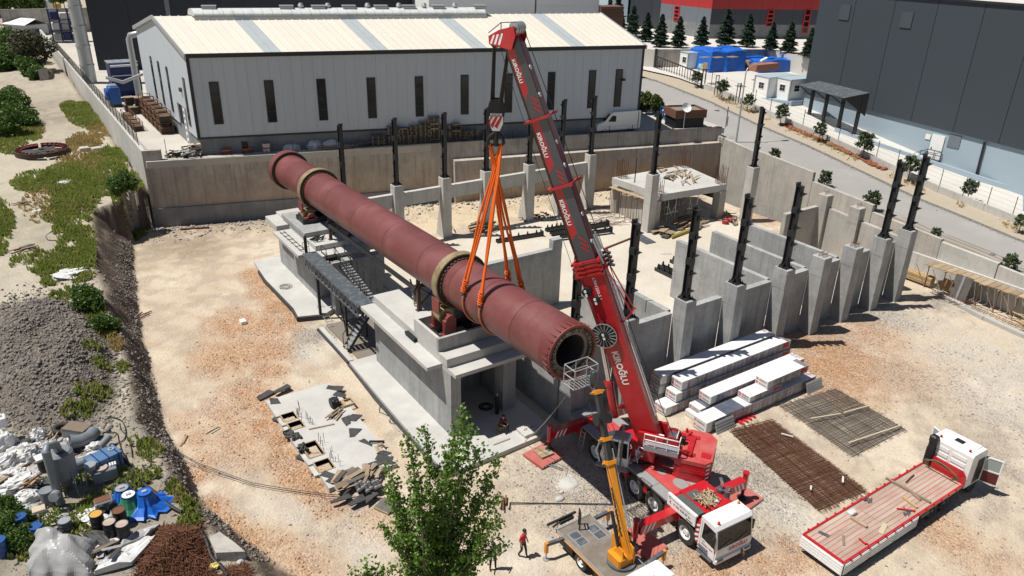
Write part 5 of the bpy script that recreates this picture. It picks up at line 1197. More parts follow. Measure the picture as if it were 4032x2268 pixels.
# rope heap on the hood
b=MB(cf)
for k in range(26):
 c0=V3((2.0+rU(0,.75),rU(-.25,.55),2.16));pts=[c0+V3((rU(-.4,.4),rU(-.25,.25),rU(0,.22)))for _ in range(5)];b.tube(pts,.035,5)
o=b.bd('rope_heap',M_TAN);tag(o,'heap of tan ropes lying on the crane engine hood','rope')
b=MB(cf);b.bbox(2.6,2.85,.35,.6,2.12,2.28,.05);o=b.bd('white_bag',M_WHITEBAG);tag(o,'small white bag beside the rope heap on the crane hood','bag')
b=MB(cf);b.cyl((2.2,1.3,1.62),(2.2,1.3,2.35),.22,n=14);b.cyl((2.65,1.3,1.62),(2.65,1.3,2.5),.17,n=14);b.bd('silencer',M_GREYSTEEL,cr)
b=MB(cf);b.cyl((2.65,1.3,2.5),(2.65,1.3,2.75),.1,n=10);b.tube([(2.2,1.3,2.35),(2.2,1.3,2.75),(2.05,1.3,2.95)],.09,8);b.bd('exhaust_pipe',M_CHROME,cr)
cb('cab_bulkhead',M_RED,cr,(3.1,3.4,-1.22,1.22,.7,2.0))
for k in range(4):
 b=MB(cf);v=-1.23;b.add([(3.12,v-.005,.75+k*.3),(3.38,v-.005,.9+k*.3),(3.38,v-.005,1.05+k*.3),(3.12,v-.005,.9+k*.3)],[(0,1,2,3)]);b.bd('warning_stripe',M_TEXTW,cr)
 # driving cab
C0,C1=3.4,4.62
cab=cr
b=MB(cf)
pr=[(C0,.55),(C1,.5),(C1+.06,1.0),(C1+.02,1.2),(C1-.14,2.32),(C1-.28,2.5),(C0+.02,2.53)]
b.loft([[(u,-1.24,z)for u,z in pr],[(u,1.24,z)for u,z in pr]]);cbody=b.bd('cab',M_WHITE,cr)
b=MB(cf);b.loft([[(u,v,z)for u,z in((C1+.035,1.24),(C1+.05,1.24),(C1-.115,2.26),(C1-.13,2.26))]for v in(-1.14,1.14)]);b.bd('windscreen',M_GLASS,cbody)
b=MB(cf);b.add([(C0+.2,-1.247,1.3),(C1-.1,-1.247,1.2),(C1-.2,-1.247,2.2),(C0+.25,-1.247,2.28)],[(0,1,2,3)]);b.bd('side_window',M_GLASS,cbody)
b=MB(cf);b.add([(C0+.2,1.247,1.3),(C1-.1,1.247,1.2),(C1-.2,1.247,2.2),(C0+.25,1.247,2.28)],[(3,2,1,0)]);b.bd('side_window',M_GLASS,cbody)
b=MB(cf);b.box(C0+.12,C0+.14,-1.25,-1.235,.65,2.3);b.box(C1-.06,C1-.04,-1.25,-1.235,.65,1.2);b.box(C0+.25,C0+.45,-1.265,-1.24,1.15,1.19);b.bd('door_seam',M_GREYDECK,cbody)
b=MB(cf);b.bbox(C1-.1,C1+.12,-1.24,1.24,.38,.62,.04);b.bd('bumper',M_WHITE,cr)
b=MB(cf)
for v in(-.95,.95):b.box(C1+.1,C1+.125,v-.2,v+.2,.48,.6)
b.bd('headlight',M_GREYSTEEL,cr)
b=MB(cf);b.bar((C1+.07,-1.0,1.3),(C1+.03,-.2,1.52),.03);b.bar((C1+.07,.1,1.3),(C1+.03,.9,1.52),.03);b.bd('wiper',M_BLACK,cbody)
for v in(-1.36,1.36):b=MB(cf);b.bbox(C1-.2,C1-.08,v-.1,v+.1,1.45,2.0,.03);b.bar((C1-.14,v,2.0),(C1-.2,v*.9,2.2),.04);b.bd('mirror',M_BLACK,cr)
lettering('KIROĞLU',cf((C1+.068,-.35,.86)),CS,(0,0,1),1.25,.3,M_TEXTR,cr,bold=.03)
lettering('KIROĞLU VİNÇ',cf((C0+.25,-1.25,.92)),CF,(0,0,1),.78,.14,M_TEXTR,cr,bold=.03)
for u,v,m in((C1-.35,-.95,M_LAMPRED),(C0+.25,1.05,M_LAMPORANGE)):
 b=MB(cf);b.cyl((u,v,2.5),(u,v,2.62),.07,n=10);b.ball((u,v,2.62),.07,8,4);b.bd('beacon',m,cr)
b=MB(cf);b.bar((C0+.1,-1.3,.45),(C1-.1,-1.3,.45),.2,.06);b.bar((C0+.1,-1.3,.8),(C1-.5,-1.3,.8),.14,.05);b.bd('step',M_GREYSTEEL,cr)
b=MB(cf);b.cyl((C1+.1,.55,.62),(C1+.32,.55,.45),.05,n=8);b.bar((C1+.1,.55,.55),(C1+.3,.55,.3),.07);b.bd('towing_hook',M_RUST,cr)
# outriggers
def outrigger(u,v_end,zt,lab_stripe=True):
 s=1 if v_end>0 else-1
 a,c=sorted((s*.6,v_end));cb('outrigger_beam',M_RED,cr,(u-.24,u+.24,a,c,zt-.5,zt))
 b=MB(cf)
 for k in range(3):
  v=v_end-s*(.1+.28*k)
  for uu in(u-.246,u+.246):b.add([(uu,v,zt-.48),(uu,v-s*.14,zt-.48),(uu,v-s*.34,zt-.02),(uu,v-s*.2,zt-.02)],[(0,1,2,3)])
 b.bd('warning_stripe',M_TEXTW,cr)
 b=MB(cf);b.cyl((u,v_end+s*.12,zt-.75),(u,v_end+s*.12,zt+.32),.15,n=14);b.cyl((u,v_end+s*.12,zt+.32),(u,v_end+s*.12,zt+.4),.19,n=14);j=b.bd('jack',M_RED,cr)
 b=MB(cf);b.cyl((u,v_end+s*.12,.3),(u,v_end+s*.12,zt-.75),.09,n=12);b.cyl((u,v_end+s*.12,.28),(u,v_end+s*.12,.36),.28,.14,n=14);b.bd('jack_foot',M_BLACK,j)
 return cf((u,v_end+s*.12,0))
jn=[outrigger(1.62,-3.75,1.62),outrigger(1.62,3.75,1.62),outrigger(-7.35,-3.1,1.62),outrigger(-7.35,3.1,1.62)]
def pad(c,hx,hy,ang,label,chain=True):
 c=V3(c);d=V3((cos(ang),sin(ang),0));s=V3((-d.y,d.x,0))
 t=thing('outrigger_mat',label,'steel plate',c,'plates under the crane outriggers')
 b=MB();b.obox(c+V3((0,0,.09)),d,s,(0,0,1),hx,hy,.09);b.bd('plate',M_PADRED,t)
 b=MB()
 for k in range(9):
  for q in(-1,1):b.obox(c+d*(hx*(-.9+.225*k))+s*q*(hy+.004)+V3((0,0,.12)),d,s,(0,0,1),hx*.06,.004,.04)
 b.bd('edge_mark',M_TEXTW,t);return t
pad((23.05,29.85,0),.95,.85,.12,'chalky red steel plate with a timber block under the rear outrigger')
p=V3((23.1,29.95,.18));tb=thing('timber_block','square timber cribbing block under the rear crane outrigger','timber',p)
for k in range(3):b=MB();b.obox(p+V3((0,-.3+.3*k,.07)),(1,0,0),(0,1,0),(0,0,1),.45,.14,.06);b.bd('beam',M_WOOD,tb)
pad((23.1,21.2,0),.75,1.05,.1,'red steel plate under the near front outrigger beside the yellow truck')
pad((30.35,20.9,0),.8,.95,.1,'pink faded steel plate under the far front outrigger')
# access ladders
for u,zt in((-6.35,1.68),(-2.9,1.68)):
 b=MB(cf)
 for du in(-.2,.2):b.bar((u+du,-1.42,zt),(u+du,-1.62,.25),.05)
 lad=b.bd('ladder',M_GALV,cr)
 for k in range(5):b=MB(cf);z=.42+k*.27;v=-1.62+.2*(z-.25)/(zt-.25);b.bar((u-.2,v,z),(u+.2,v,z),.045);b.bd('rung',M_GALV,lad)
cb('rear_box',M_GREYDECK,cr,(-8.6,-7.65,-.9,.9,.9,1.45))
# turning superstructure
SO=V3((26.5,25.3,0));SF=V3((-.573,.819,0)).normalized();SL=V3((-SF.y,SF.x,0))
sf=frame(SO,SF,SL)
def sbx(name,m,par,*boxes,bev=0):
 b=MB(sf)
 for q in boxes:
  if bev:b.bbox(*q,bev)
  else:b.box(*q)
 return b.bd(name,m,par)
b=MB(sf);b.cyl((0,0,1.72),(0,0,1.98),.95,n=28);b.bd('turntable',M_BLACK,cr)
sbx('superstructure',M_RED,cr,(-.95,1.4,-.85,.85,1.98,2.95),(-2.2,-.96,-.8,.45,2.3,2.95),(1.4,1.9,-.6,.6,2.0,2.5),bev=.05)
lettering('KIR',sf((-.965,.35,2.15)),-SL,(0,0,1),.95,.55,M_TEXTW,cr,bold=.04)
lettering('R',sf((.15,.86,2.2)),-SF,(0,0,1),.42,.4,M_TEXTW,cr,bold=.06)
b=MB(sf);b.add([(.65,.862,2.2),(.4,.862,2.2),(.55,.862,2.4),(.4,.862,2.6),(.65,.862,2.6),(.8,.862,2.4)],[(0,1,2,3,4,5)]);b.bd('logo_mark',M_TEXTK,cr)
sbx('boom_bracket',M_RED,cr,(-1.3,.1,-.78,-.6,2.9,3.75),(-1.3,.1,.6,.78,2.9,3.75))
sbx('rear_frame',M_RED,cr,(-3.1,-2.0,-1.1,-.8,2.5,3.1),(-3.1,-2.0,.6,.9,2.5,3.1),(-2.2,-2.0,-1.1,.9,2.6,3.05),(-2.9,-2.6,-.9,.7,3.0,3.15))
b=MB(sf);b.cyl((-1.7,-.42,3.25),(-1.7,.42,3.25),.32,n=20);wd=b.bd('winch_drum',M_CHROME,cr)
b=MB(sf)
for v in(-.46,.46):b.cyl((-1.7,v-.03,3.25),(-1.7,v+.03,3.25),.46,n=20)
b.bd('drum_flange',M_RED,wd)
sbx('equipment_box',M_WHITE,cr,(-1.25,-.75,.1,.55,3.0,3.5),bev=.03)
sbx('hydraulic_block',M_BLACK,cr,(-2.4,-2.2,-.3,0,3.05,3.5),(-.9,-.6,-.55,-.2,2.95,3.3),bev=.03)
b=MB(sf)
for k in range(18):b.tube([(rU(-2.4,-.4),rU(-.9,.9),2.95+rU(0,.2))for _ in range(3)],.03,5)
b.bd('hydraulic_hose',M_BLACK,cr)
# counterweight slabs
cwp=[(-2.05,1.2),(-2.05,-1.35),(-2.5,-1.7),(-3.6,-1.7),(-4.05,-1.2),(-4.05,.9),(-3.75,1.3),(-2.4,1.35)]
for k in range(5):
 b=MB(sf);s=1-.02*(k%2);b.prism([(-3.05+(u+3.05)*s,v*s)for u,v in cwp],1.72+k*.27,1.965+k*.27);b.bd('counterweight_slab',M_REDDUST if k==4 else M_RED,cr)
b=MB(sf);b.bbox(-3.9,-3.4,.3,.75,3.06,3.1,.01);b.bbox(-2.7,-2.3,-.9,-.5,3.06,3.16,.02);b.bd('lifting_point',M_RED,cr)
b=MB(sf)
for k in range(5):
 z=1.74+k*.27;b.add([(-3.80,1.245,z),(-3.98,1.01,z),(-3.98,1.01,z+.12),(-3.80,1.245,z+.12)],[(0,1,2,3)])
b.bd('warning_stripe',M_TEXTW,cr)
b=MB(sf)
for(p,q)in(((-2.2,.75,3.1),(-2.6,1.0,3.4)),((-2.6,1.0,3.4),(-2.9,.8,3.2)),((-2.3,-.8,3.05),(-2.6,-1.1,3.3))):b.bar(p,q,.12)
b.bd('lift_cylinder',M_RED,cr)
for v,u in((.95,-2.85),(-1.3,-2.3)):b=MB(sf);b.cyl((u,v,3.1),(u,v,3.3),.07,n=10);b.bd('beacon',M_LAMPRED,cr)
# walkway with white railing on the left flank
sbx('walkway_plate',M_GALV,cr,(-2.25,-.35,.9,1.45,3.32,3.38),(-2.25,-.35,1.41,1.46,3.12,3.38))
b=MB(sf);pts=[(-.35,1.42,3.38),(-.35,1.42,4.17),(-2.25,1.42,4.17),(-2.25,1.42,3.38)];b.tube(pts,.035,6);b.tube([(-.35,1.42,3.82),(-2.25,1.42,3.82)],.03,6)
for k in(.33,.66):b.tube([(-.35-1.9*k,1.42,3.38),(-.35-1.9*k,1.42,4.17)],.03,6)
b.tube([(-2.25,1.42,4.17),(-2.25,.95,4.17)],.03,6);b.bd('handrail',M_WHITE,cr)
b=MB(sf);pts=[(-.1,1.2,2.0),(.05,1.2,2.6),(-.1,1.2,3.1),(-.35,1.3,3.1)];b.tube(pts,.03,6);b.bd('grab_rail',M_WHITE,cr)
for k in range(4):b=MB(sf);b.box(-.35+.18*k,-.2+.18*k,.92,1.35,2.55-.2*k,2.6-.2*k);b.bd('step',M_GALV,cr)
b=MB(sf)
for v in(-.6,-.15,.3):
 b.tube([(-1.95,v,2.95),(-1.95,v,3.6)],.025,5)
b.tube([(-1.95,-.6,3.6),(-1.95,.3,3.6)],.025,5);b.tube([(-1.95,-.6,3.3),(-1.95,.3,3.3)],.025,5);b.bd('handrail',M_WHITE,cr)
# operator cab
b=MB(sf);pr=[(.35,1.95),(1.75,1.95),(1.95,2.4),(1.75,3.4),(1.45,3.62),(.4,3.66)]
v0,v1=.95,1.8
b.loft([[(u,v0,z)for u,z in pr],[(u,v1,z)for u,z in pr]]);oc=b.bd('operator_cab',M_WHITE,cr)
b=MB(sf);b.add([(.95,v1+.006,2.45),(1.72,v1+.006,2.45),(1.66,v1+.006,3.3),(1.4,v1+.006,3.5),(.95,v1+.006,3.5)],[(0,1,2,3,4)]);b.bd('side_window',M_GLASS,oc)
b=MB(sf);b.add([(.42,v1+.006,2.5),(.85,v1+.006,2.5),(.85,v1+.006,3.5),(.45,v1+.006,3.5)],[(0,1,2,3)]);b.bd('side_window',M_GLASS,oc)
b=MB(sf);b.add([(1.955,v0+.06,2.42),(1.955,v1-.06,2.42),(1.765,v1-.06,3.38),(1.765,v0+.06,3.38)],[(0,1,2,3)]);b.bd('windscreen',M_GLASS,oc)
b=MB(sf);b.add([(.345,v0+.1,2.5),(.345,v1-.1,2.5),(.385,v1-.1,3.5),(.385,v0+.1,3.5)],[(3,2,1,0)]);b.bd('rear_window',M_GLASS,oc)
b=MB(sf);b.bbox(.5,1.3,v0+.1,v1-.1,3.66,3.75,.02);b.bd('roof_hatch',M_GREYDECK,oc)
b=MB(sf);b.tube([(1.9,v1+.1,2.0),(2.15,v1+.1,2.7),(2.0,v1+.1,3.3),(1.6,v1+.05,3.68)],.05,6);b.tube([(.3,v1+.05,3.6),(.2,v1+.1,3.4),(.3,v1+.05,3.3)],.03,5);b.bd('grab_rail',M_WHITE,oc)
sbx('cab_step',M_GREYDECK,cr,(.3,2.1,1.82,2.15,1.85,1.92))
# ---- the telescopic boom
def bu(z):return .422*z-1.69
BA=(SF*.389+V3((0,0,.921))).normalized();BB=(SF*-.921+V3((0,0,.389))).normalized()
def bp(z,v=0.0,w=0.0):return sf((bu(z),0,z))+SL*v+BB*w
def section(z0,z1,hv,hb,mats_,name,par):
# outline in (v along left, w along the back of the boom)
 ol=[(hv,hb),(hv,hb*.12),(hv,-hb*.62),(hv*.62,-hb),(-hv*.62,-hb),(-hv,-hb*.62),(-hv,hb*.12),(-hv,hb),(-hv*.7,hb*1.04),(hv*.7,hb*1.04)]
 em=mats_
 n=len(ol);b=MB()
 r0=[bp(z0,v,w)for v,w in ol];r1=[bp(z1,v,w)for v,w in ol]
 for i in range(n):
  j=(i+1)%n;b.add([r0[i],r0[j],r1[j],r1[i]],[(3,2,1,0)],em[i])
 b.add(r0,[tuple(range(n))],em[3]);b.add(r1,[tuple(range(n-1,-1,-1))],em[3])
 return b.bd(name,[M_RED,M_BOOMGREY,M_BOOMDARK,M_SHADERED],par)
RED_ALL=[0]*7+[0,0,0];TRI=[1,0,2,2,2,0,1,3,3,3]  # belly and back faces carry their shade as colour
boom=section(2.3,13.0,.50,.66,RED_ALL,'boom_base_section',cr)
SECT=[(12.9,17.1,.425,.565),(17.0,20.4,.385,.515),(20.3,24.05,.345,.465)]
for z0,z1,hv,hb in SECT:section(z0,z1,hv,hb,TRI,'boom_section',cr)
def collar(z,hv,hb,th,n=1):
 for k in range(n):
  b=MB();zz=z+k*.22
  for(v,w)in((hv+.07,0),(-hv-.07,0)):b.obox(bp(zz,v,w),SL,BB,BA,.06,hb+.12,th)
  for w in(hb+.07,-hb-.07):b.obox(bp(zz,0,w),SL,BB,BA,hv+.13,.06,th)
  b.obox(bp(zz,hv+.2,hb+.15),SL,BB,BA,.12,.07,.07);b.obox(bp(zz,-hv-.2,hb+.2),SL,BB,BA,.12,.07,.07)
  if k:b.obox(bp(zz,hv+.16,-.2),SL,BB,BA,.06,.12,.06)
  b.bd('boom_collar',M_RED,cr)
collar(12.55,.5,.66,.07,4);collar(17.05,.425,.565,.06);collar(20.35,.385,.515,.06)
b=MB()
for k in range(4):p=bp(12.6+.22*k,-.5,.78);b.cyl(p,p+BB*.35-BA*.15,.08,n=8)
b.bd('rope_guide',M_BLACK,cr)
def boomtext(txt,z_top,z_bot,hv,hb,w0,w1,m,bold=.03):
 o=bp(z_top,hv+.012,hb*w0);L=(bp(z_top)-bp(z_bot)).length;return lettering(txt,o,-BA,BB,L,(w1-w0)*hb,m,cr,bold=bold)
for(z0,z1,hv,hb),(ta,tb)in zip(SECT,((16.45,15.15),(19.75,18.55),(23.2,22.1))):
 boomtext('KIROĞLU',ta,tb,hv,hb,-.52,.04,M_TEXTW,.035)
 for k in range(3):
  zz=tb-.62-.26*k;b=MB();b.add([bp(zz,hv+.01,hb*.14),bp(zz-.12,hv+.01,hb*.14),bp(zz-.45,hv+.01,hb*.75),bp(zz-.33,hv+.01,hb*.75)],[(0,1,2,3)]);b.bd('red_slash',M_RED,cr)
 b=MB();zb=z0+.15;b.add([bp(tb-.75,hv+.006,-hb*.60),bp(tb-.45,hv+.006,hb*.11),bp(zb,hv+.006,hb*.11),bp(zb,hv+.006,-hb*.60)],[(0,3,2,1)]);b.bd('grey_panel',M_BOOMGREY,cr)
 for q in(.28,.62):
  b=MB();c=bp(z0+(z1-z0)*q,hv*.0,hb*1.05+.01);b.ring(bp(z0+(z1-z0)*q,hv*.45,hb*1.05),bp(z0+(z1-z0)*q,hv*.45,hb*1.05+.03),.12,.06,14);b.bd('inspection_ring',M_TEXTW,cr)
boomtext('KIROĞLU',8.35,6.45,.5,.66,-.42,.35,M_TEXTW,.035)
boomtext('LTM1250-5.1',12.35,11.2,.5,.66,.1,.35,M_TEXTW,.02)
def reel(z,w,r,spokes,name='hose_reel'):
 c=bp(z,.52,w);b=MB();b.cyl(c,c+SL*.2,r*.96,n=28);rl=b.bd(name,M_BLACK,cr)
 b=MB();b.cyl(c+SL*.2,c+SL*.3,r*.38,n=16);b.bd('reel_hub',M_BLACK,rl)
 if spokes:
  b=MB();b.ring(c+SL*.19,c+SL*.225,r,r*.95,28)
  for i in range(spokes):
   a=2*PI*i/spokes;d=BA*cos(a)+BB*sin(a);b.bar(c+SL*.215+d*r*.36,c+SL*.215+d*r*.97,.03)
  b.bd('reel_spoke',M_GALV,rl)
 b=MB();b.obox(c+SL*.31+BA*.1,BA,BB,SL,.07,.06,.02);b.obox(c+SL*.31-BA*.12,BA,BB,SL,.07,.06,.02);b.bd('reel_label',M_TEXTW,rl)
reel(9.35,-.28,.72,18);reel(11.75,-.42,.27,0);reel(11.25,-.05,.20,0)
# rope, stay rods, white rope guard ladder along the back
b=MB()
for k in range(34):
 z=4.2+k*.255;b.bar(bp(z,-.35,.72),bp(z+.25,-.12,.72),.03);b.bar(bp(z,-.12,.72),bp(z+.25,-.35,.72),.03)
for v in(-.38,-.1):b.bar(bp(4.2,v,.74),bp(13,v,.74),.05)
b.bd('rope_guard',M_WHITE,cr)
b=MB()
for v in(.1,-.45):b.bar(bp(12.9,v,.8),bp(10.0,v-.15,1.35),.06)
b.bar(bp(10.0,.0,1.35),bp(10.0,-.65,1.35),.07);b.bar(bp(10.0,-.05,1.35),bp(9.6,-.05,.68),.06);b.bd('fly_jib_bracket',M_RED,cr)
b=MB()
for q in range(3):b.cyl(bp(12.9+.3*q,.3-.25*q,.85),bp(14.2+.1*q,.35-.3*q,.75),.06,n=8)
b.bd('guide_strut',M_GALV,cr)
b=MB();b.tube([sf((-1.7,0,3.5)),bp(8,-.2,1.0),bp(13,-.2,.95),bp(24.2,0,.75)],.022,5);b.tube([bp(24.0,.1,-.7),bp(18.5,.2,-.85),bp(13.2,.45,-.8)],.015,5);b.bd('hoist_rope',M_ROPE,cr)
# boom head
hd=bp(24.05)
TIPV=V3((21.45,33.15,0))
hdv=(TIPV-V3((hd.x,hd.y,0)));hl=hdv.length;hx=hdv.normalized();hy=V3((-hx.y,hx.x,0))
b=MB()
for s in(-.36,.36):
 o=hd+hy*s;b.add([o+V3((0,0,-.45))-hx*.35,o+hx*(hl+.25)+V3((0,0,-.35)),o+hx*(hl+.3)+V3((0,0,.05)),o+hx*(hl*.55)+V3((0,0,.4)),o-hx*.45+V3((0,0,.65)),o-hx*.6+V3((0,0,.2))],[(0,1,2,3,4,5)])
 o2=o+hy*.05*(1 if s>0 else-1);b.add([o2+V3((0,0,-.45))-hx*.35,o2+hx*(hl+.25)+V3((0,0,-.35)),o2+hx*(hl+.3)+V3((0,0,.05)),o2+hx*(hl*.55)+V3((0,0,.4)),o2-hx*.45+V3((0,0,.65)),o2-hx*.6+V3((0,0,.2))],[(5,4,3,2,1,0)])
for q in(.0,.45,.9):b.bar(hd+hx*hl*q-hy*.4+V3((0,0,.1)),hd+hx*hl*q+hy*.4+V3((0,0,.1)),.14)
b.bd('boom_head',M_RED,cr)
b=MB()
for k in range(3):o=hd+hy*.415+hx*(hl*.45+k*.28);b.add([o+V3((0,0,-.3)),o+hx*.14+V3((0,0,-.3)),o+hx*-.06+V3((0,0,.25-.07*k)),o+hx*-.2+V3((0,0,.25-.05*k))],[(0,1,2,3)])
b.bd('warning_stripe',M_TEXTW,cr)
for q,zz in((hl+.02,-.2),(hl*.42,-.2),(-.35,.55)):
 for s in(-.24,-.08,.08,.24):
  c=hd+hx*q+hy*s+V3((0,0,zz));b=MB();b.cyl(c-hy*.05,c+hy*.05,.3,n=18);b.bd('sheave',M_GALV if q<0 else M_DARKRUST,cr)
b=MB();b.tube([hd-hx*.6+hy*.4+V3((0,0,.85)),hd+hx*hl*.4+hy*.4+V3((0,0,.75)),hd+hx*(hl+.3)+hy*.4+V3((0,0,.2))],.025,5);b.tube([hd+hx*hl*.4+hy*.4+V3((0,0,.75)),hd+hx*hl*.4+hy*.4],.025,5);b.bd('guard_rail',M_GREYSTEEL,cr)
# luffing cylinder
def PL(t,x,y):
 d=ray(*pick(t,x,y));nrm=np.array([SL.x,SL.y,0]);s=(np.array([SO.x,SO.y,-CAM_H])+0)@nrm/(d@nrm);q=np.array([0,0,CAM_H])+d*s
 return V3(q)
la,lb,lc=PL('k',775,245),PL('g',730,1425),PL('g',672,1110)
b=MB();b.cyl(la,lb,.24,n=18);b.cyl(lb-(lb-la).normalized()*.25,lb,.28,n=18);lf=b.bd('luffing_cylinder',M_RED,cr)
b=MB();b.cyl(lb,lc+(lc-lb).normalized()*.2,.15,n=16);b.bd('cylinder_rod',M_CHROME,lf)
b=MB();b.cyl(lc-SL*.45,lc+SL*.45,.2,n=12);b.bd('cylinder_pin',M_RED,lf)
# ---- hook block, ropes, slings
HKP=V3((21.55,33.4,0));z_=20.0
ropes=thing('hoist_ropes','bundle of dark hoist ropes hanging from the boom head to the hook block','rope',(HKP.x,HKP.y,21))
h1=hd+hx*(hl+.02)+V3((0,0,-.2));h2=hd+hx*hl*.42+V3((0,0,-.2))
for grp,src in((0,h1),(1,h2)):
 for k in range(4):
  s=hy*(-.15+.1*k);e=V3((HKP.x,HKP.y,20.75))+hx*(.3 if grp==0 else-.3)+s*.8
  b=MB();b.tube([src+s*.5+hx*(.25 if grp==0 else-.2),e],.036,5);b.bd('rope',M_ROPE,ropes)
hk=thing('hook_block','black hook block with red and white stripes hanging over the kiln','hook block',(HKP.x,HKP.y,19.3))
o=V3((HKP.x,HKP.y,0));lft=V3((-.819,-.573,0));lft=V3((-.56,-.83,0));fr=V3((lft.y,-lft.x,0))
# plates face the camera side (lft), width along fr
pl=[(-.38,19.75),(-.2,19.35),(.2,19.35),(.38,19.75),(.46,20.45),(.36,20.8),(.16,20.98),(-.16,20.98),(-.36,20.8),(-.46,20.45)]
for s in(-.26,.26):
 b=MB();b.loft([[o+fr*w+lft*(s-.03)+V3((0,0,z))for w,z in pl],[o+fr*w+lft*(s+.03)+V3((0,0,z))for w,z in pl]]);b.bd('cheek_plate',M_BLACK,hk)
for s in(-.15,0,.15):c=o+V3((0,0,20.5))+lft*s;b=MB();b.cyl(c-lft*.05,c+lft*.05,.4,n=20);b.bd('sheave',M_GREYSTEEL,hk)
b=MB();pw_=[(-.36,20.12),(.36,20.12),(.36,19.75),(.19,19.37),(-.19,19.37),(-.36,19.75)];b.add([o+fr*w+lft*.292+V3((0,0,z))for w,z in pw_],[tuple(range(6))]);b.bd('white_field',M_TEXTW,hk)
for k in range(3):
 b=MB();x=-.33+.24*k;b.add([o+fr*w+lft*.296+V3((0,0,z))for w,z in((x,20.11),(x+.13,20.11),(min(.3,x+.42),19.66 if k else 19.6),(x+.27,19.5 if k<2 else 19.75))],[(0,1,2,3)]);b.bd('red_stripe',M_TEXTR,hk)
b=MB();b.add([o+fr*w+lft*.294+V3((0,0,z))for w,z in((-.3,20.17),(.3,20.17),(.3,20.27),(-.3,20.27))],[(0,1,2,3)]);b.bd('name_plate',M_TEXTW,hk)
lettering('LIEBHERR',o+fr*-.27+lft*.298+V3((0,0,20.19)),fr,(0,0,1),.54,.06,M_TEXTK,hk,bold=.03)
b=MB();b.cyl(o+V3((0,0,18.95)),o+V3((0,0,19.4)),.12,n=12)
for s in(-1,1):
 pts=[o+fr*s*.08+V3((0,0,19.2)),o+fr*s*.36+V3((0,0,18.95)),o+fr*s*.42+V3((0,0,18.65)),o+fr*s*.25+V3((0,0,18.5)),o+fr*s*.12+V3((0,0,18.6))];b.tube(pts,[.1,.1,.09,.08,.05],8)
b.cyl(o+V3((0,0,18.5)),o+V3((0,0,19.0)),.14,n=10);b.bd('hook',M_BLACK,hk)
SLN=[(20.07,34.35,9.95,'left rear'),(20.07,32.5,9.85,'left front'),(23.12,34.2,9.95,'right rear'),(23.12,32.7,9.85,'right front')]
for x,y,z,lab in SLN:
 t=thing('lifting_sling','orange lifting sling from the hook to the %s of the kiln'%lab,'sling',(x,y,z),'orange lifting slings')
 topp=o+fr*(.3 if x>22 else-.3)+V3((0,0,18.62));e=V3((x,y,z))
 for k in range(3):
  q=V3((rU(-.06,.06),.09*(k-1),0));pts=[]
  for i in range(13):
   f=i/12;p=topp.lerp(e,f)+q*(sin(f*PI)*1.0+.5)+V3((.03*sin(f*14+k*2),.03*cos(f*11+k),0));pts.append(p)
  b=MB();b.tube(pts,[.062]*11+[.06,.055],6);b.bd('strand',M_ORANGE,t)
 b=MB();dn=(e-topp).normalized()
 for k in range(6):
  c=e-dn*(.12+.14*k);a2=V3((0,1,0));a1=dn.cross(a2).normalized();pts=[c+(a1*cos(i*PI/4)+a2*sin(i*PI/4))*(.15+.02*sin(k*2))+dn*.012*i for i in range(9)];b.tube(pts,.035,5)
 b.bd('knot',M_ORANGE,t)
for y,lab in((34.35,'rear'),(32.5,'front')):
 t=thing('belly_sling','faded pink tan sling looped under the kiln, %s of the pair'%lab,'sling',(KX,y,kz(y)-1.5),'faded slings under the kiln')
 pts=[];
 for i in range(25):
  a=R(165+210*i/24);pts.append((KX+1.59*cos(a),y-.25*sin(PI*i/24),kz(y)+1.59*sin(a)))
 b=MB();b.tube(pts,.07,6);b.bd('webbing',M_SLINGOLD,t)
 for k,s in((0,-1),(-1,1)):
  b=MB();c=V3(pts[k]);b.ring(c-V3((.05,0,0)),c+V3((.05,0,0)),.17,.11,12);b.bd('shackle',M_GREYSTEEL,t)
  # tag line
b=MB();pts=[T('g',470,1440,7.2)];e=T('k',100,430,.3);s_=V3((21.6,26.2,7.0));b.tube([s_.lerp(e,f)-V3((0,0,.25*sin(f*PI)))for f in np.linspace(0,1,9)],.02,5);o_=b.bd('tag_line',mat('pale_rope',(.35,.33,.3),.9));tag(o_,'pale tag line running from the kiln mouth down to a concrete block','rope')
cp=T('k',125,390,0);t=thing('concrete_block','square concrete anchor block with two lifting loops on the gravel','concrete block',cp)
b=MB();b.bbox(cp.x-.62,cp.x+.62,cp.y-.5,cp.y+.5,-.05,.52,.04);b.bd('block',M_WHITECON,t)
for s in(-.25,.3):b=MB();b.tube([(cp.x+s-.1,cp.y,.5),(cp.x+s-.08,cp.y,.62),(cp.x+s+.08,cp.y,.62),(cp.x+s+.1,cp.y,.5)],.02,5);b.bd('lifting_loop',M_RUST,t)
cp=T('j',1850,430,0);t=thing('concrete_block','flat concrete block in front of the seated worker','concrete block',cp)
b=MB();b.bbox(cp.x-.9,cp.x+.35,cp.y-.5,cp.y+.2,-.05,.4,.04);b.bd('block',M_WHITECON,t)
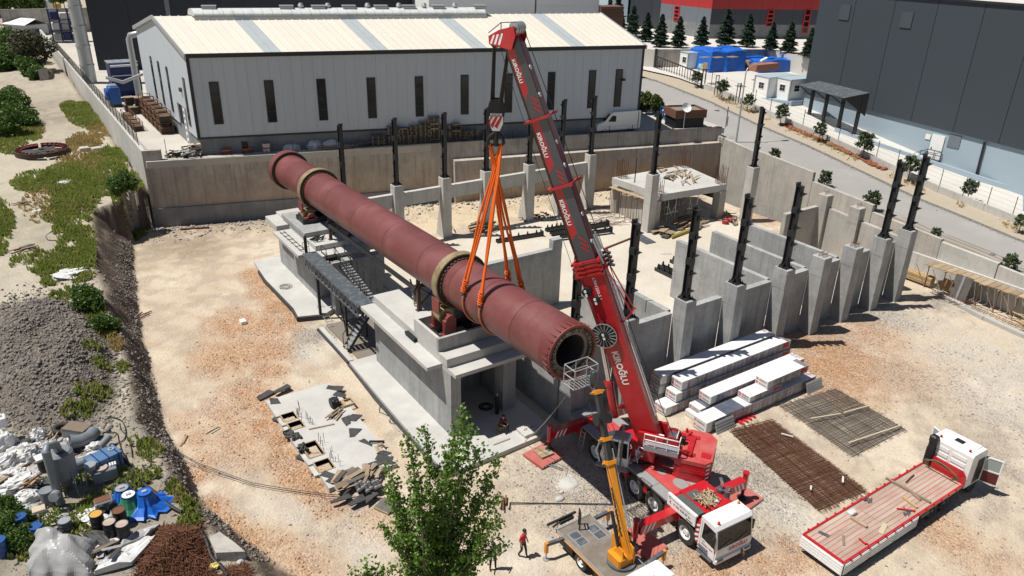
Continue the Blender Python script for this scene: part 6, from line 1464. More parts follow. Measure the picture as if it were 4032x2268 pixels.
#  THE YELLOW TRUCK CRANE
yt=thing('truck_crane','small yellow telescopic crane on a flat bed truck with a work basket','truck',(20.3,20.5,0))
X0,X1=19.22,21.32
b=MB();b.box(X0,X1,18.7,23.45,.98,1.06);b.bd('bed',M_BEDPLATE,yt)
for q in((X0-.05,X0,18.7,23.5),(X1,X1+.05,18.7,23.5),(X0-.05,X1+.05,23.45,23.52)):
 b=MB();b.box(*q,.86,1.10);b.bd('bed_edge',M_GALV,yt)
for(x,y)in((19.75,22.4),(20.85,22.3)):
 b=MB();b.box(x-.32,x+.32,y-.55,y+.55,1.063,1.075);bf=b.bd('hatch_frame',M_GALV,yt)
 for k in(-.26,.26):b=MB();b.box(x-.25,x+.25,y+k-.22,y+k+.22,1.076,1.09);b.bd('hatch_lid',M_GREYSTEEL,bf)
b=MB();b.box(X0+.2,X1-.2,17.0,23.3,.6,.95);b.bd('chassis',M_BLACK,yt)
b=MB();b.box(X0+.02,X0+.3,22.2,23.3,.35,.95);b.box(X0+.02,X0+.35,19.2,20.5,.4,.95);b.bd('side_locker',M_BLACK,yt)
for y in(21.55,17.6):
 for s,x in((-1,X0+.15),(1,X1-.15)):wheel(yt,(x,y,.45),(s,0,0),.45,.28,M_WHITE)
b=MB();b.box(X0-.07,X0-.05,18.8,23.3,.9,.97);b.bd('reflector_strip',M_YELLOW,yt)
# rear rack and gate
b=MB();b.bar(T('k',265,1065,1.15),T('k',480,965,1.15),.1);b.bar(T('k',310,1080,1.1),T('k',350,1045,1.1),.08);b.bar(T('k',360,1050,1.0),T('k',460,1000,1.0),.16);b.bd('rear_bar',M_STEEL,yt)
p=T('k',505,1080,1.06);b=MB()
for s in(-.18,.18):b.bar(p+V3((s*.6,s,0)),p+V3((s*.6,s,1.05)),.06)
b.bar(p+V3((-.1,-.18,1.05)),p+V3((.1,.18,1.05)),.06);b.bar(p+V3((-.1,-.18,.7)),p+V3((.1,.18,.7)),.05);b.bd('gate_post',M_STEEL,yt)
for(t_,fx,fy,bx,by,zb)in(('k',255,1325,415,1160,.95),('k',718,1075,590,1030,.95),('k',1135,1380,1000,1370,.95)):
 foot=T(t_,fx,fy,0);root=T(t_,bx,by,zb);end=V3((foot.x,foot.y,1.0))
 b=MB();b.bar(root,end,.17,.17);b.bd('outrigger_beam',M_GREYSTEEL,yt)
 b=MB();b.bar(end+V3((0,0,.1)),end+V3((0,0,-.55)),.16);b.bd('outrigger_leg',M_YELLOW,yt)
 b=MB();b.cyl((foot.x,foot.y,.03),(foot.x,foot.y,.5),.04,n=8);b.cyl((foot.x,foot.y,0),(foot.x,foot.y,.05),.17,n=12);b.bd('outrigger_foot',M_GALV,yt)
 # cab
p0,p1=T('k',880,1445,2.1),T('k',1060,1325,2.1)
b=MB();b.loft([[(X0+.1,y,z)for y,z in((18.5,.6),(18.5,2.1),(18.35,2.2),(17.3,2.25),(16.9,1.5),(16.8,.6))],[(X1-.1,y,z)for y,z in((18.5,.6),(18.5,2.1),(18.35,2.2),(17.3,2.25),(16.9,1.5),(16.8,.6))]]);yc=b.bd('cab',M_WHITE,yt)
for k in range(5):b=MB();b.box(X0+.3+.32*k,X0+.42+.32*k,17.45,18.3,2.2,2.262);b.bd('roof_rib',M_WHITE,yc)
b=MB();b.bbox(19.95,20.4,17.7,18.1,2.2,2.30,.02);b.bd('roof_hatch',M_WHITE,yc)
b=MB();b.add([(X0+.095,18.2,1.45),(X0+.095,17.2,1.45),(X0+.095,17.4,2.05),(X0+.095,18.2,2.05)],[(0,1,2,3)]);b.bd('side_window',M_GLASS,yc)
# turret and boom
TC=V3((20.55,20.05,1.06));b=MB();b.cyl(TC,TC+V3((0,0,.14)),.72,n=26);b.bd('slew_ring',M_GREYSTEEL,yt)
def TYp(t,x,y,Y):
 d=ray(*pick(t,x,y));s=Y/d[1];return V3((d[0]*s,Y,CAM_H+d[2]*s))
YB0=TC+V3((.15,-.15,.75));YB1=TYp('k',735,590,22.0);YB2=TYp('k',645,60,23.8);BK=TYp('g',590,1440,24.55)
yd=(YB1-YB0).normalized();ys_=yd.cross(V3((0,0,1))).normalized();yu=ys_.cross(yd)
b=MB();b.bbox(TC.x-.55,TC.x+.55,TC.y-.45,TC.y+.5,1.2,1.72,.08);b.bd('turret',M_YELLOW,yt)
for s in(-.3,.3):
 b=MB();c=TC+ys_*s;b.loft([[c+ys_*q+V3((0,dy,dz))for dy,dz in((-.5,.15),(.4,.15),(.35,.6),(-.1,1.15),(-.4,1.05))]for q in(-.03,.03)]);b.bd('turret_plate',M_YELLOW,yt)
p=TC+V3((.62,.75,.3));b=MB();b.bbox(p.x-.38,p.x+.38,p.y-.35,p.y+.35,1.1,2.0,.05);b.bd('engine_cover',M_YELLOW,yt)
b=MB();b.box(p.x-.3,p.x+.34,p.y-.75,p.y-.37,1.15,1.6);b.bd('hydraulic_tank',M_GREYSTEEL,yt)
b=MB()
for k in range(12):b.tube([p+V3((rU(-.3,.3),rU(-.5,.5),rU(.4,.9)))for _ in range(3)],.03,5)
b.bd('hydraulic_hose',M_BLACK,yt)
b=MB();b.bar(YB0-yd*.4,YB1,.29,.36,up=yu);yb=b.bd('boom_base_section',M_YELLOW,yt)
b=MB()
for k in range(26):
 f=.18+.55*k/26;c=YB0.lerp(YB1,f)-ys_*.149;b.obox(c+yu*rU(-.04,.04),yd,yu,ys_,.045,rU(.05,.1),.004)
b.bd('worn_lettering',M_TEXTK,yb)
b=MB();b.bar(YB1-yd*.3,YB2,.24,.32,up=yu);b.bd('boom_section',M_BOOMDARK,yt)
b=MB();b.bar(YB2-yd*.3,BK+V3((0,0,-.1)),.12,.16,up=yu);b.bd('boom_tip',M_GREYSTEEL,yt)
for c,w in((YB1,.5),(YB2,.4),(YB1.lerp(YB2,.33),.4)):
 b=MB();b.bar(c-yd*.09,c+yd*.09,w*.95,w,up=yu);b.bar(c-ys_*.4,c+ys_*.4,.06);b.bd('boom_collar',M_YELLOW,yt)
for s in(-.26,.26):b=MB();b.cyl(YB0+ys_*s-yu*.3,YB0.lerp(YB1,.45)+ys_*s-yu*.25,.09,n=10);b.bd('luffing_cylinder',M_BLACK,yt)
b=MB();b.cyl(YB0+ys_*.3+yu*.1+yd*1.0,YB1+ys_*.3+yd*.6,.045,n=8);b.bd('hose_guide',M_GALV,yt)
c=YB1.lerp(YB2,.62)
for s in(-.3,.34):b=MB();b.cyl(c+ys_*s-ys_*.06,c+ys_*s+ys_*.06,.32,n=18);b.bd('hose_reel',M_BLACK,yt)
b=MB()
for k,(e_)in enumerate(((.2,0),(-.15,.3),(.35,.1))):b.tube([BK+V3((e_[0],e_[1],-.2)),YB1.lerp(YB2,.3)+ys_*e_[0]*2,YB0+yu*.5+ys_*e_[0]],.012,4)
b.bd('wire',M_ROPE,yt)
bk=V3((BK.x-.35,BK.y+.35,BK.z-.05));M_BASKET=mat('basket_steel',(.42,.43,.44),.45,.4,ns=4)
b=MB();hw,hd_,hh=.72,.42,1.05
for zz in(0,.55,hh):
 q=[bk+V3((x*hw,y*hd_,zz))for x,y in((-1,-1),(1,-1),(1,1),(-1,1))]
 for i in range(4):b.tube([q[i],q[(i+1)%4]],.028,6)
for x,y in((-1,-1),(0,-1),(1,-1),(1,1),(0,1),(-1,1)):b.tube([bk+V3((x*hw,y*hd_,0)),bk+V3((x*hw,y*hd_,hh))],.028,6)
wbk=b.bd('work_basket',M_BASKET,yt)
b=MB();
for k in range(9):b.bar(bk+V3((-hw+hw*k/4,-hd_,0)),bk+V3((-hw+hw*k/4,hd_,0)),.03)
b.bd('basket_floor',M_BASKET,wbk)
b=MB();b.bbox(bk.x+.25,bk.x+.6,bk.y-.62,bk.y-.35,bk.z+.1,bk.z+.8,.04);b.bd('control_box',M_GREYSTEEL,wbk)
b=MB();b.cyl(bk+V3((.5,-.5,.1)),BK,.07,n=8);b.bar(bk+V3((.4,-.55,0)),BK+V3((.1,-.1,-.3)),.1);b.bd('basket_pivot',M_YELLOW,wbk)
#  THE FLAT BED TRUCK
ft=thing('flatbed_truck','white cab flatbed truck with a dusty red plank deck and both doors open','truck',(35,15.2,0))
FX0,FX1,FY0,FY1,FZ=29.65,40.7,14.02,16.45,1.12
npk=9
for i in range(npk):
 y0=FY0+.1+(FY1-FY0-.2)*i/npk;y1=FY0+.1+(FY1-FY0-.2)*(i+1)/npk-.02
 for(xa,xb)in((FX0+.1,FX0+4.2),(FX0+4.22,FX0+7.7),(FX0+7.72,FX1)):
  b=MB();b.box(xa,xb,y0,y1,FZ-.05,FZ+rU(0,.012));b.bd('deck_plank',M_FLATDECK,ft)
M_BATTEN=mat('worn_red_strip',(.42,.04,.05),.7,0,c2=(.45,.22,.18),ns=2.5,amt=.8)
for i in range(1,npk):
 y0=FY0+.1+(FY1-FY0-.2)*i/npk-.015;b=MB();b.box(FX0+.15,FX1-.1,y0-.012,y0+.018,FZ-.04,FZ+.016);b.bd('deck_strip',M_BATTEN,ft)
for q in((FX0,FX1,FY0,FY0+.1),(FX0,FX1,FY1-.1,FY1),(FX0-.02,FX0+.1,FY0+.1,FY1-.1)):b=MB();b.box(*q,FZ-.14,FZ+.05);b.bd('bed_rail',M_RED,ft)
b=MB()
for i in range(14):
 for y in(FY0-.03,FY1+.03):b.box(FX0+.5+i*.75,FX0+.58+i*.75,y-.04,y+.04,FZ-.05,FZ+.07)
b.bd('stake_pocket',M_RED,ft)
for k,(xa,xb)in enumerate(((FX0+.05,FX0+2.15),(FX0+2.2,FX0+4.35),(FX0+4.4,FX0+6.5))):
 for y,s in((FY0,-1),(FY1,1)):
  b=MB();ya,yb_=sorted((y+s*.01,y+s*.05));b.box(xa,xb,ya,yb_,FZ-.72,FZ-.06);sd=b.bd('side_board',M_WHITE,ft)
  for j in range(4):b=MB();ya,yb_=sorted((y+s*.051,y+s*.075));b.box(xa+.06,xb-.06,ya,yb_,FZ-.68+j*.155,FZ-.58+j*.155);b.bd('side_rib',M_WHITE,sd)
b=MB();b.box(FX0-.06,FX0-.022,FY0,FY1,FZ-.75,FZ-.06);tg=b.bd('tailgate',M_WHITE,ft)
for j in range(4):b=MB();b.box(FX0-.09,FX0-.061,FY0+.05,FY1-.05,FZ-.70+j*.165,FZ-.6+j*.165);b.bd('tailgate_rib',M_WHITE,tg)
b=MB();b.box(FX0+.2,FX1+1.9,14.75,15.7,.62,.95);b.bd('chassis',M_BLACK,ft)
b=MB();b.box(FX0+.3,FX1,FY0+.15,FY1-.15,.93,1.06);b.bd('sub_frame',M_BLACK,ft)
for x in(32.3,37.95,39.15,42.1):
 for y,s in((FY0+.22,-1),(FY1-.22,1)):wheel(ft,(x,y,.5),(0,s,0),.5,.32,M_GREYSTEEL)
b=MB();b.cyl((36.6,14.3,.7),(37.4,14.3,.7),.28,n=14);b.box(34.5,36.2,14.1,14.6,.45,.95);b.bd('fuel_tank',M_GREYSTEEL,ft)
b=MB();b.add([(FX1+.02,FY0+.02,FZ-.1),(FX1+.02,FY1-.02,FZ-.1),(FX1+.02,FY1-.02,FZ+.5),(FX1+.02,FY1-.25,FZ+.78),(FX1+.02,FY0+.25,FZ+.78),(FX1+.02,FY0+.02,FZ+.5),(FX1+.1,FY0+.02,FZ-.1),(FX1+.1,FY1-.02,FZ-.1),(FX1+.1,FY1-.02,FZ+.5),(FX1+.1,FY1-.25,FZ+.78),(FX1+.1,FY0+.25,FZ+.78),(FX1+.1,FY0+.02,FZ+.5)],[(5,4,3,2,1,0),(6,7,8,9,10,11)]+[(i,(i+1)%6,6+(i+1)%6,6+i)for i in range(6)]);b.bd('headboard',M_RED,ft)
CX0,CX1=40.95,42.75
b=MB();pr=[(CX0,.75),(CX1,.7),(CX1+.05,1.5),(CX1-.1,2.62),(CX1-.35,2.92),(CX0+.1,2.98),(CX0,2.85)]
b.loft([[(x,14.05,z)for x,z in pr],[(x,16.42,z)for x,z in pr]]);fc_=b.bd('cab',M_WHITE,ft)
for k in range(6):b=MB();b.box(CX0-.03,CX0-.002,14.35+(k//3)*1.0,15.15+(k//3)*1.0,1.62+(k%3)*.38,1.85+(k%3)*.38);b.bd('cab_rib',M_WHITE,fc_)
b=MB();b.bbox(CX0+.55,CX0+.95,15.0,15.5,2.9,3.03,.02);b.bd('roof_vent',M_BLACK,fc_)
b=MB();b.bbox(CX0+.1,CX1-.4,14.3,16.2,2.92,3.0,.03);b.bd('roof_panel',M_WHITE,fc_)
for y in(14.4,16.05):b=MB();b.cyl((CX0+.2,y,2.96),(CX0+.2,y,3.1),.07,n=10);b.ball((CX0+.2,y,3.1),.07,8,4);b.bd('beacon',M_LAMPRED,fc_)
b=MB();b.box(CX0-.32,CX0-.02,16.05,16.4,1.2,2.8);b.bbox(CX0-.36,CX0+.05,16.0,16.45,2.75,3.15,.08)
for k in range(9):b.box(CX0-.35,CX0+.0,16.02,16.43,1.3+k*.12,1.36+k*.12)
b.bd('air_intake',M_BLACK,ft)
b=MB();b.add([(CX0+.75,14.044,1.55),(CX1-.2,14.044,1.55),(CX1-.3,14.044,2.4),(CX0+.75,14.044,2.45)],[(0,1,2,3)]);b.bd('door_opening',M_BLACK,fc_)
b=MB();b.add([(CX0+.75,14.042,.8),(CX1-.25,14.042,.8),(CX1-.2,14.042,1.54),(CX0+.75,14.042,1.54)],[(0,1,2,3)]);b.bd('door_opening',M_BLACK,fc_)
b=MB();b.loft([[(x,y,z)for x,z in((CX1+.055,1.52),(CX1+.075,1.52),(CX1-.07,2.33),(CX1-.09,2.33))]for y in(14.15,16.3)]);b.bd('windscreen',M_GLASS,fc_)
M_DOORGLASS=mat('pale_window_glass',(.28,.34,.33),.1,0,ns=1,spec=.7)
M_DOORTRIM=mat('dark_red_door_card',(.11,.012,.014),.6,0,ns=2)
for s,y in((-1,14.03),(1,16.44)):
 hng=V3((CX1-.2,y,0));d=V3((.35,s*.94,0)).normalized();n_=V3((-d.y,d.x,0))
 b=MB();b.obox(hng+d*.45+V3((0,0,1.15)),d,n_,(0,0,1),.45,.035,.42);dr=b.bd('door',M_WHITE,ft)
 b=MB();b.obox(hng+d*.45-n_*s*-.0+V3((0,0,1.12)),d,n_,(0,0,1),.4,.05,.36);b.bd('door_card',M_DOORTRIM,dr)
 b=MB();b.obox(hng+d*.45+V3((0,0,1.95)),d,n_,(0,0,1),.38,.015,.36);b.bd('window',M_DOORGLASS,dr)
 b=MB()
 for(u0,z0,u1,z1)in((.03,1.55,.03,2.2),(.03,2.2,.2,2.36),(.2,2.36,.87,2.36),(.87,2.36,.87,1.55)):b.bar(hng+d*u0+V3((0,0,z0)),hng+d*u1+V3((0,0,z1)),.07)
 b.bd('window_frame',M_WHITE,dr)
 b=MB();b.obox(hng+d*.1+n_*-.25*s+V3((0,0,2.0)),d,n_,(0,0,1),.1,.06,.25);b.bd('mirror',M_BLACK,ft)
 # things lying on the truck
t=thing('wire_rope_coil','loose coil of tan wire rope propped against the red headboard','rope',(40.2,15.2,FZ))
for k in range(7):
 b=MB();r1,r2_2=1.0-.04*k,.38+.03*k;c=V3((40.35-.03*k,15.25,FZ+.42));pts=[]
 for i in range(25):a=2*PI*i/24;pts.append(c+V3((r2_2*sin(a)*-.35+.03*k,r1*cos(a),r2_2*sin(a)+.03*sin(3*a+k))));
 b.tube(pts,.02,5);b.bd('strand',mat('tan_wire',(.26,.17,.1),.7,.2,ns=4),t)
def lumber(name,label,p,q,w,h,m,cat='timber'):
 b=MB();b.bar(V3(p)+V3((0,0,h/2)),V3(q)+V3((0,0,h/2)),w,h);o=b.bd(name,m);tag(o,label,cat);return o
fz=FZ+.02
lumber('timber_beam','long pale timber beam lying right across the flatbed',T('l',890,715,fz),T('l',1225,900,fz),.14,.1,M_PALLET)
lumber('timber_beam','shorter timber beam beside the long one across the flatbed',T('l',1010,765,fz),T('l',1150,880,fz),.12,.09,M_WOOD)
lumber('timber_beam','yellowish timber near the red chain binder on the flatbed',T('l',1015,860,fz),T('l',1125,940,fz),.12,.1,M_WOODNEW)
lumber('timber_beam','grey squared timber in the middle of the flatbed',T('l',630,1015,fz),T('l',745,1085,fz),.2,.12,M_WOOD)
lumber('timber_board','small pale board near the flatbed tail',T('l',570,1145,fz),T('l',572,1220,fz),.12,.03,M_PALLET)
lumber('timber_board','broad pale board by the near edge of the flatbed',T('l',885,1055,fz),T('l',850,1130,fz),.25,.03,M_RACK)
lumber('timber_board','grey board near the red tail rail',T('l',380,1115,fz),T('l',460,1150,fz),.2,.03,M_GREYSTEEL)
lumber('steel_bar','short dark bar lying on the flatbed planks',T('l',1100,690,fz),T('l',1040,745,fz),.07,.06,M_DARKRUST,'steel bar')
p=T('l',630,980,fz);b=MB();b.bbox(p.x-.25,p.x+.25,p.y-.17,p.y+.17,fz,fz+.2,.04);o=b.bd('sack',M_WHITEBAG);tag(o,'small dusty white sack on the flatbed planks','sack')
for k,(x,y,lab)in enumerate(((760,880,'alone near the far edge'),(1045,975,'near the near edge by the red binder'))):
 p=T('l',x,y,fz);b=MB()
 for i in range(22):a=rU(0,6.28);c=p+V3((rU(-.25,.25),rU(-.2,.2),rU(.02,.1)));b.tube([c,c+V3((.07*cos(a),.07*sin(a),0))],.028,5)
 o=b.bd('chain',M_GREYSTEEL);tag(o,'dark chain heaped on the flatbed %s'%lab,'chain')
for(x,y,x2,y2,lab)in((970,945,1110,962,'beside the dark chain'),(685,1170,735,1215,'near the tail')):
 p,q=T('l',x,y,fz),T('l',x2,y2,fz);b=MB();b.bar(p+V3((0,0,.05)),q+V3((0,0,.05)),.06);b.bar(p.lerp(q,.4)+V3((0,0,.05)),p.lerp(q,.6)+V3((.05,.25,.05)),.05);b.bar(p.lerp(q,.8)+V3((0,0,.05)),p.lerp(q,.7)+V3((.1,-.2,.06)),.05);o=b.bd('load_binder',M_TEXTR);tag(o,'red load binder lying on the flatbed %s'%lab,'load binder')
 #  CLADDING PANEL STACKS
def film_mat(name,end=False):
 m,t,b=nodes_of(name);v=_vec(t,True)
 sx=t.nodes.new('ShaderNodeSeparateXYZ');t.links.new(v,sx.inputs[0])
 k=t.nodes.new('ShaderNodeMath');k.operation='FRACT';t.links.new(_mul(t,sx.outputs['Z'],1/.105),k.inputs[0])
 l=t.nodes.new('ShaderNodeMath');l.operation='LESS_THAN';t.links.new(k.outputs[0],l.inputs[0]);l.inputs[1].default_value=.22
 vs=_vec(t,True,(3.5,3.5,.5));f=_ramp(t,_noise(t,vs,1.1,4,.7),.4,.62)
 col=_mix(t,f,(.62,.60,.59),(.27,.17,.18));col=_mix(t,_mul(t,l.outputs[0],.8),col,(.13,.10,.11))
 t.links.new(col,b.inputs['Base Color']);b.inputs['Roughness'].default_value=.35;return m
M_FILM=film_mat('wrapped_panel_edge');M_PANELTOP=mat('panel_white_top',(.70,.71,.72),.4,0,c2=(.63,.645,.66),ns=.8,amt=.5)
M_PANELEND=mat('wrapped_panel_end',(.68,.67,.66),.45,0,c2=(.52,.5,.5),ns=3,bump=.3,bs=5)
M_FILMBLUE=mat('panel_dark_film',(.06,.07,.1),.25,0,c2=(.2,.22,.26),ns=2)
def pack(x0,x1,y0,y1,z0,z1,label,m_top=None,texts=2):
 t=thing('panel_pack',label,'panel pack',((x0+x1)/2,(y0+y1)/2,z0),'wrapped cladding panel packs')
 b=MB()
 n=7;h=(z1-z0)/n
 for i in range(n):
  e=.012*(i%2);b.box(x0+.03+e,x1-.03-e,y0+e,y1-e,z0+i*h+.004,z0+(i+1)*h-.004 if i<n-1 else z1-.02)
 b.bd('panel',M_FILM,t)
 b=MB();b.box(x0+.03,x1-.03,y0-.012,y1+.012,z1-.019,z1);b.bd('top_sheet',m_top or M_PANELTOP,t)
 b=MB();b.bbox(x0,x0+.55,y0-.02,y1+.02,z0,z1+.008,.03);b.bd('end_wrap',M_PANELEND,t)
 b=MB();b.bbox(x1-.5,x1,y0-.02,y1+.02,z0+.02,z1+.006,.03);b.bd('end_wrap',M_FILM,t)
 b=MB();b.add([(x1-.75,y0-.026,z0+(z1-z0)*.25),(x1-.2,y0-.026,z0+(z1-z0)*.25),(x1-.2,y0-.026,z0+(z1-z0)*.85),(x1-.75,y0-.026,z0+(z1-z0)*.85)],[(0,1,2,3)]);b.bd('red_label',M_TEXTR,t)
 L=y1-y0
 for k in range(texts):
  zc=z0+(z1-z0)*(.14+.46*k)
  o=V3((x0-.006,y1-.3,zc))
  lettering('Alu',o,(0,-1,0),(0,0,1),L*.24,.17,M_TEXTR,t,bold=.02);lettering('form',o+V3((0,-L*.25,0)),(0,-1,0),(0,0,1),L*.34,.18,M_TEXTG,t,bold=.02)
  b=MB()
  for q in(0,.09):b.add([(x0-.006,y1-.05,zc+.02+q),(x0-.006,y1-.25,zc+.02+q),(x0-.006,y1-.22,zc+.07+q),(x0-.006,y1-.08,zc+.08+q)],[(0,1,2,3)])
  b.bd('logo_mark',M_TEXTR,t)
 for q in np.linspace(x0+.8,x1-.8,6):
  b=MB();b.box(q-.08,q+.08,y0+.02,y1-.02,z0-.1,z0);b.bd('bearer',M_WOOD,t)
 return t
pack(32.95,44.5,30.32,31.25,1.6,2.25,'top pack of the back row against the near pillars')
pack(32.9,44.2,30.35,31.25,.85,1.48,'middle pack of the back row against the near pillars')
pack(32.8,44.3,30.35,31.25,.1,.75,'bottom pack of the back row against the near pillars')
pack(33.7,44.85,29.15,30.1,1.55,2.2,'top pack of the second row with shadow stripes')
pack(33.25,44.95,29.1,30.08,.82,1.44,'middle pack of the second row stepping left')
pack(32.3,44.4,29.0,30.05,.1,.72,'bottom pack of the second row nearest the crane boom foot')
pack(34.75,44.4,27.5,28.5,1.0,1.6,'single long white pack of the third row')
pack(33.9,44.5,27.5,28.5,.6,.9,'thin dark topped pack under the third row',M_FILMBLUE,1)
pack(33.6,44.3,27.55,28.5,.1,.5,'lowest pack under the third row',M_FILMBLUE,0)
pack(33.1,44.15,26.2,27.3,.1,.9,'broad front row pack lying on the ground',M_PANELTOP,2)
pack(37.2,40.4,26.3,27.3,1.0,1.4,'short white pack lying on the front row')
pack(38.9,43.2,26.35,27.35,1.42,2.0,'short raised pack on top of the front row')
b=MB();b.box(34.9,36.6,26.18,27.32,.905,.94);o=b.bd('insulation_sheet',M_FILMBLUE);tag(o,'dark glossy sheet lying on the front row of panels','sheet')
b=MB();b.box(36.62,37.9,26.22,27.3,.905,.93);o=b.bd('insulation_sheet',M_PANELEND);tag(o,'pale torn sheet lying beside the dark glossy sheet','sheet')
for(x,y,lab)in((34.6,25.95,'near the crane'),(43.7,25.9,'at the far end')):
 t=thing('corrugated_sheet','grey white corrugated sheet leaning on the front panel row %s'%lab,'sheet',(x,y,0),'leaning corrugated sheets')
 b=MB();b.obox((x,y,.38),(1,0,0),V3((0,.35,.94)).normalized(),V3((0,-.94,.35)).normalized(),.85,.42,.02);b.bd('sheet',M_GALV,t)
 for k in range(4):b=MB();q=V3((0,.35,.94)).normalized()*(-.3+.2*k);b.obox(V3((x,y-.025,.39))+q,(1,0,0),V3((0,.35,.94)).normalized(),V3((0,-.94,.35)).normalized(),.84,.04,.02);b.bd('rib',M_GALV,t)
p=T('k',1750,260,.05);t=thing('red_wedges','row of four red steel wedges on timber beside the panels','wedges',p)
for k in range(4):b=MB();c=p+V3((-.55+.42*k,.05*k,0));b.add([c+V3(q)for q in((-.15,-.3,0),(.15,-.3,0),(.15,.3,0),(-.15,.3,0),(-.15,.3,.25),(.15,.3,.25))],[(3,2,1,0),(0,1,5,4),(2,3,4,5),(0,4,3),(1,2,5)]);b.bar(c+V3((0,-.3,.04)),c+V3((0,-.5,.04)),.14,.06);b.bd('wedge',M_TEXTR,t)
#  REBAR MATS
def bilerp(q,u,v):return q[0].lerp(q[1],u).lerp(q[3].lerp(q[2],u),v)
def rebar_mat(label,q,nu,nv,m,layers):
 q=[V3((*p,0))for p in q];c=bilerp(q,.5,.5);t=thing('rebar_mat',label,'rebar mat',(c.x,c.y,.05),'rebar mats on the ground')
 for nm,n,along in(('long_bars',nu,0),('cross_bars',nv,1)):
  for lay in range(layers):
   b=MB()
   for i in range(n):
    f=(i+rU(-.25,.25)+.5)/n;z=.06+.07*lay+.02*along;j0,j1=rU(-.04,.015),rU(-.015,.04)
    a,e=(bilerp(q,f,j0),bilerp(q,f,1+j1))if along==0 else(bilerp(q,j0,f),bilerp(q,1+j1,f))
    sag=lambda w:V3((0,0,z+.03*sin(i*1.7+w*3)))
    b.tube([a+sag(0),a.lerp(e,.5)+sag(1),e+sag(2)],.016,4)
   o=b.bd(nm,m,t);o['kind']='stuff'
 return t
rebar_mat('dense brown rusty rebar mat lying nearest the flatbed truck',[(34.7,25.6),(38.05,24.95),(36.9,17.3),(33.05,17.75)],26,52,M_REBAR,3)
rebar_mat('greyer rebar mat with pale laths beside the brown mat',[(39.9,25.85),(45.15,25.15),(44.75,19.6),(39.1,19.7)],30,30,M_REBARGREY,2)
for(x,y,x2,y2,lab)in((320,262,550,225,'upper left one on the grey mat'),(570,218,760,165,'upper right one on the grey mat'),(610,445,1005,312,'longest one on the grey mat')):
 lumber('timber_lath','pale timber lath, the %s'%lab,T('l',x,y,.32),T('l',x2,y2,.32),.09,.04,M_RACK)
for(x,y,x2,y2,lab)in((100,375,190,400,'upper one lying on the brown mat'),(325,770,322,800,'lower left one on the brown mat'),(566,700,564,745,'lower right one on the brown mat')):
 lumber('timber_lath','short white lath, the %s'%lab,T('l',x,y,.36),T('l',x2,y2,.36),.1,.04,M_WHITEBAG)
lumber('timber_lath','dark bar on the ground by the corner of the brown mat',T('l',225,860,.0),T('l',320,905,.0),.06,.05,M_DARKRUST)
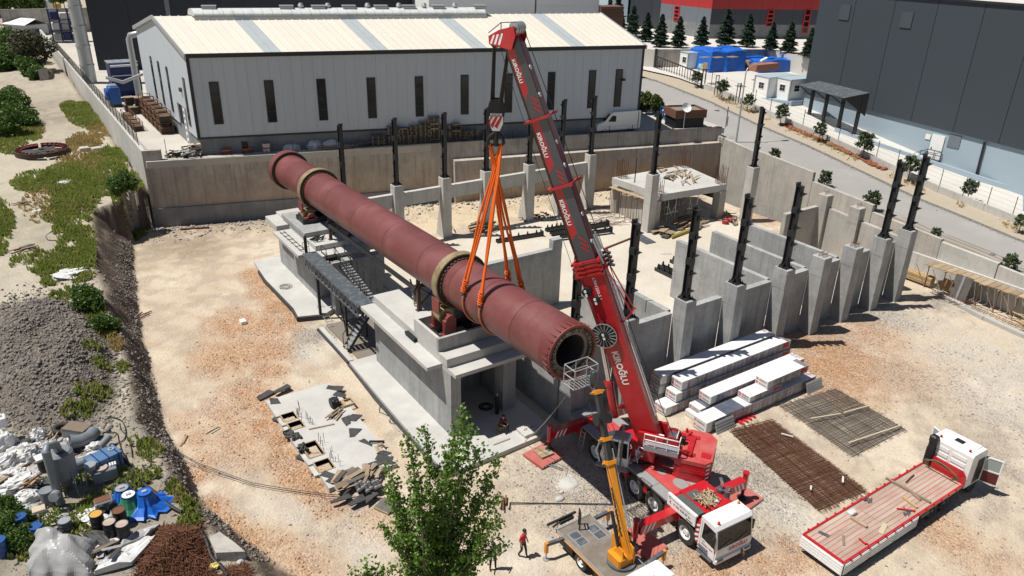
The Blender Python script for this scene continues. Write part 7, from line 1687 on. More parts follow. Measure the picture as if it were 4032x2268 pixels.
#  PEOPLE
def person(label,loc,face,joints,mats,hat=None,scale=1.0):
 """joints: dict of body points in metres (x right, y forward, z up), face = heading angle"""
 J=joints
 names=list(J);me=bpy.data.meshes.new('person_cage')
 bones=[('pelvis','chest',2),('chest','neck',2),('neck','head',0),('head','crown',0),('chest','shl',2),('shl','ell',2),('ell','wrl',0),('chest','shr',2),('shr','elr',2),('elr','wrr',0),('wrl','hal',0),('wrr','har',0),('pelvis','hpl',1),('hpl','knl',1),('knl','anl',1),('anl','tol',3),('pelvis','hpr',1),('hpr','knr',1),('knr','anr',1),('anr','tor',3)]
 rad=dict(pelvis=(.155,.115),chest=(.17,.115),neck=(.06,.06),head=(.085,.098),crown=(.07,.08),shl=(.07,.07),shr=(.07,.07),ell=(.046,.046),elr=(.046,.046),wrl=(.033,.03),wrr=(.033,.03),hal=(.035,.022),har=(.035,.022),hpl=(.095,.095),hpr=(.095,.095),knl=(.065,.065),knr=(.065,.065),anl=(.047,.047),anr=(.047,.047),tol=(.045,.035),tor=(.045,.035))
 me.from_pydata([J[n]for n in names],[(names.index(a),names.index(c))for a,c,_ in bones],[])
 o=bpy.data.objects.new('person_cage',me);COL.objects.link(o)
 sk=o.modifiers.new('skin','SKIN');sk.use_smooth_shade=True
 for i,n in enumerate(names):
  sv=me.skin_vertices[0].data[i];sv.radius=rad[n];sv.use_root=(n=='pelvis')
 ss=o.modifiers.new('sub','SUBSURF');ss.levels=2;ss.render_levels=2
 dg=bpy.context.evaluated_depsgraph_get();ev=o.evaluated_get(dg);m2=ev.to_mesh()
 vs=[tuple(v.co)for v in m2.vertices];fs=[tuple(p.vertices)for p in m2.polygons];ev.to_mesh_clear();bpy.data.objects.remove(o,do_unlink=True)
 seg=[(V3(J[a]),V3(J[c]),m)for a,c,m in bones]
 b=MB();b.v=vs;b.f=fs;b.sm=[True]*len(fs)
 for f in fs:
  c=sum((V3(vs[i])for i in f),V3())/len(f);best=(9,0)
  for a,e,m in seg:
   d=e-a;q=max(0,min(1,(c-a).dot(d)/d.length_squared));dist=(a+d*q-c).length
   if dist<best[0]:best=(dist,m)
  b.m.append(best[1])
  # fingers and thumb, nose, ears
 for s,w,h in((-1,'wrl','hal'),(1,'wrr','har')):
  a,e=V3(J[w]),V3(J[h]);d=(e-a).normalized();sd=d.cross(V3((1,0,0))).normalized();cu=d.cross(sd)
  for k,L in enumerate((.07,.08,.075,.058)):
   o_=e+sd*(-.026+.0175*k);b.tube([o_,o_+d*L*.5+cu*.008*s,o_+d*L*.85+cu*.028*s],[.009,.0085,.007],5)
  o_=a.lerp(e,.35)+sd*.03;b.tube([o_,o_+sd*.025+d*.03,o_+sd*.03+d*.06],[.011,.01,.008],5)
 hd_=V3(J['head']);
 b.ball(hd_+V3((0,.1,-.005)),.017,6,4,0,(1,1.2,1.4));b.ball(hd_+V3((.088,0,0)),.024,6,4,0,(.5,1,1.3));b.ball(hd_+V3((-.088,0,0)),.024,6,4,0,(.5,1,1.3))
 b.ball(hd_+V3((.032,.088,.025)),.011,6,4,3);b.ball(hd_+V3((-.032,.088,.025)),.011,6,4,3);b.obox(hd_+V3((0,.096,-.05)),(1,0,0),(0,1,0),(0,0,1),.024,.005,.006,3)
 t=thing('person',label,'person',loc,rotz=face)
 b.bd('body',list(mats),t)
 b=MB();rings=[]
 hc=hd_.lerp(V3(J['crown']),.5)+V3((0,-.012,.012))
 for k in range(6):
  ph=R(-8+98*k/5);rings.append([hc+V3((.099*cos(ph)*cos(2*PI*i/12),.112*cos(ph)*sin(2*PI*i/12)-.012,.105*sin(ph)+.01))for i in range(12)])
 b.loft(rings,smooth=True);b.bd('hair',M_HAIR,t)
 t.scale=(scale,)*3;return t
WALK=dict(pelvis=(0,0,.95),chest=(0,.03,1.30),neck=(0,.04,1.50),head=(0,.09,1.62),crown=(0,.09,1.72),shl=(-.19,.03,1.42),ell=(-.25,-.04,1.15),wrl=(-.25,.10,.93),hal=(-.25,.13,.85),shr=(.19,.03,1.42),elr=(.25,-.02,1.15),wrr=(.25,.12,.93),har=(.24,.16,.86),hpl=(-.1,0,.90),knl=(-.1,.12,.50),anl=(-.1,.18,.09),tol=(-.1,.33,.04),hpr=(.1,0,.90),knr=(.1,.02,.5),anr=(.1,-.18,.11),tor=(.1,-.05,.04))
STAND=dict(WALK);STAND.update(ell=(-.42,.05,1.2),wrl=(-.3,.28,1.12),hal=(-.26,.34,1.1),elr=(.42,.0,1.22),wrr=(.52,.22,1.2),har=(.54,.3,1.22),knl=(-.13,.04,.5),anl=(-.15,0,.09),tol=(-.17,.15,.04),knr=(.12,.06,.5),anr=(.13,.02,.09),tor=(.15,.17,.04))
SIT=dict(pelvis=(0,0,.42),chest=(0,.1,.76),neck=(0,.14,.95),head=(0,.2,1.07),crown=(0,.22,1.16),shl=(-.19,.11,.88),ell=(-.25,.22,.64),wrl=(-.14,.42,.6),hal=(-.09,.48,.58),shr=(.19,.11,.88),elr=(.25,.22,.64),wrr=(.14,.42,.58),har=(.09,.48,.56),hpl=(-.1,.02,.42),knl=(-.16,.45,.5),anl=(-.15,.5,.09),tol=(-.16,.65,.04),hpr=(.1,.02,.42),knr=(.16,.45,.5),anr=(.15,.5,.09),tor=(.16,.65,.04))
p=T('k',78,1300,0);person('man in a red shirt and dark trousers walking on the gravel',p,R(200),WALK,(M_SKIN,M_TROUSER,M_SHIRTRED,M_BLACK),scale=1.02)
p=T('j',1785,1395,0);person('worker in a grey top half hidden behind the poplar',p,R(160),STAND,(M_SKIN,M_TROUSER,M_SHIRTGREY,M_BLACK))
p=T('j',1850,345,.3);person('worker in a maroon shirt sitting in the shade below the kiln',p,R(190),SIT,(M_SKIN,M_TROUSER,M_SHIRTMAROON,M_BLACK))
t=thing('timber_block','low timber block under the seated worker','timber',p);b=MB();b.box(p.x-.25,p.x+.25,p.y-.2,p.y+.2,.28,.63);b.bd('block',M_WOOD,t)
#  FOUNDATION SLAB IN THE FOREGROUND
t=thing('foundation_slab','pale concrete foundation slab with four square pits and black membrane edges','slab',(13,39,0))
holes=[(10.95,11.75,41.15,42.0),(11.0,11.8,40.05,40.85),(10.98,11.82,36.75,38.25),(11.0,11.85,35.2,36.2)]
HT=.3
xa,xb=10.9,15.1
ycuts=sorted({33.6,44.2}|{v for h_ in holes for v in h_[2:]})
for i in range(len(ycuts)-1):
 y0,y1=ycuts[i],ycuts[i+1];hh=[h_ for h_ in holes if h_[2]<=y0+1e-6 and h_[3]>=y1-1e-6]
 b=MB()
 if hh:b.box(xa-.25,hh[0][0],y0,y1,-.3,HT-.12);b.box(hh[0][1],xb,y0,y1,-.3,HT)
 else:b.box(xa-.25 if i not in(0,)else xa,xb,y0,y1,-.3,HT)
 b.bd('slab',M_SLAB,t)
for(x0,x1,y0,y1)in holes:
 b=MB()
 for q in((x0-.07,x0,y0,y1),(x1,x1+.07,y0,y1),(x0-.07,x1+.07,y0-.07,y0),(x0-.07,x1+.07,y1,y1+.07)):b.box(*q,-1.3,HT+.03)
 b.box(x0,x1,y0,y1,-1.35,-1.3);b.bd('pit_form',M_WOOD,t)
for k in range(34):
 x0,x1,y0,y1=holes[k%4];x=x1+rU(.02,.5);y=rU(y0-.2,y1+.2);b=MB();b.tube([(x,y,HT-.05),(x+rU(-.05,.08),y+rU(-.05,.05),HT+rU(.3,.75))],.014,4);b.bd('starter_bar',M_REBARGREY,t)
for k in range(20):
 x0,x1,y0,y1=holes[k%4];b=MB();b.tube([(x0+.05,rU(y0,y1),rU(-.7,.1)),(x1-.05,rU(y0,y1),rU(-.7,.1))],.014,4);b.bd('tie_bar',M_REBAR,t)
def sheet(name,label,cat,pts,z,m,th=.05,wav=.06,seed=0,parent=None,group=None):
 """crumpled sheet with thickness over the polygon pts (plan), bottom z"""
 cx=sum(p[0]for p in pts)/len(pts);cy=sum(p[1]for p in pts)/len(pts);b=MB();n=len(pts);K=4;vs=[]
 for k in range(K+1):
  f=k/K
  for i in range(n*3):
   a=pts[i//3];c=pts[(i//3+1)%n];q=(i%3)/3;x=a[0]+(c[0]-a[0])*q;y=a[1]+(c[1]-a[1])*q
   x=cx+(x-cx)*f;y=cy+(y-cy)*f;zz=z+th+wav*float(fbm(np.array([x*3.1+seed]),np.array([y*3.1]),1.0,seed,3)[0])*(1-.2*f);vs.append((x+rU(-.02,.02),y+rU(-.02,.02),zz))
 m_=n*3
 fs=[(k*m_+i,k*m_+(i+1)%m_,(k+1)*m_+(i+1)%m_,(k+1)*m_+i)for k in range(K)for i in range(m_)]
 base=[(vs[K*m_+i][0],vs[K*m_+i][1],z-.02)for i in range(m_)];vs+=base;fs+=[(K*m_+i,K*m_+(i+1)%m_,(K+1)*m_+(i+1)%m_,(K+1)*m_+i)for i in range(m_)]
 b.add(vs,fs,0,False);o=b.bd(name,m,parent)
 if label:tag(o,label,cat,group)
 return o
def rect(c,L,w,a):
 d=V3((cos(a),sin(a)));s=V3((-d.y,d.x));c=V3((c[0],c[1]));return[tuple(c+d*L*i+s*w*j)for i,j in((-.5,-.5),(.5,-.5),(.5,.5),(-.5,.5))]
MEMB=[('j',60,70,1.6,.7,.2),('j',200,40,1.4,.6,.3),('j',140,130,.9,.6,1.2),('j',590,30,1.5,.7,-.6),('j',640,90,1.1,.6,-1.0),('j',740,260,1.0,.9,-.9),('j',690,280,.5,1.0,0),('j',745,370,1.0,.7,.9),('j',835,450,1.2,.5,-1.1),('j',950,560,1.3,.7,-.9),('j',900,600,.9,.5,.2),('j',640,860,1.6,.5,0),('j',760,880,1.2,.5,.2),('j',560,740,.9,.5,-1.1),('j',540,690,1.2,.35,-1),('j',170,260,1.5,.4,-1.1),('j',380,560,1.7,.35,-1.1),('j',450,660,.9,.4,-1.0),('j',870,860,.9,.4,.3),('j',960,520,.8,.3,-.9),('j',1000,590,.9,.4,-.9),('j',700,810,1.2,.3,.5),('j',830,800,.8,.4,.1)]
for k,(t_,x,y,L,w_,a)in enumerate(MEMB):
 p=T(t_,x,y,HT);sheet('membrane_flap',None,None,[(q[0]+rU(-.16,.16),q[1]+rU(-.16,.16))for q in rect(p,L*.8,w_*.8,a)],HT+.005 if p.x>11 else .12,M_MEMBRANE,.015,.07,k,t)
b=MB()
for(x,y)in((300,395),(345,480),(250,380)):
 p=T('j',x,y,.35);
 for q in range(5):b.tube([p+V3((rU(-.3,.3),rU(-.4,.4),rU(-.1,.12)))for _ in range(4)],.09,6)
o=b.bd('membrane_roll_edge',M_MEMBRANE,t)
for k,(x,y)in enumerate(((770,785),(835,790),(860,770),(900,765),(925,755),(800,765))):
 p=T('j',x,y,HT+.12);t2=thing('membrane_roll','black banded membrane roll, %s from the left of the row'%ORD[[0,1,3,4,5,2][k]],'membrane roll',p,'membrane rolls on the slab corner')
 b=MB();a=V3((.12,1,0)).normalized();b.cyl(p-a*.45,p+a*.45,.13,n=14);b.bd('roll',M_MEMBRANE,t2)
 for q in(-.25,.25):b=MB();b.ring(p+a*(q-.03),p+a*(q+.03),.136,.125,14);b.bd('band',M_GREYSHEET,t2)
pile('plywood_heap','weathered plywood and planks heaped on the near corner of the slab','plywood',T('j',690,720,HT),16,1.3,.45,.03,.65,[M_WOOD,M_PALLET,M_PLYDARK],.4,.5,.03)
pile('plank_heap','pale broken planks on the near edge of the slab','planks',T('j',860,680,HT),14,1.1,.2,.03,.6,[M_WOOD,M_PALLET],.9,.6,.03)
pile('plank_heap','few planks beside the metal bracket on the slab','planks',T('j',920,480,HT),7,.8,.2,.03,.35,[M_WOOD,M_PALLET],1.2,.5,.03)
pile('batten_heap','grey battens in front of the black machine on the slab','planks',T('j',600,240,HT),12,1.2,.09,.05,.4,[M_PALLET,M_WOOD],.6,.2,.04)
p=T('j',592,170,HT+.0);t=thing('compaction_machine','small black machine standing beside a timber frame on the slab','machine',p)
b=MB();b.bbox(p.x-.2,p.x+.2,p.y-.3,p.y+.25,HT,HT+.65,.06);b.bd('housing',M_BLACK,t)
b=MB();b.cyl(p+V3((-.25,0,.35)),p+V3((.25,0,.35)),.33,n=16);b.bd('drum',M_BLACK,t)
b=MB();b.bar(p+V3((0,-.3,.5)),p+V3((0,-.6,.75)),.06);b.bd('handle',M_GREYSTEEL,t)
p=T('j',685,150,HT);t=thing('box_crate','square open timber box frame on the slab','timber frame',p)
for(x0,x1,y0,y1)in((-.45,.45,-.38,-.30),(-.45,.45,.30,.38),(-.45,-.37,-.3,.3),(.37,.45,-.3,.3),(-.3,-.1,-.3,.3)):b=MB();b.box(p.x+x0,p.x+x1,p.y+y0,p.y+y1,HT,HT+.16);b.bd('board',M_WOOD,t)
lumber('steel_bracket','dark steel bracket bar near the planks on the slab',T('j',855,440,HT+.1),T('j',970,440,HT+.1),.08,.12,M_STEEL,'bracket')
lumber('timber_beam','thin timber beam lying across the middle of the slab',T('j',400,345,HT),T('j',590,305,HT),.1,.06,M_WOOD)
p=T('j',985,910,.1);t=thing('plywood_sheet','dark plywood sheet lying on the ground off the slab corner','plywood',p);a,c,e,g_=T('j',890,925,.12),T('j',970,850,.3),T('j',1085,900,.3),T('j',1000,975,.12)
b=MB();b.prism([(v.x,v.y)for v in(a,c,e,g_)],[v.z-.04 for v in(a,c,e,g_)],[v.z for v in(a,c,e,g_)]);b.bd('sheet',M_PLYDARK,t);b=MB();b.bar((a+V3((0,0,-.05))),(g_+V3((0,0,-.05))),.1);b.bd('batten',M_WOOD,t)
pile('rusty_angles','short stack of rusty steel angles half hidden by the poplar','steel scrap',T('j',1880,910,.05),6,1.1,.09,.08,.25,[M_RUST,M_RACK],.9,.12,.05)
pts=[T('i',1090,300,1.3),T('i',1240,450,.9),T('i',1500,600,.35),T('i',1900,745,.15),T('j',200,785,.12),T('j',520,830,.12),T('j',900,858,.15),T('j',1080,868,.12),T('j',1500,880,.1),T('k',0,895,.1),T('k',400,900,.06),T('k',760,905,.06)]
for s,lab in((0,'upper'),(.22,'lower')):
 b=MB();b.tube([p+V3((0,-s*(1 if i<6 else .3),0))for i,p in enumerate(pts)],.02,5);o=b.bd('power_cable',M_HOSE);tag(o,'dark power cable trailing across the haul road past the slab, %s of the pair'%lab,'cable','cables across the haul road')
b=MB();b.tube([T('f',975,1200,.3),T('j',940,130,.05),T('j',930,210,.05),T('j',1000,240,.05),T('j',1060,245,.05)],.018,5);o=b.bd('wire',M_HOSE);tag(o,'thin dark wire trailing from the near footing onto the dirt','wire')
hosecoil(T('j',1050,278,.03),.42,3,'wire_coil','loose dark wire coil on the dirt beside the near footing',M_HOSE,.015)
p=T('k',430,755,0)
b=MB();rings=[]
for k,(r,z)in enumerate(((1.0,.0),(.9,.09),(.6,.14),(.01,.17))):rings.append([(p.x+.62*r*cos(i*PI/8)*(1+.12*sin(i*1.9)),p.y+.55*r*sin(i*PI/8)*(1+.1*cos(i*2.3)),z)for i in range(16)])
b.loft(rings,smooth=True,caps=False);o=b.bd('concrete_spill',M_WHITECON);tag(o,'round pale concrete spill on the gravel left of the crane','concrete spill')
for(x,y,r,lab)in((360,868,.25,'largest'),(375,815,.12,'smaller')):
 p=T('k',x,y,.05);b=MB();b.ball(p,r,8,5,0,(1.3,.9,.6));o=b.bd('rubble_stone',M_WHITECON);tag(o,'%s pale rubble stone below the concrete spill'%lab,'stone')
t=thing('chain_shackles','grey shackles and chain lying by the red outrigger plate','shackles',T('k',330,620,.05))
for k in range(7):c=T('k',290+14*k,612+5*k,.05);b=MB();b.ring(c-V3((0,0,.03)),c+V3((0,0,.03)),.1,.06,10);b.bd('shackle',M_GALV,t)
pile('dark_timbers','two old planks lying on the haul road','planks',T('i',1400,430,.03),2,1.0,.12,.05,.25,M_WOOD,.9,.2)
pile('pale_planks','two pale planks lying on the haul road further right','planks',T('i',1625,355,.03),2,1.0,.1,.05,.2,M_RACK,.35,.1)
p=T('e',1835,990,.0);b=MB();b.bbox(p.x-.22,p.x+.22,p.y-.3,p.y+.3,0,.28,.03);o=b.bd('white_crate',M_WHITE);tag(o,'small white box left alone on the orange gravel','box')
p=at(1400+1345/2.415,1100+1275/2.415,.3);t=thing('gas_cylinder','black gas cylinder standing in the shade inside the near pier','gas cylinder',p);b=MB();b.cyl(p,p+V3((0,0,1.35)),.13,n=12);b.bd('bottle',M_BLACK,t);b=MB();b.cyl(p+V3((0,0,1.35)),p+V3((0,0,1.55)),.07,n=10);b.bd('cap',M_GALV,t)
hosecoil(at(1400+1240/2.415,1100+1215/2.415,.3),.5,4,'hose_coil','dark hose coil on the floor inside the near pier',M_HOSE,.03)
# dark steel beams lying in the new building
def lying_column(a,c,label,group='steel columns lying on the floor'):
 a=V3(a);c=V3(c);d=(c-a).normalized();L=(c-a).length;s=V3((-d.y,d.x,0));t=thing('steel_column',label,'column',a,group)
 b=MB();
 for q in(-.17,.17):b.obox((a+c)/2+s*q+V3((0,0,.2)),d,s,(0,0,1),L/2,.03,.18)
 b.obox((a+c)/2+V3((0,0,.2)),d,s,(0,0,1),L/2,.15,.02);b.bd('shaft',M_STEEL,t)
 for k in range(5):
  o=a+d*L*(.08+.2*k)+V3((0,0,.38));b=MB();v=[]
  for q in(-.08,.08):v+=[o+s*q-d*.12,o+s*q+d*.1,o+s*q+V3((0,0,.4))]
  b.add(v,[(0,1,2),(5,4,3),(0,3,4,1),(1,4,5,2),(2,5,3,0)]);b.bd('bracket',M_STEEL,t)
 b=MB();b.obox(c+V3((0,0,.3)),d,s,(0,0,1),.03,.35,.32);b.bd('base_plate',M_STEEL,t)
lying_column(T('f',1815,385,0),T('g',225,330,0),'single black bracketed column lying behind the slings')
for k,(x0,y0,x1,y1,lab)in enumerate(((255,300,420,270,'back one of the pile beside the boom'),(290,325,720,250,'middle one of the pile beside the boom'),(365,350,745,300,'front one of the pile beside the boom'))):
 lying_column(T('g',x0,y0,.1*k),T('g',x1,y1,.1*k),'black bracketed column, %s'%lab)
for k,(x0,y0,x1,y1,lab)in enumerate(((1085,590,1290,690,'front one of the stack'),(1120,570,1330,670,'middle one of the stack'),(1200,530,1400,630,'back one of the stack'))):
 lying_column(T('g',x0,y0,.0),T('g',x1,y1,.0),'black column lying in the stack behind the second near pillar, %s'%lab)
pile('scrap_timber','dark old timbers stacked at the foot of the far column row','timber',T('f',1720,285,.05),26,2.2,.16,.1,.9,[M_WOOD,M_PLYDARK,M_PALLET],.15,.2,.05)
pile('scrap_timber','dark offcuts by the second far column','timber',T('f',1440,285,.05),14,1.5,.16,.08,.8,[M_PLYDARK,M_WOOD],.6,.7,.04)
pile('scrap_timber','grey boards leaning at the fourth far column','timber',T('g',110,205,.05),9,1.2,.4,.03,.5,[M_WOOD,M_PLYDARK],.2,.6,.05)
pile('dark_fittings','dark steel fittings heaped by the fourth far column','steel scrap',T('g',230,190,.05),22,.6,.12,.1,.9,M_STEEL,0,3,.02)
pile('rusty_bars','rusty loose bars strewn on the floor below the boom','rebar',T('g',720,185,.03),60,3.2,.03,.03,3.0,[M_REBAR,M_RUST],-.2,.6,.003,part='bar')
pile('plywood_stack','dark plywood sheets piled beside the raised slab','plywood',T('g',1160,315,.03),16,1.7,.8,.03,.7,[M_PLYDARK,M_WOOD],.3,.35,.05)
pile('plank_stack','loose planks stacked in front of the raised slab','planks',T('g',1330,250,.03),34,3.0,.16,.05,1.4,[M_WOOD,M_WOODNEW,M_PALLET],.1,.22,.03)
pile('plank_stack','dark long planks stacked at the mouth of the raised slab','planks',T('g',1340,225,.03),18,3.0,.16,.05,.8,[M_WOOD,M_PLYDARK],.05,.12,.06)
t=thing('formwork_beams','bundle of yellow timber formwork beams beside the plywood','timber',T('g',1270,330,.05));a,c=T('g',1205,352,.05),T('g',1340,300,.05);M_YB=mat('yellow_timber_beam',(.42,.32,.07),.7,0,ns=3)
for k in range(9):o=V3((.1*(k%3),-.05+.15*(k%3),.12*(k//3)));b=MB();b.bar(a+o,c+o,.08,.1);b.bd('beam',M_YB,t)
t=thing('metal_sheet','dark corrugated sheet lying on the pale floor','sheet',T('g',1000,355,.02));a,c,e,g_=T('g',905,335,.05),T('g',975,318,.05),T('g',1088,380,.05),T('g',1015,395,.05)
for k in range(6):
 u0,u1=k/6,(k+.92)/6;q=[a.lerp(g_,u0),c.lerp(e,u0),c.lerp(e,u1),a.lerp(g_,u1)];b=MB();b.prism([(v.x,v.y)for v in q],.03,.08);b.bd('corrugation',M_GREYSTEEL,t)
lumber('timber_beam','long rusty beam lying on the pale floor right of the boom',T('g',690,435,.03),T('g',905,350,.03),.14,.14,M_RUST)
for k,(x,y)in enumerate(((1605,240),(1640,225))):
 p=T('g',x,y,0);t=thing('red_bucket','red plastic tub, %s of the pair on the pit floor'%('left' if k==0 else 'right'),'tub',p,'red tubs');b=MB();b.cyl(p,p+V3((0,0,.45)),.3,.38,n=14,caps=False);b.cyl(p,p+V3((0,0,.02)),.3,n=14);b.bd('tub',M_TEXTR,t);b=MB();b.cyl(p+V3((0,0,.3)),p+V3((0,0,.31)),.34,n=14);b.bd('contents',M_DIRT,t)
pile('slab_planks','pale planks scattered on top of the raised slab','planks',T('c',1290,1350,SZ+.02),26,1.8,.13,.04,1.6,[M_WOOD,M_WOODNEW,M_PALLET],.8,.5,.02)
pile('slab_sheets','dark sheets stacked on top of the raised slab','plywood',T('c',1200,1345,SZ+.02),8,1.5,.7,.03,.35,M_PLYDARK,.5,.2,.05)
pile('slab_scrap','broken boards along the back of the raised slab','scrap wood',T('c',1210,1295,SZ+.02),22,1.2,.2,.03,1.8,[M_WOOD,M_PLYDARK,M_PALLET],.3,.9,.01)
pile('floor_scrap','boards and offcuts on the floor beside the far end column','scrap wood',T('g',1640,210,.03),26,1.3,.2,.05,1.6,[M_WOOD,M_PLYDARK,M_PALLET],.3,1,.02)
lumber('steel_beam','rusty long steel beam lying at the foot of the retaining wall',T('e',1360,290,.25),T('e',1580,275,.25),.2,.2,M_RUST,'steel beam')
#  HALL YARD: PALLETS, BAGS, RACKS
def pallet_proto():
 b=MB()
 for k in range(6):b.box(-.6,.6,-.4+.165*k*.88,-.4+.165*k*.88+.1,.12,.145)
 for x in(-.55,0,.55):b.box(x-.05,x+.05,-.4,.4,.02,.12)
 for y in(-.38,0,.34):b.box(-.6,.6,y,y+.08,0,.02)
 o=b.bd('pallet',M_PALLET);return tag(o,'timber pallet','pallet')
pal=pallet_proto();pal.data.transform(Matrix.Diagonal((1.12,1.12,1.2,1)));pfirst=[True]
PSTACK=[('b',922,1105,7,'broken stack left of the second far column'),('b',1042,1105,12,'tall stack behind the second far column'),('b',1107,1105,11,'stack right of the second far column'),('b',1155,1105,6,'low gap stack in the middle row'),('b',1205,1105,12,'dense middle stack'),('b',1275,1105,14,'stack left of the tallest one'),('b',1340,1105,17,'tallest stack'),('b',1415,1095,11,'stack left of the third far column'),('b',1505,1090,12,'stack right of the third far column'),('b',1570,1080,7,'lower stack at the right end'),('b',1625,1075,7,'last low stack at the right end'),('b',1745,1070,6,'lone stack behind the hook block')]
ORDN=['bottom','second','third','fourth','fifth','sixth','seventh','eighth','ninth','tenth','eleventh','twelfth','thirteenth','fourteenth','fifteenth','sixteenth','seventeenth']
for t_,x,y,n,lab in PSTACK:
 p=T(t_,x,y-10,PZ)
 dy_=RW(p.x)+1.15-p.y;p=V3((p.x+dy_*p.x/p.y,RW(p.x)+1.15,PZ))
 for k in range(n):
  loc=(p.x+rU(-.05,.05),p.y+rU(-.05,.05),PZ+.178*k);rz_=-.265+rU(-.06,.06)+(PI/2 if rnd.random()<.1 else 0)
  l_='timber pallet, %s from the ground in the %s'%(ORDN[k]if k else 'first',lab)
  if pfirst[0]:pfirst[0]=False;pal.location=loc;pal.rotation_euler=(0,0,rz_);pal['label']=l_;pal['group']='pallets stacked against the hall'
  else:dup(pal,loc,rz_,l_,'pallets stacked against the hall')
for t_,x,y,lab in(('a',1290,1190,'low black steel frames at the left end of the wall'),('a',1340,1190,'low black steel frames beside the printed cartons'),):
 p=T(t_,x,y-5,PZ);pile('frame_stack',lab,'steel frames',p,14,.9,.08,.08,.35,M_BLACK,.2,1.2,.07,part='frame')
p=T('a',1440,1180,PZ);pile('machine_scrap','jumble of grey frames and hoses beside the hall corner','scrap',p,30,1.3,.12,.12,.7,[M_BLACK,M_GALV,M_WHITE,M_STEEL],.2,1.2,.06,part='piece',tilt=.4)
M_CARTON=mat('pale_carton',(.5,.42,.3),.8,0,c2=(.42,.34,.22),ns=6)
for k,(x,y)in enumerate(((1465,1140),(1497,1138))):
 p=T('a',x,y,PZ+.5);t=thing('carton','printed pale carton, %s of the two by the hall corner'%['left','right'][k],'carton',p,'cartons by the hall corner');b=MB();b.bbox(p.x-.33,p.x+.33,p.y-.3,p.y+.3,PZ+.35,PZ+1.25,.02);b.bd('box',M_CARTON,t)
 b=MB()
 for q in(-.15,.12):
  for z in(.6,.9):b.box(p.x+q-.08,p.x+q+.08,p.y-.306,p.y-.301,PZ+z,PZ+z+.12)
 b.bd('print',M_TEXTK,t)
for(x,lab)in((1722,'orange topped trolley behind the retaining wall'),(1890,'orange seated black chair behind the retaining wall')):
 p=T('a',x,1172,PZ);p=V3((p.x,RW(p.x)+1.2,PZ));t=thing('steel_chair',lab,'chair',p);b=MB();b.box(p.x-.5,p.x+.5,p.y-.25,p.y+.25,PZ+.42,PZ+.5);b.bd('seat',M_ORANGE,t);b=MB()
 for q in(-.45,.45):
  for s in(-.2,.2):b.bar((p.x+q,p.y+s,PZ),(p.x+q,p.y+s,PZ+.42),.05)
 if x>1800:b.box(p.x-.45,p.x+.45,p.y+.22,p.y+.26,PZ+.5,PZ+1.2)
 b.bd('frame',M_STEEL,t)
def blob(name,label,cat,c,sx,sy,sz,m,group=None,seed=1,rough=.35,parent=None):
 c=V3(c);b=MB();rings=[];nu,nv=18,9
 for k in range(nv+1):
  ph=PI/2*k/nv;r=[]
  for i in range(nu):
   a=2*PI*i/nu;w=1+rough*(float(fbm(np.array([cos(a)*1.7+seed*3.3+k*.35]),np.array([sin(a)*1.7+seed*1.7]),.8,seed,3)[0])-.5)*2;fold=1+.08*sin(a*7+seed*2)*cos(ph)
   r.append(c+V3((sx*cos(ph)**.6*cos(a)*w*fold,sy*cos(ph)**.6*sin(a)*w*fold,sz*sin(ph)*(.8+.35*w-.2))))
  rings.append(r)
 b.loft(rings,smooth=False,caps=False);o=b.bd(name,m,parent)
 if label:tag(o,label,cat,group)
 return o
for k,(x,lab)in enumerate(((272,'left, mostly hidden by the kiln end'),(465,'middle, propped round and full'),(590,'right, fullest beside the first far column'))):
 p=T('b',x,1130,PZ);blob('bulk_bag','white shiny bulk bag on the platform, %s'%lab,'bulk bag',(p.x,RW(p.x)+1.5,PZ),.95,.7,1.0 if k else .75,M_WHITEBAG,'bulk bags on the platform',3+k,.3)
pile('board_stack','long pale boards stacked under the white bulk bags','planks',T('b',600,1125,PZ),14,5.0,.3,.06,.5,[M_WOOD,M_RACK,M_PALLET],-.26,.05,.04)
pile('timber_scrap','dark timber offcuts beside the pallet stacks','scrap wood',T('b',780,1105,PZ),22,2.6,.14,.1,.8,[M_PALLET,M_PLYDARK,M_WOOD],-.2,.3,.04)
pile('broken_pallets','broken pallets leaning between two stacks','pallet scrap',T('b',990,1100,PZ),14,1.2,.1,.05,.5,[M_WOOD,M_PALLET],.4,.6,.1,tilt=.6)
for k,x in enumerate((62,88)):
 p=T('b',x,1145,PZ);p=V3((p.x,RW(p.x)+1.0,PZ));t=thing('steel_drum','grey tin drum with red band, %s of two by the hall wall'%['left','right'][k],'drum',p,'tin drums by the hall wall');b=MB();b.cyl(p,p+V3((0,0,1.0)),.28,n=14);b.bd('body',M_GALV,t);b=MB();b.ring(p+V3((0,0,.45)),p+V3((0,0,.6)),.285,.27,14);b.bd('band',M_TEXTR,t)
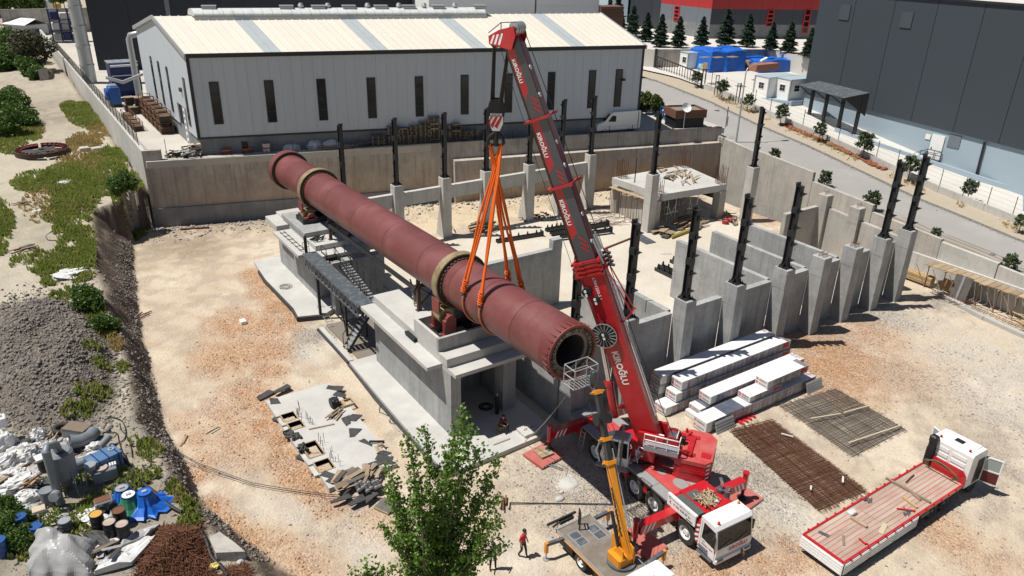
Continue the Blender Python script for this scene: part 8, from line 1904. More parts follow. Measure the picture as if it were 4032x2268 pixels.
 # rusty stillages on the left of the hall
def stillage(c,lx,ly,hz,label,rot=0,parent_group='rusty stillages beside the hall'):
 t=thing('stillage',label,'stillage',c,parent_group);c=V3(c);b=MB()
 for x in(-lx/2,lx/2):
  for y in(-ly/2,ly/2):b.bar(c+V3((x,y,0)),c+V3((x,y,hz)),.07)
 for z in(.12,hz*.55,hz-.04):
  for s in(-1,1):b.bar(c+V3((-lx/2,s*ly/2,z)),c+V3((lx/2,s*ly/2,z)),.05);b.bar(c+V3((s*lx/2,-ly/2,z)),c+V3((s*lx/2,ly/2,z)),.05)
 b.bd('frame',M_RUST,t)
 b=MB();b.box(c.x-lx/2+.05,c.x+lx/2-.05,c.y-ly/2+.05,c.y+ly/2-.05,c.z+.1,c.z+hz*.5);b.bd('side_sheet',M_DARKRUST,t)
 for k in range(3):b=MB();b.box(c.x-lx/2+.08,c.x+lx/2-.08,c.y-ly/2+.1+k*(ly-.3)/3,c.y-ly/2+.25+k*(ly-.3)/3,c.z+hz*.5+.01,c.z+hz*.56);b.bd('cross_board',M_WOOD,t)
 return t
for i in range(5):
 for k in range(2):
  stillage((15.75,95.2+i*2.5,PZ+k*1.35),1.3,2.2,1.3,'%s rusty stillage, %s place from the hall door'%(['lower','upper'][k],ORD[i]))
for i in range(4):stillage((13.2,98+i*2.2,PZ),1.0,2.0,1.1,'rusty stillage by the fence, %s from the wall corner'%ORD[i],parent_group='rusty stillages by the fence')
for i,(x,y,z)in enumerate(((14.4,107.5,0),(14.2,109.5,0),(15.3,108.0,0),(15.3,108.2,1.0),(14.3,109,1.0))):
 t=thing('metal_bin','dark open steel bin, %s of the cluster in front of the blue dust collector'%ORD[i],'bin',(x,y,PZ+z),'steel bins in the hall yard');b=MB();b.box(x-.5,x+.5,y-.6,y+.6,PZ+z,PZ+z+.85);b.bd('bin',M_DARKRUST,t);b=MB();b.box(x-.52,x+.52,y-.62,y+.62,PZ+z+.851,PZ+z+.9);b.bd('rim',M_PALLET,t)
 # fence along the left wall
t=thing('mesh_fence','dark mesh fence with posts on top of the left boundary wall','fence',(11.4,84,8.15))
for k in range(34):
 y=86+k*2.6;z0=8.15+(y-84)*.002;b=MB();b.bar((11.4,y,z0),(11.4,y,z0+1.5),.06);b.bd('post',M_STEEL,t)
 b=MB()
 for q in range(6):b.bar((11.4,y,z0+.15+.26*q),(11.4,y+2.55,z0+.15+.26*q),.018)
 for q in range(9):b.bar((11.4,y+.28*q,z0+.1),(11.4,y+.28*q,z0+1.45),.014)
 b.bd('mesh_panel',mat('green_black_wire',(.02,.03,.026),.6),t)
t=thing('wire_fence','thin wire fence posts along the top of the long retaining wall','fence',(40,75,7.2))
for x in np.arange(13.4,69.5,3.0):
 b=MB();b.bar((x,RW(x)+.2,7.15),(x,RW(x)+.2,8.15 if x>15 else 9.3),.05);b.bd('post',M_STEEL,t)
b=MB()
for z in(7.7,8.05):b.bar((13.4,RW(13.4)+.2,z),(69.4,RW(69.4)+.2,z),.012)
b.bd('wire',M_STEEL,t)
# blue dust collector, chimney, duct
p=T('a',860,770,PZ);t=thing('dust_collector','deep blue dust collector with silver lids behind the hall flank','machine',(15.5,117,PZ))
b=MB();b.box(13.6,17.2,116.2,119.5,PZ+1.4,PZ+5.0);b.bd('casing',M_BLUEDK,t)
b=MB();b.loft([[(13.6,116.25,PZ+1.4),(17.2,116.25,PZ+1.4),(17.2,119.4,PZ+1.4),(13.6,119.4,PZ+1.4)],[(14.4,117,PZ+.5),(16.4,117,PZ+.5),(16.4,118.6,PZ+.5),(14.4,118.6,PZ+.5)]]);b.bd('hopper',M_BLUEDK,t)
for x in(13.75,17.05):b=MB();b.bar((x,116.3,PZ),(x,116.3,PZ+1.4),.16);b.bar((x,119.3,PZ),(x,119.3,PZ+1.4),.16);b.bd('leg',M_BLACK,t)
for k in range(4):b=MB();b.box(13.5+k*.95,14.38+k*.95,116.4,119.3,PZ+5.02,PZ+5.12);b.bd('lid',M_GALV,t)
b=MB();b.box(13.7,17.1,115.9,116.18,PZ+4.6,PZ+4.85);b.box(13.7,17.1,116.05,116.19,PZ+3.4,PZ+3.5);b.bd('ledge',M_WHITE,t)
p=T('a',770,690,PZ+1.0);t=thing('exhaust_fan','bright blue fan casing beside the grey chimney','machine',(p.x,p.y,PZ))
b=MB();b.bbox(12.6,13.9,112.6,114.6,PZ+.4,PZ+2.6,.1);b.bd('casing',M_BLUEPAINT,t);b=MB();b.cyl((12.55,113.6,PZ+1.6),(12.2,113.6,PZ+1.6),.8,n=20);b.bd('inlet',M_BLUEPAINT,t)
b=MB();b.bbox(12.8,13.7,112.9,114.3,PZ+2.6,PZ+2.8,.03);b.bd('motor_cover',M_GALV,t);b=MB();b.box(12.6,13.9,112.7,114.5,PZ,PZ+.4);b.bd('base',M_STEEL,t)
p=T('a',683,625,PZ);q=T('a',570,0,PZ);t=thing('chimney','tall grey steel chimney pipe beside the boundary wall','chimney',(p.x,p.y,PZ));px_=p.x
dd=ray(*pick('a',570,5));ztop=CAM_H+dd[2]*(p.y/dd[1])
for k in range(6):z0,z1=PZ+(ztop-PZ+5)*k/6,PZ+(ztop-PZ+5)*(k+1)/6-.02;b=MB();b.cyl((p.x,p.y,z0),(p.x,p.y,z1),.95-.02*k,n=20);b.cyl((p.x,p.y,z1-.2),(p.x,p.y,z1),1.05-.02*k,n=20);b.bd('pipe_section',M_GALV,t)
t=thing('duct','grey elbow duct on the rear corner of the hall flank','duct',(17.3,115,PZ));b=MB();b.tube([(16.4,114.8,PZ+.5),(16.4,114.8,PZ+8.2),(16.6,114.6,PZ+8.7),(17.4,114.2,PZ+8.9),(18.2,114,PZ+8.9)],.4,12);b.bd('pipe',M_GALV,t)
b=MB();
for k in range(4):b.tube([(12.6+.02*k,113.5,PZ+3.6+.1*k),(14.5,113,PZ+2.9+.12*k),(17.0,112.4,PZ+3.9+.1*k)],.05,5)
o=b.bd('white_hose',M_WHITE);tag(o,'white hoses sagging from the chimney to the hall flank','hose')
# racks and things up the left yard
t=thing('pallet_rack','dark blue steel racks with wrapped goods at the far end of the yard','rack',(15.5,186,PZ))
for x in(12.6,14.3,16.0,17.7):
 for y in(185,187):b=MB();b.bar((x,y,PZ),(x,y,PZ+6.5),.16);b.bd('upright',M_BLUEDK,t)
for z in(.3,2.4,4.4):
 b=MB();b.bar((12.6,185,PZ+z),(17.7,185,PZ+z),.12);b.bar((12.6,187,PZ+z),(17.7,187,PZ+z),.12);b.bd('beam',M_BLUEDK,t)
 for k in range(3):b=MB();b.bbox(12.8+1.7*k,14.1+1.7*k,185.1,186.8,PZ+z+.1,PZ+z+rU(1.2,1.8),.08);b.bd('wrapped_goods',[M_GREYSHEET,M_BLUEDK,M_WHITEBAG][(k+int(z))%3],t)
t=thing('yard_wall','grey concrete wall at the far end of the left yard','wall',(15,200,PZ));
for k in range(5):b=MB();b.box(5+k*5.5,10.48+k*5.5,204,204.4,5,12.2);b.bd('wall_panel',M_OLDCON,t)
a,c=T('a',60,292,6.3),T('a',212,305,6.3);t=thing('shed','small white shed with a pitched tin roof among the trees','shed',a);d=(c-a).normalized();n_=V3((-d.y,d.x,0));L=(c-a).length;D=5.5;H=3.0
b=MB();b.obox((a+c)/2+n_*D/2+V3((0,0,H/2)),d,n_,(0,0,1),L/2,D/2,H/2);b.bd('wall',M_GALV,t)
for s in(0,1):
 e=[a-d*.3-n_*.3,c+d*.3-n_*.3]if s==0 else[a-d*.3+n_*(D+.3),c+d*.3+n_*(D+.3)];r=[c+d*.3+n_*D/2,a-d*.3+n_*D/2];q=e+r;b=MB();b.prism([(v.x,v.y)for v in q],[6.3+H]*2+[6.3+H+1.1]*2,[6.3+H+.08]*2+[6.3+H+1.18]*2);b.bd('roof_sheet',M_WHITE,t)
t=thing('machine_box','small white and yellow machine behind the trees at the top left','machine',T('a',380,50,8));p=T('a',370,60,8);b=MB();b.bbox(p.x-2,p.x+1,p.y-1,p.y+2,7,10.2,.1);b.bd('body',M_WHITE,t);b=MB();b.bbox(p.x+1.05,p.x+3,p.y-1,p.y+1,7,9.2,.1);b.bd('engine',M_OCHRE,t)
#  GATEHOUSE, VAN, FORECOURT
p0,p1=T('c',1228,978,PZ),T('c',1440,970,PZ);d=(p1-p0).normalized();n_=V3((-d.y,d.x,0));L=(p1-p0).length;t=thing('gatehouse','small gatehouse with a brown timber roof band and flat roof','gatehouse',p0)
b=MB();b.obox(p0+d*L/2+n_*1.5+V3((0,0,.7)),d,n_,(0,0,1),L/2,1.5,.75);b.bd('wall',M_BLACK,t)
for k in range(4):b=MB();b.obox(p0+d*L/2+n_*1.5+V3((0,0,1.5+.2*k)),d,n_,(0,0,1),L/2+.2,1.7,.09);b.bd('fascia_board',M_BROWNTRIM,t)
for k in range(4):
 for s in(0,):pass
b=MB();b.obox(p0+d*L/2+n_*1.5+V3((0,0,2.2)),d,n_,(0,0,1),L/2,1.45,.02);b.bd('roof',M_DIRT,t)
for s0,s1,w0,w1 in((-.2,L+.2,-.2,-.05),(-.2,L+.2,3.05,3.2),(-.2,-.05,-.05,3.05),(L+.05,L+.2,-.05,3.05)):b=MB();b.obox(p0+d*(s0+s1)/2+n_*(w0+w1)/2+V3((0,0,2.3)),d,n_,(0,0,1),(s1-s0)/2,(w1-w0)/2,.12);b.bd('parapet',M_BROWNTRIM,t)
b=MB();b.obox(p0+d*.6-n_*.01+V3((0,0,.75)),d,n_,(0,0,1),.35,.03,.6);b.bd('door',M_GLASS,t)
q=p0+d*1.0+n_*-.35;t=thing('satellite_dish','white satellite dish on a pole in front of the gatehouse','satellite dish',q)
b=MB();b.cyl(q,q+V3((0,0,2.5)),.05,n=8);b.bd('pole',M_GALV,t);c=q+V3((0,-.1,2.8));ax=V3((-.3,-.8,.5)).normalized();b=MB();u=ax.orthogonal().normalized();v=ax.cross(u);b.loft([[c+ax*(-.12*(1-k*k))*1.0+(u*cos(i*PI/9)+v*sin(i*PI/9))*.62*max(k,.02)+ax*.12*k*k for i in range(18)]for k in(0.02,.35,.7,1)],smooth=True,caps=False);b.bd('dish',M_WHITE,t);b=MB();b.bar(c,c+ax*.5,.04);b.bd('feed_arm',M_GREYSTEEL,t)
# van
p0,p1=T('c',628,1010,PZ),T('c',955,992,PZ);p0=V3((p0.x,p0.y-.3,PZ));d=(p1-p0).normalized();n_=V3((-d.y,d.x,0));L=5.9;t=thing('delivery_van','white high roof delivery van parked beside the hall','van',p0);vf=frame(p0,d,n_)
pr=[(.0,.4),(.0,1.0),(.15,1.15),(1.0,1.45),(1.75,2.3),(2.1,2.55),(L-.1,2.6),(L,2.5),(L,.4)]
b=MB(vf);b.loft([[(u,.0,z)for u,z in pr],[(u,.06,z+.0)for u,z in pr],[(u,1.9,z)for u,z in pr],[(u,1.96,z)for u,z in pr]]);b.bd('body',M_WHITE,t)
b=MB(vf);b.add([(1.02,.12,1.49),(1.73,.12,2.29),(1.73,1.84,2.29),(1.02,1.84,1.49)],[(0,1,2,3)]);b.v=[tuple(V3(v)+V3((0,0,.02))-d*.02)for v in b.v];b.bd('windscreen',M_GLASS,t)
b=MB(vf);b.add([(1.45,-.012,1.45),(2.5,-.012,1.4),(2.5,-.012,2.1),(1.95,-.012,2.15)],[(0,1,2,3)]);b.bd('side_window',M_GLASS,t)
for u in(1.0,4.6):
 for v,s in((.12,-1),(1.84,1)):wheel(t,vf((u,v,.36)),n_*s,.36,.24,M_GREYSTEEL)
b=MB(vf);b.box(-.06,0,.1,1.86,.4,.62);b.bd('bumper',M_GREYDECK,t);b=MB(vf);b.box(-.02,.03,.12,.5,.78,1.0);b.bd('headlight',M_GALV,t);b=MB(vf);b.box(-.02,.03,1.46,1.84,.78,1.0);b.bd('headlight',M_GALV,t)
# blue frames by the low wall
for k,(x,y)in enumerate(((1160,900),(1200,905),(1100,870),(1020,840))):
 p=T('c',x,y,PZ);t=thing('blue_rack','bright blue steel rack, %s from the gatehouse along the low wall'%ORD[k],'rack',p,'blue racks along the low wall');b=MB()
 hz_=1.7 if k<2 else 1.0
 for sx in(-.6,.6):
  for sy in(-.5,.5):b.bar(p+V3((sx,sy,0)),p+V3((sx,sy,hz_)),.12)
 for z in(.3,hz_*.55,hz_-.05):
  for s in(-.5,.5):b.bar(p+V3((-.6,s,z)),p+V3((.6,s,z)),.1)
  for s in(-.6,.6):b.bar(p+V3((s,-.5,z)),p+V3((s,.5,z)),.1)
 b.bd('frame',M_BLUEPAINT,t)
p=T('c',1560,945,PZ+.6);hosecoil((p.x,p.y,PZ+.3),.5,3,'cable_wheel','dark wire coil standing beside the gatehouse',M_HOSE,.03)
WARP[0]=True
# street lamp
p=V3((70.9,58.2,zr(58.2)));dd=ray(*pick('c',1790,510));
e1=TX('c',1778,515,71.3);e2=TX('c',1900,450,73.5);t=thing('street_lamp','tall grey street lamp leaning its arm over the road','street lamp',p)
b=MB();b.tube([p,(71.0,e1.y-.1,e1.z-.4),e1],[.11,.07,.06],8);b.bd('pole',M_GALV,t);b=MB();b.tube([e1,e2-(e2-e1)*.15],.045,6);b.bd('arm',M_GALV,t)
dl=(e2-e1).normalized();b=MB();b.obox(e2,dl,dl.cross(V3((0,0,1))).normalized(),V3((0,0,1)),.45,.16,.1);b.obox(e2+V3((0,0,-.1)),dl,dl.cross(V3((0,0,1))).normalized(),V3((0,0,1)),.35,.13,.05);b.bd('lamp_head',M_WHITE,t)
# sliding gate across the road, gate posts, fences
g0,g1=TR('c',1075,520,.05),TR('c',1420,665,.05);t=thing('sliding_gate','long black sliding gate of bars beyond the road','gate',g0)
for z in(.25,1.95):b=MB();b.bar(g0+V3((0,0,z)),g1+V3((0,0,z)),.14);b.bd('rail',M_STEEL,t)
for k in range(19):q=g0.lerp(g1,k/18);b=MB();b.bar(q+V3((0,0,.25)),q+V3((0,0,1.95)),.07);b.bd('bar',M_STEEL,t)
b=MB();b.bar(g0,g0+V3((0,0,3.0)),.3);b.bd('post',M_STEEL,t)
for k,s in enumerate((0,.45)):b=MB();q=g1+V3((.2+s,-.3*s,0));b.bar(q,q+V3((0,0,2.6)),.12);b.bar(q+V3((0,0,2.5)),q+V3((.35,-.1,2.5)),.1);b.bd('post',M_STEEL,t)
for(x,y,lab)in((1525,715,'nearest the sliding gate'),(1685,780,'further down the verge')):
 q=TR('c',x,y,.1);t=thing('tall_frame','narrow black steel frame on the verge, %s'%lab,'frame',q,'black frames on the verge');b=MB();b.bar(q,q+V3((0,0,2.6)),.08);b.bar(q+V3((.45,-.1,0)),q+V3((.45,-.1,2.6)),.08);b.bar(q+V3((0,0,2.55)),q+V3((.45,-.1,2.55)),.08);b.bd('frame',M_STEEL,t)
t=thing('chain_fence','thin chain link fence on posts along the low yard wall','fence',(82.95,50,6));M_WIRE=mat('galvanised_wire',(.16,.17,.18),.6,.2)
ys2=np.arange(14,79,2.6)
for i,y in enumerate(ys2):
 z0=zr(y)+.75;b=MB();b.bar((82.95,y,z0),(82.95,y,z0+1.9),.055);b.bd('post',M_STEEL,t)
 if i:
  yp=ys2[i-1];zp=zr(yp)+.75;b=MB()
  for z in(.3,.75,1.2,1.7):b.bar((82.95,yp,zp+z),(82.95,y,z0+z),.012)
  b.bd('wire',M_WIRE,t)
WARP[0]=False
t=thing('chain_fence','wire fence posts along the low cream forecourt wall','fence',(69,75,8.8))
for k in range(6):q=a0.lerp(a1,k/5.2);b=MB();b.bar((q.x+.15,q.y,7.5),(q.x+.15,q.y,9.9),.07);b.bd('post',M_STEEL,t)
for(x,yt_,yb_)in((1612,850,960),(1622,910,950)):
 q=T('c',x,yb_,7.3);b=MB();b.bar(q,q+V3((0,0,2.6 if x<1620 else 1.2)),.08);o=b.bd('fence_post',M_GREYSTEEL,t)
 # site offices and tarpaulin stacks
WARP[0]=True
def container(label,p,d,L,W_,H,group,doors=0):
 n_=V3((-d.y,d.x,0));t=thing('site_cabin',label,'cabin',p,group);f=frame(p,d,n_)
 b=MB(f);b.box(.03,L-.03,.03,W_-.03,.0,H-.02);b.bd('wall',M_WHITE,t)
 b=MB(f);b.bbox(-.04,L+.04,-.04,W_+.04,H-.02,H+.08,.02);b.bd('roof',mat('pale_blue_grey_roof',(.36,.45,.5),.5,0,ns=1),t)
 for(x,y)in((0,0),(L,0),(0,W_),(L,W_)):b=MB(f);b.bar((x,y,0),(x,y,H),.16);b.bd('corner_post',M_GALV,t)
 def win(f0,side):
  if side==0:b=MB(f);b.box(f0-.5,f0+.5,-.02,.03,1.1,2.0);w=b.bd('window',M_WHITE,t);
  else:b=MB(f);b.box(-.02,.03,f0-.5,f0+.5,1.1,2.0);w=b.bd('window',M_WHITE,t)
  for i in range(2):
   for j in range(2):
    b=MB(f);u0=f0-.44+.46*i;z0=1.16+.4*j
    if side==0:b.box(u0,u0+.42,-.035,-.02,z0,z0+.36)
    else:b.box(-.035,-.02,u0,u0+.42,z0,z0+.36)
    b.bd('pane',M_GLASS,w)
 return t,win
p=T('d',95,765,DOCKZ);p=V3((pa[0].x+.9,pa[0].y+.6,DOCKZ))
dA=(pa[1]-pa[0]);dA.z=0;dA.normalize();dB=(pa[2]-pa[1]);dB.z=0;dB.normalize()
o1=pa[1]+V3((-dA.x*.25,-dA.y*.25+.3,0));o1.z=DOCKZ
c1_,w1_=container('white site cabin with blue roof, nearer of the pair on the dock',o1,dB,5.6,2.6,2.7,'site cabins on the dock');w1_(1.3,0);w1_(3.2,0);w1_(1.3,1)
o2=o1-dA*2.75+V3((0,.1,0));c2_,w2_=container('white site cabin with blue roof, left of the pair on the dock',o2,dB,5.6,2.6,2.7,'site cabins on the dock');w2_(1.3,1)
q0,q1=TR('c',1318,535,0),TR('c',1430,530,0);dC=(q1-q0);dC.z=0;dC.normalize()
c3_,w3_=container('lone white cabin beside the blue tarpaulin stack',q0,dC,4.2,2.5,2.6,'yard cabin');w3_(2.3,0);w3_(.9,1)
b=MB(frame(q0,dC,V3((-dC.y,dC.x,0))));b.box(-.03,.03,1.4,2.1,.1,2.0);b.bd('door',M_WHITE,c3_)
def tarp(label,q,H,seed,m=M_TARP):
 """tarpaulin draped over a stack: q plan corners at the ground"""
 c=sum((V3(v)for v in q),V3())/4;b=MB();rings=[];N=28
 for z,s,wv in((0,1.0,.35),(.35*H,.965,.22),(.7*H,.945,.12),(.95*H,.93,.05),(H,.88,.03),(H*1.01,.5,.05),(H*1.0,.05,.05)):
  r=[]
  for i in range(N):
   k=i*4//N;f=(i-k*N/4)/(N/4);e=V3(q[k]).lerp(V3(q[(k+1)%4]),f);v=c+(e-c)*s;w=wv*(sin(i*2.3+seed)+.6*sin(i*3.9+seed*2))*.5;nrm=(e-c).normalized();r.append((v.x+nrm.x*w,v.y+nrm.y*w,c.z+z+(.12*sin(i*1.3+seed)if s<.99 else 0)))
  rings.append(r)
 b.loft(rings,caps=False);o=b.bd('tarpaulin',m);tag(o,label,'tarpaulin','blue tarpaulins in the yard');return o
tz=10.85
q=[TR('c',1490,550,.2),TR('c',1768,538,.2)];q=q+[q[1]+V3((2.2,5.2,0)),q[0]+V3((.8,5.6,0))];tarp('long boxy stack under a blue tarpaulin beside the lone cabin',q,3.1,1)
q=[TR('c',1860,555,.2),TR('d',245,540,.2)];q=q+[q[1]+V3((1.0,3.0,0)),q[0]+V3((.5,3.0,0))];tarp('low rumpled blue tarpaulin in front of the warehouse corner',q,1.9,4)
q=[TR('c',1770,520,.2),TR('d',290,505,.2)];q=[q[0]+V3((0,1.5,0)),q[1]+V3((0,1,0)),q[1]+V3((1.0,5.0,0)),q[0]+V3((.5,5.5,0))];tarp('flat blue tarpaulin stack at the back of the yard',q,1.6,6)
for(x,y,z,lab)in((1455,435,3.0,'left end of the boxy tarpaulin'),(1555,435,3.15,'middle of the boxy tarpaulin'),(1665,432,3.15,'right end of the boxy tarpaulin')):
 p=T('c',x,y,tz+z+.1);t=thing('pallet','brown pallet lying on the %s'%lab,'pallet',p,'pallets on the tarpaulins')
 for k in range(4):b=MB();b.box(p.x-.7,p.x+.7,p.y-.5+.27*k,p.y-.32+.27*k,p.z,p.z+.08);b.bd('slat',M_WOOD,t)
for(x,y,lab)in((1470,540,'pallet block by the lone cabin'),(1780,520,'upright crate at the end of the boxy tarpaulin'),(1845,540,'crate at the start of the rumpled tarpaulin')):
 p=TR('c',x,y,.2);t=thing('crate','pale timber crate, %s'%lab,'crate',p);b=MB();b.box(p.x-.5,p.x+.5,p.y-.5,p.y+.5,p.z,p.z+1.3);b.bd('box',M_WOOD,t)
 for k in range(4):b=MB();b.box(p.x-.52,p.x+.52,p.y-.53,p.y-.5,p.z+.1+.32*k,p.z+.25+.32*k);b.bd('board',M_WOODNEW,t)
p=T('c',1890,500,tz+1.4);t=thing('brick_stack','red brown stack on the blue tarpaulins','stack',p);b=MB();b.box(p.x-2.0,p.x+3.0,p.y-.6,p.y+.8,p.z-.6,p.z+.35);b.bd('stack',mat('brown_sheet_stack',(.3,.13,.09),.8,0,ns=3),t)
p=TR('c',1440,530,.2);blob('plastic_heap','pale green plastic heap by the lone cabin','plastic',p,.8,.7,1.2,mat('pale_green_plastic',(.3,.45,.42),.5,0,ns=2),None,9)
WARP[0]=False
#  GEAR RING ON THE LEFT GROUND
p=T('a',325,1168,4.9);p.z=gz(p.x,p.y);t=thing('gear_ring','large split girth gear ring lying on the dirt track, red inside and rusty outside','gear',p);RR=2.75;N=48
for s in range(2):
 a0_,a1_=PI*s+.05-1.55,PI*(s+1)-.05-1.55;rings=[]
 for k in range(N//2+1):
  a=a0_+(a1_-a0_)*k/(N//2);r=[]
  for ro,z in((RR,.05),(RR,.55),(RR-.14,.55),(RR-.14,.05)):r.append((p.x+ro*cos(a),p.y+ro*sin(a),p.z+z))
  rings.append(r)
 b=MB();b.loft(rings);b.bd('rim',M_DARKRUST,t)
 rings=[[(p.x+ro*cos(a0_+(a1_-a0_)*k/(N//2)),p.y+ro*sin(a0_+(a1_-a0_)*k/(N//2)),p.z+z)for ro,z in((RR-.15,.4),(RR-.15,.46),(RR-.62,.46),(RR-.62,.4))]for k in range(N//2+1)]
 b=MB();b.loft(rings);b.bd('web',M_REDOX,t)
for k in range(30):
 a=2*PI*k/30;d=V3((cos(a),sin(a),0));b=MB();b.obox(p+d*(RR-.38)+V3((0,0,.55)),d,V3((-d.y,d.x,0)),(0,0,1),.22,.03,.08);b.bd('rib',M_REDOX,t)
blob('dark_sheet','crumpled black sheet lying inside the gear ring','sheet',(p.x+.2,p.y,p.z),2.0,1.4,.45,M_MEMBRANE,None,12,.9)
#  SCRAP YARD, LOWER LEFT
def gp(t_,x,y,z0=1.6):
 p=T(t_,x,y,z0)
 for _ in range(12):p=T(t_,x,y,gz(p.x,p.y))
 return p
def drum(p,label,mb,ml,r=.3,h=.88,group='drums in the scrap yard',open_=False):
 t=thing('steel_drum',label,'drum',p,group);p=V3(p);b=MB();prof_=[(r,0),(r,h*.3),(r+.015,h*.33),(r,h*.36),(r,h*.64),(r+.015,h*.67),(r,h*.7),(r,h)]
 b.loft([[(p.x+q*cos(i*PI/10),p.y+q*sin(i*PI/10),p.z+z)for i in range(20)]for q,z in prof_],smooth=True);b.bd('body',mb,t)
 b=MB();b.ring(p+V3((0,0,h)),p+V3((0,0,h+.03)),r+.015,r-.02,20);b.bd('rim',mb,t)
 b=MB();b.cyl(p+V3((0,0,h-.02)),p+V3((0,0,h+.015)),r-.02,n=20);b.bd('lid',ml,t);return t
for(x,y,lab,mb,ml)in((750,1090,'black steel drum with a yellow lid',M_BLACK,M_OCHRE),(920,1060,'open rusty drum with stones inside',M_DARKRUST,M_RUST),(850,1150,'black drum with a rust streaked white lid',M_BLACK,M_RUSTLID),(945,1165,'dark drum with a broad rusty white lid',M_BLACK,M_RUSTLID),(20,1290,'blue drum cut by the frame edge',M_DRUMBLUE,M_DRUMBLUE),(175,1110,'blue drum lying near the bushes',M_DRUMBLUE,M_DRUMBLUE),(300,1180,'blue drum half behind the big grey sheet',M_DRUMBLUE,M_DRUMBLUE),(505,1105,'short dark drum with a pale lid in the weeds',M_GREYSTEEL,M_GALV)):
 p=gp('i',x,y);drum(p,lab,mb,ml,.3,.62 if x==505 else .9)
for k,(x,y,lab,m,hh)in enumerate(((945,900,'blue tarpaulin draped over the left covered drum',M_TARP,.95),(995,950,'green cloth draped over the middle covered drum',M_GREENCLOTH,.9),(1115,930,'blue tarpaulin draped over the right covered drum',M_TARP,.95))):
 p=gp('i',x,y);drum(p,['lidded drum under the left blue tarpaulin','white lidded drum in the green cloth','lidded drum under the right blue tarpaulin'][k],M_DRUMBLUE,[M_GALV,M_WHITE,M_TARP][k],.33,.98)
 b=MB();rings=[];N=26
 for j,(z,r)in enumerate(((.93,.35),(.7,.42),(.4,.55),(.1,.8),(.03,.95 if k!=1 else .6))):
  rings.append([(p.x+(r*(1+.22*sin(i*1.9+k)*j/4))*cos(2*PI*i/N)*(1.35 if k==2 and j>2 else 1),p.y+(r*(1+.22*sin(i*2.7+k*2)*j/4))*sin(2*PI*i/N),p.z+z+.03*sin(i*2.2))for i in range(N)])
 b.loft(rings,caps=False);o=b.bd('tarpaulin' if k!=1 else 'cloth',m);tag(o,lab,'tarpaulin' if k!=1 else 'cloth')
 b=MB();b.bbox(p.x-.12,p.x+.12,p.y-.08,p.y+.08,p.z+.98,p.z+1.07,.02);o=b.bd('brick',M_RUSTLID);tag(o,'brick weighing down the %s covered drum'%['left','middle','right'][k],'brick')
 # silo with its pipe
s0,s1=gp('i',480,940),V3((0,0,0));t=thing('silo','small grey steel silo with a tall pipe lying among the scrap','silo',s0);ctr=gp('i',520,790);ctr=V3((ctr.x,ctr.y,ctr.z))
b=MB();b.cyl(ctr+V3((0,0,.95)),ctr+V3((0,0,2.3)),.62,n=24);b.cyl(ctr+V3((0,0,.95)),ctr+V3((0,0,.15)),.62,.14,n=24);b.cyl(ctr+V3((0,0,2.3)),ctr+V3((0,0,2.42)),.62,.5,n=24);b.bd('vessel',M_SILO,t)
for a in range(4):
 d=V3((cos(a*PI/2+.5),sin(a*PI/2+.5),0));b=MB();b.bar(ctr+d*.63+V3((0,0,1.3)),ctr+d*.75,.07);b.bar(ctr+d*.7+V3((0,0,.3)),ctr+V3((cos(a*PI/2+2.07),sin(a*PI/2+2.07),0))*.7+V3((0,0,.9)),.05);b.bd('leg',M_SILO,t)
pb,pt=gp('i',440,900),None;d=ray(*pick('i',440,450));k_=pb.y/d[1];zt_=CAM_H+d[2]*k_
b=MB();pb2=pb+V3((.1,-.3,.2));b.cyl(pb2,pb2+V3((0,0,3.2)),.2,n=18);b.tube([pb2+V3((0,0,3.1)),pb2+V3((.1,.15,3.35)),pb2+V3((.45,.5,3.1)),ctr+V3((0,0,2.4))],.2,12);b.bd('pipe',M_SILO,t)
b=MB();q=gp('i',375,900);b.cyl(q,q+V3((0,0,.85)),.33,n=20);o=b.bd('bin',M_SILO,t);b=MB();b.cyl(pb2+V3((-.05,-.25,.75)),pb2+V3((-.2,-.6,.85)),.24,n=18);b.bd('flange',M_GALV,t)
# blue machine box
p=gp('i',800,640);t=thing('gear_box','blue steel box with straps and a round flange in the scrap yard','machine',p);d=V3((.95,.3,0)).normalized();n_=V3((-d.y,d.x,0))
b=MB();b.obox(p+V3((0,0,.55)),d,n_,(0,0,1),.78,.5,.4);b.bd('box',mat('faded_blue_paint',(.05,.13,.27),.55,0,c2=(.1,.2,.34),ns=2,c3=(.3,.3,.3),ns3=1.5,amt3=.4),t)
for s in(-.4,.1,.6):b=MB();b.obox(p+d*s+V3((0,0,.56)),d,n_,(0,0,1),.03,.52,.42);b.bd('strap',M_BLUEDK,t)
b=MB();b.ring(p+d*.5+n_*.1+V3((0,0,.95)),p+d*.5+n_*.1+V3((0,0,1.0)),.17,.07,16);b.bd('flange',M_GALV,t)
p=gp('i',650,640);b=MB();b.cyl(p+V3((-.5,0,.4)),p+V3((.4,.15,.4)),.3,n=18);o=b.bd('duct_pipe',M_SILO);tag(o,'short grey duct lying between silo and blue box','duct')
p=gp('i',800,490);b=MB();b.cyl(p+V3((-.3,-.2,.35)),p+V3((.3,.35,.5)),.2,n=18);o=b.bd('duct_pipe',M_SILO);tag(o,'short grey pipe stub above the blue box','duct')
p=gp('i',620,480);t=thing('elbow_pipe','fat grey elbow pipe with a black mouth behind the silo','pipe',p);b=MB();b.tube([p+V3((-.5,0,.55)),p+V3((0,.05,.4)),p+V3((.5,.3,.35)),p+V3((.75,.7,.35))],.38,16);b.bd('pipe',M_SILO,t);b=MB();b.ring(p+V3((-.52,0,.55)),p+V3((-.48,0,.55)),.42,.3,18);b.bd('flange',M_BLACK,t)
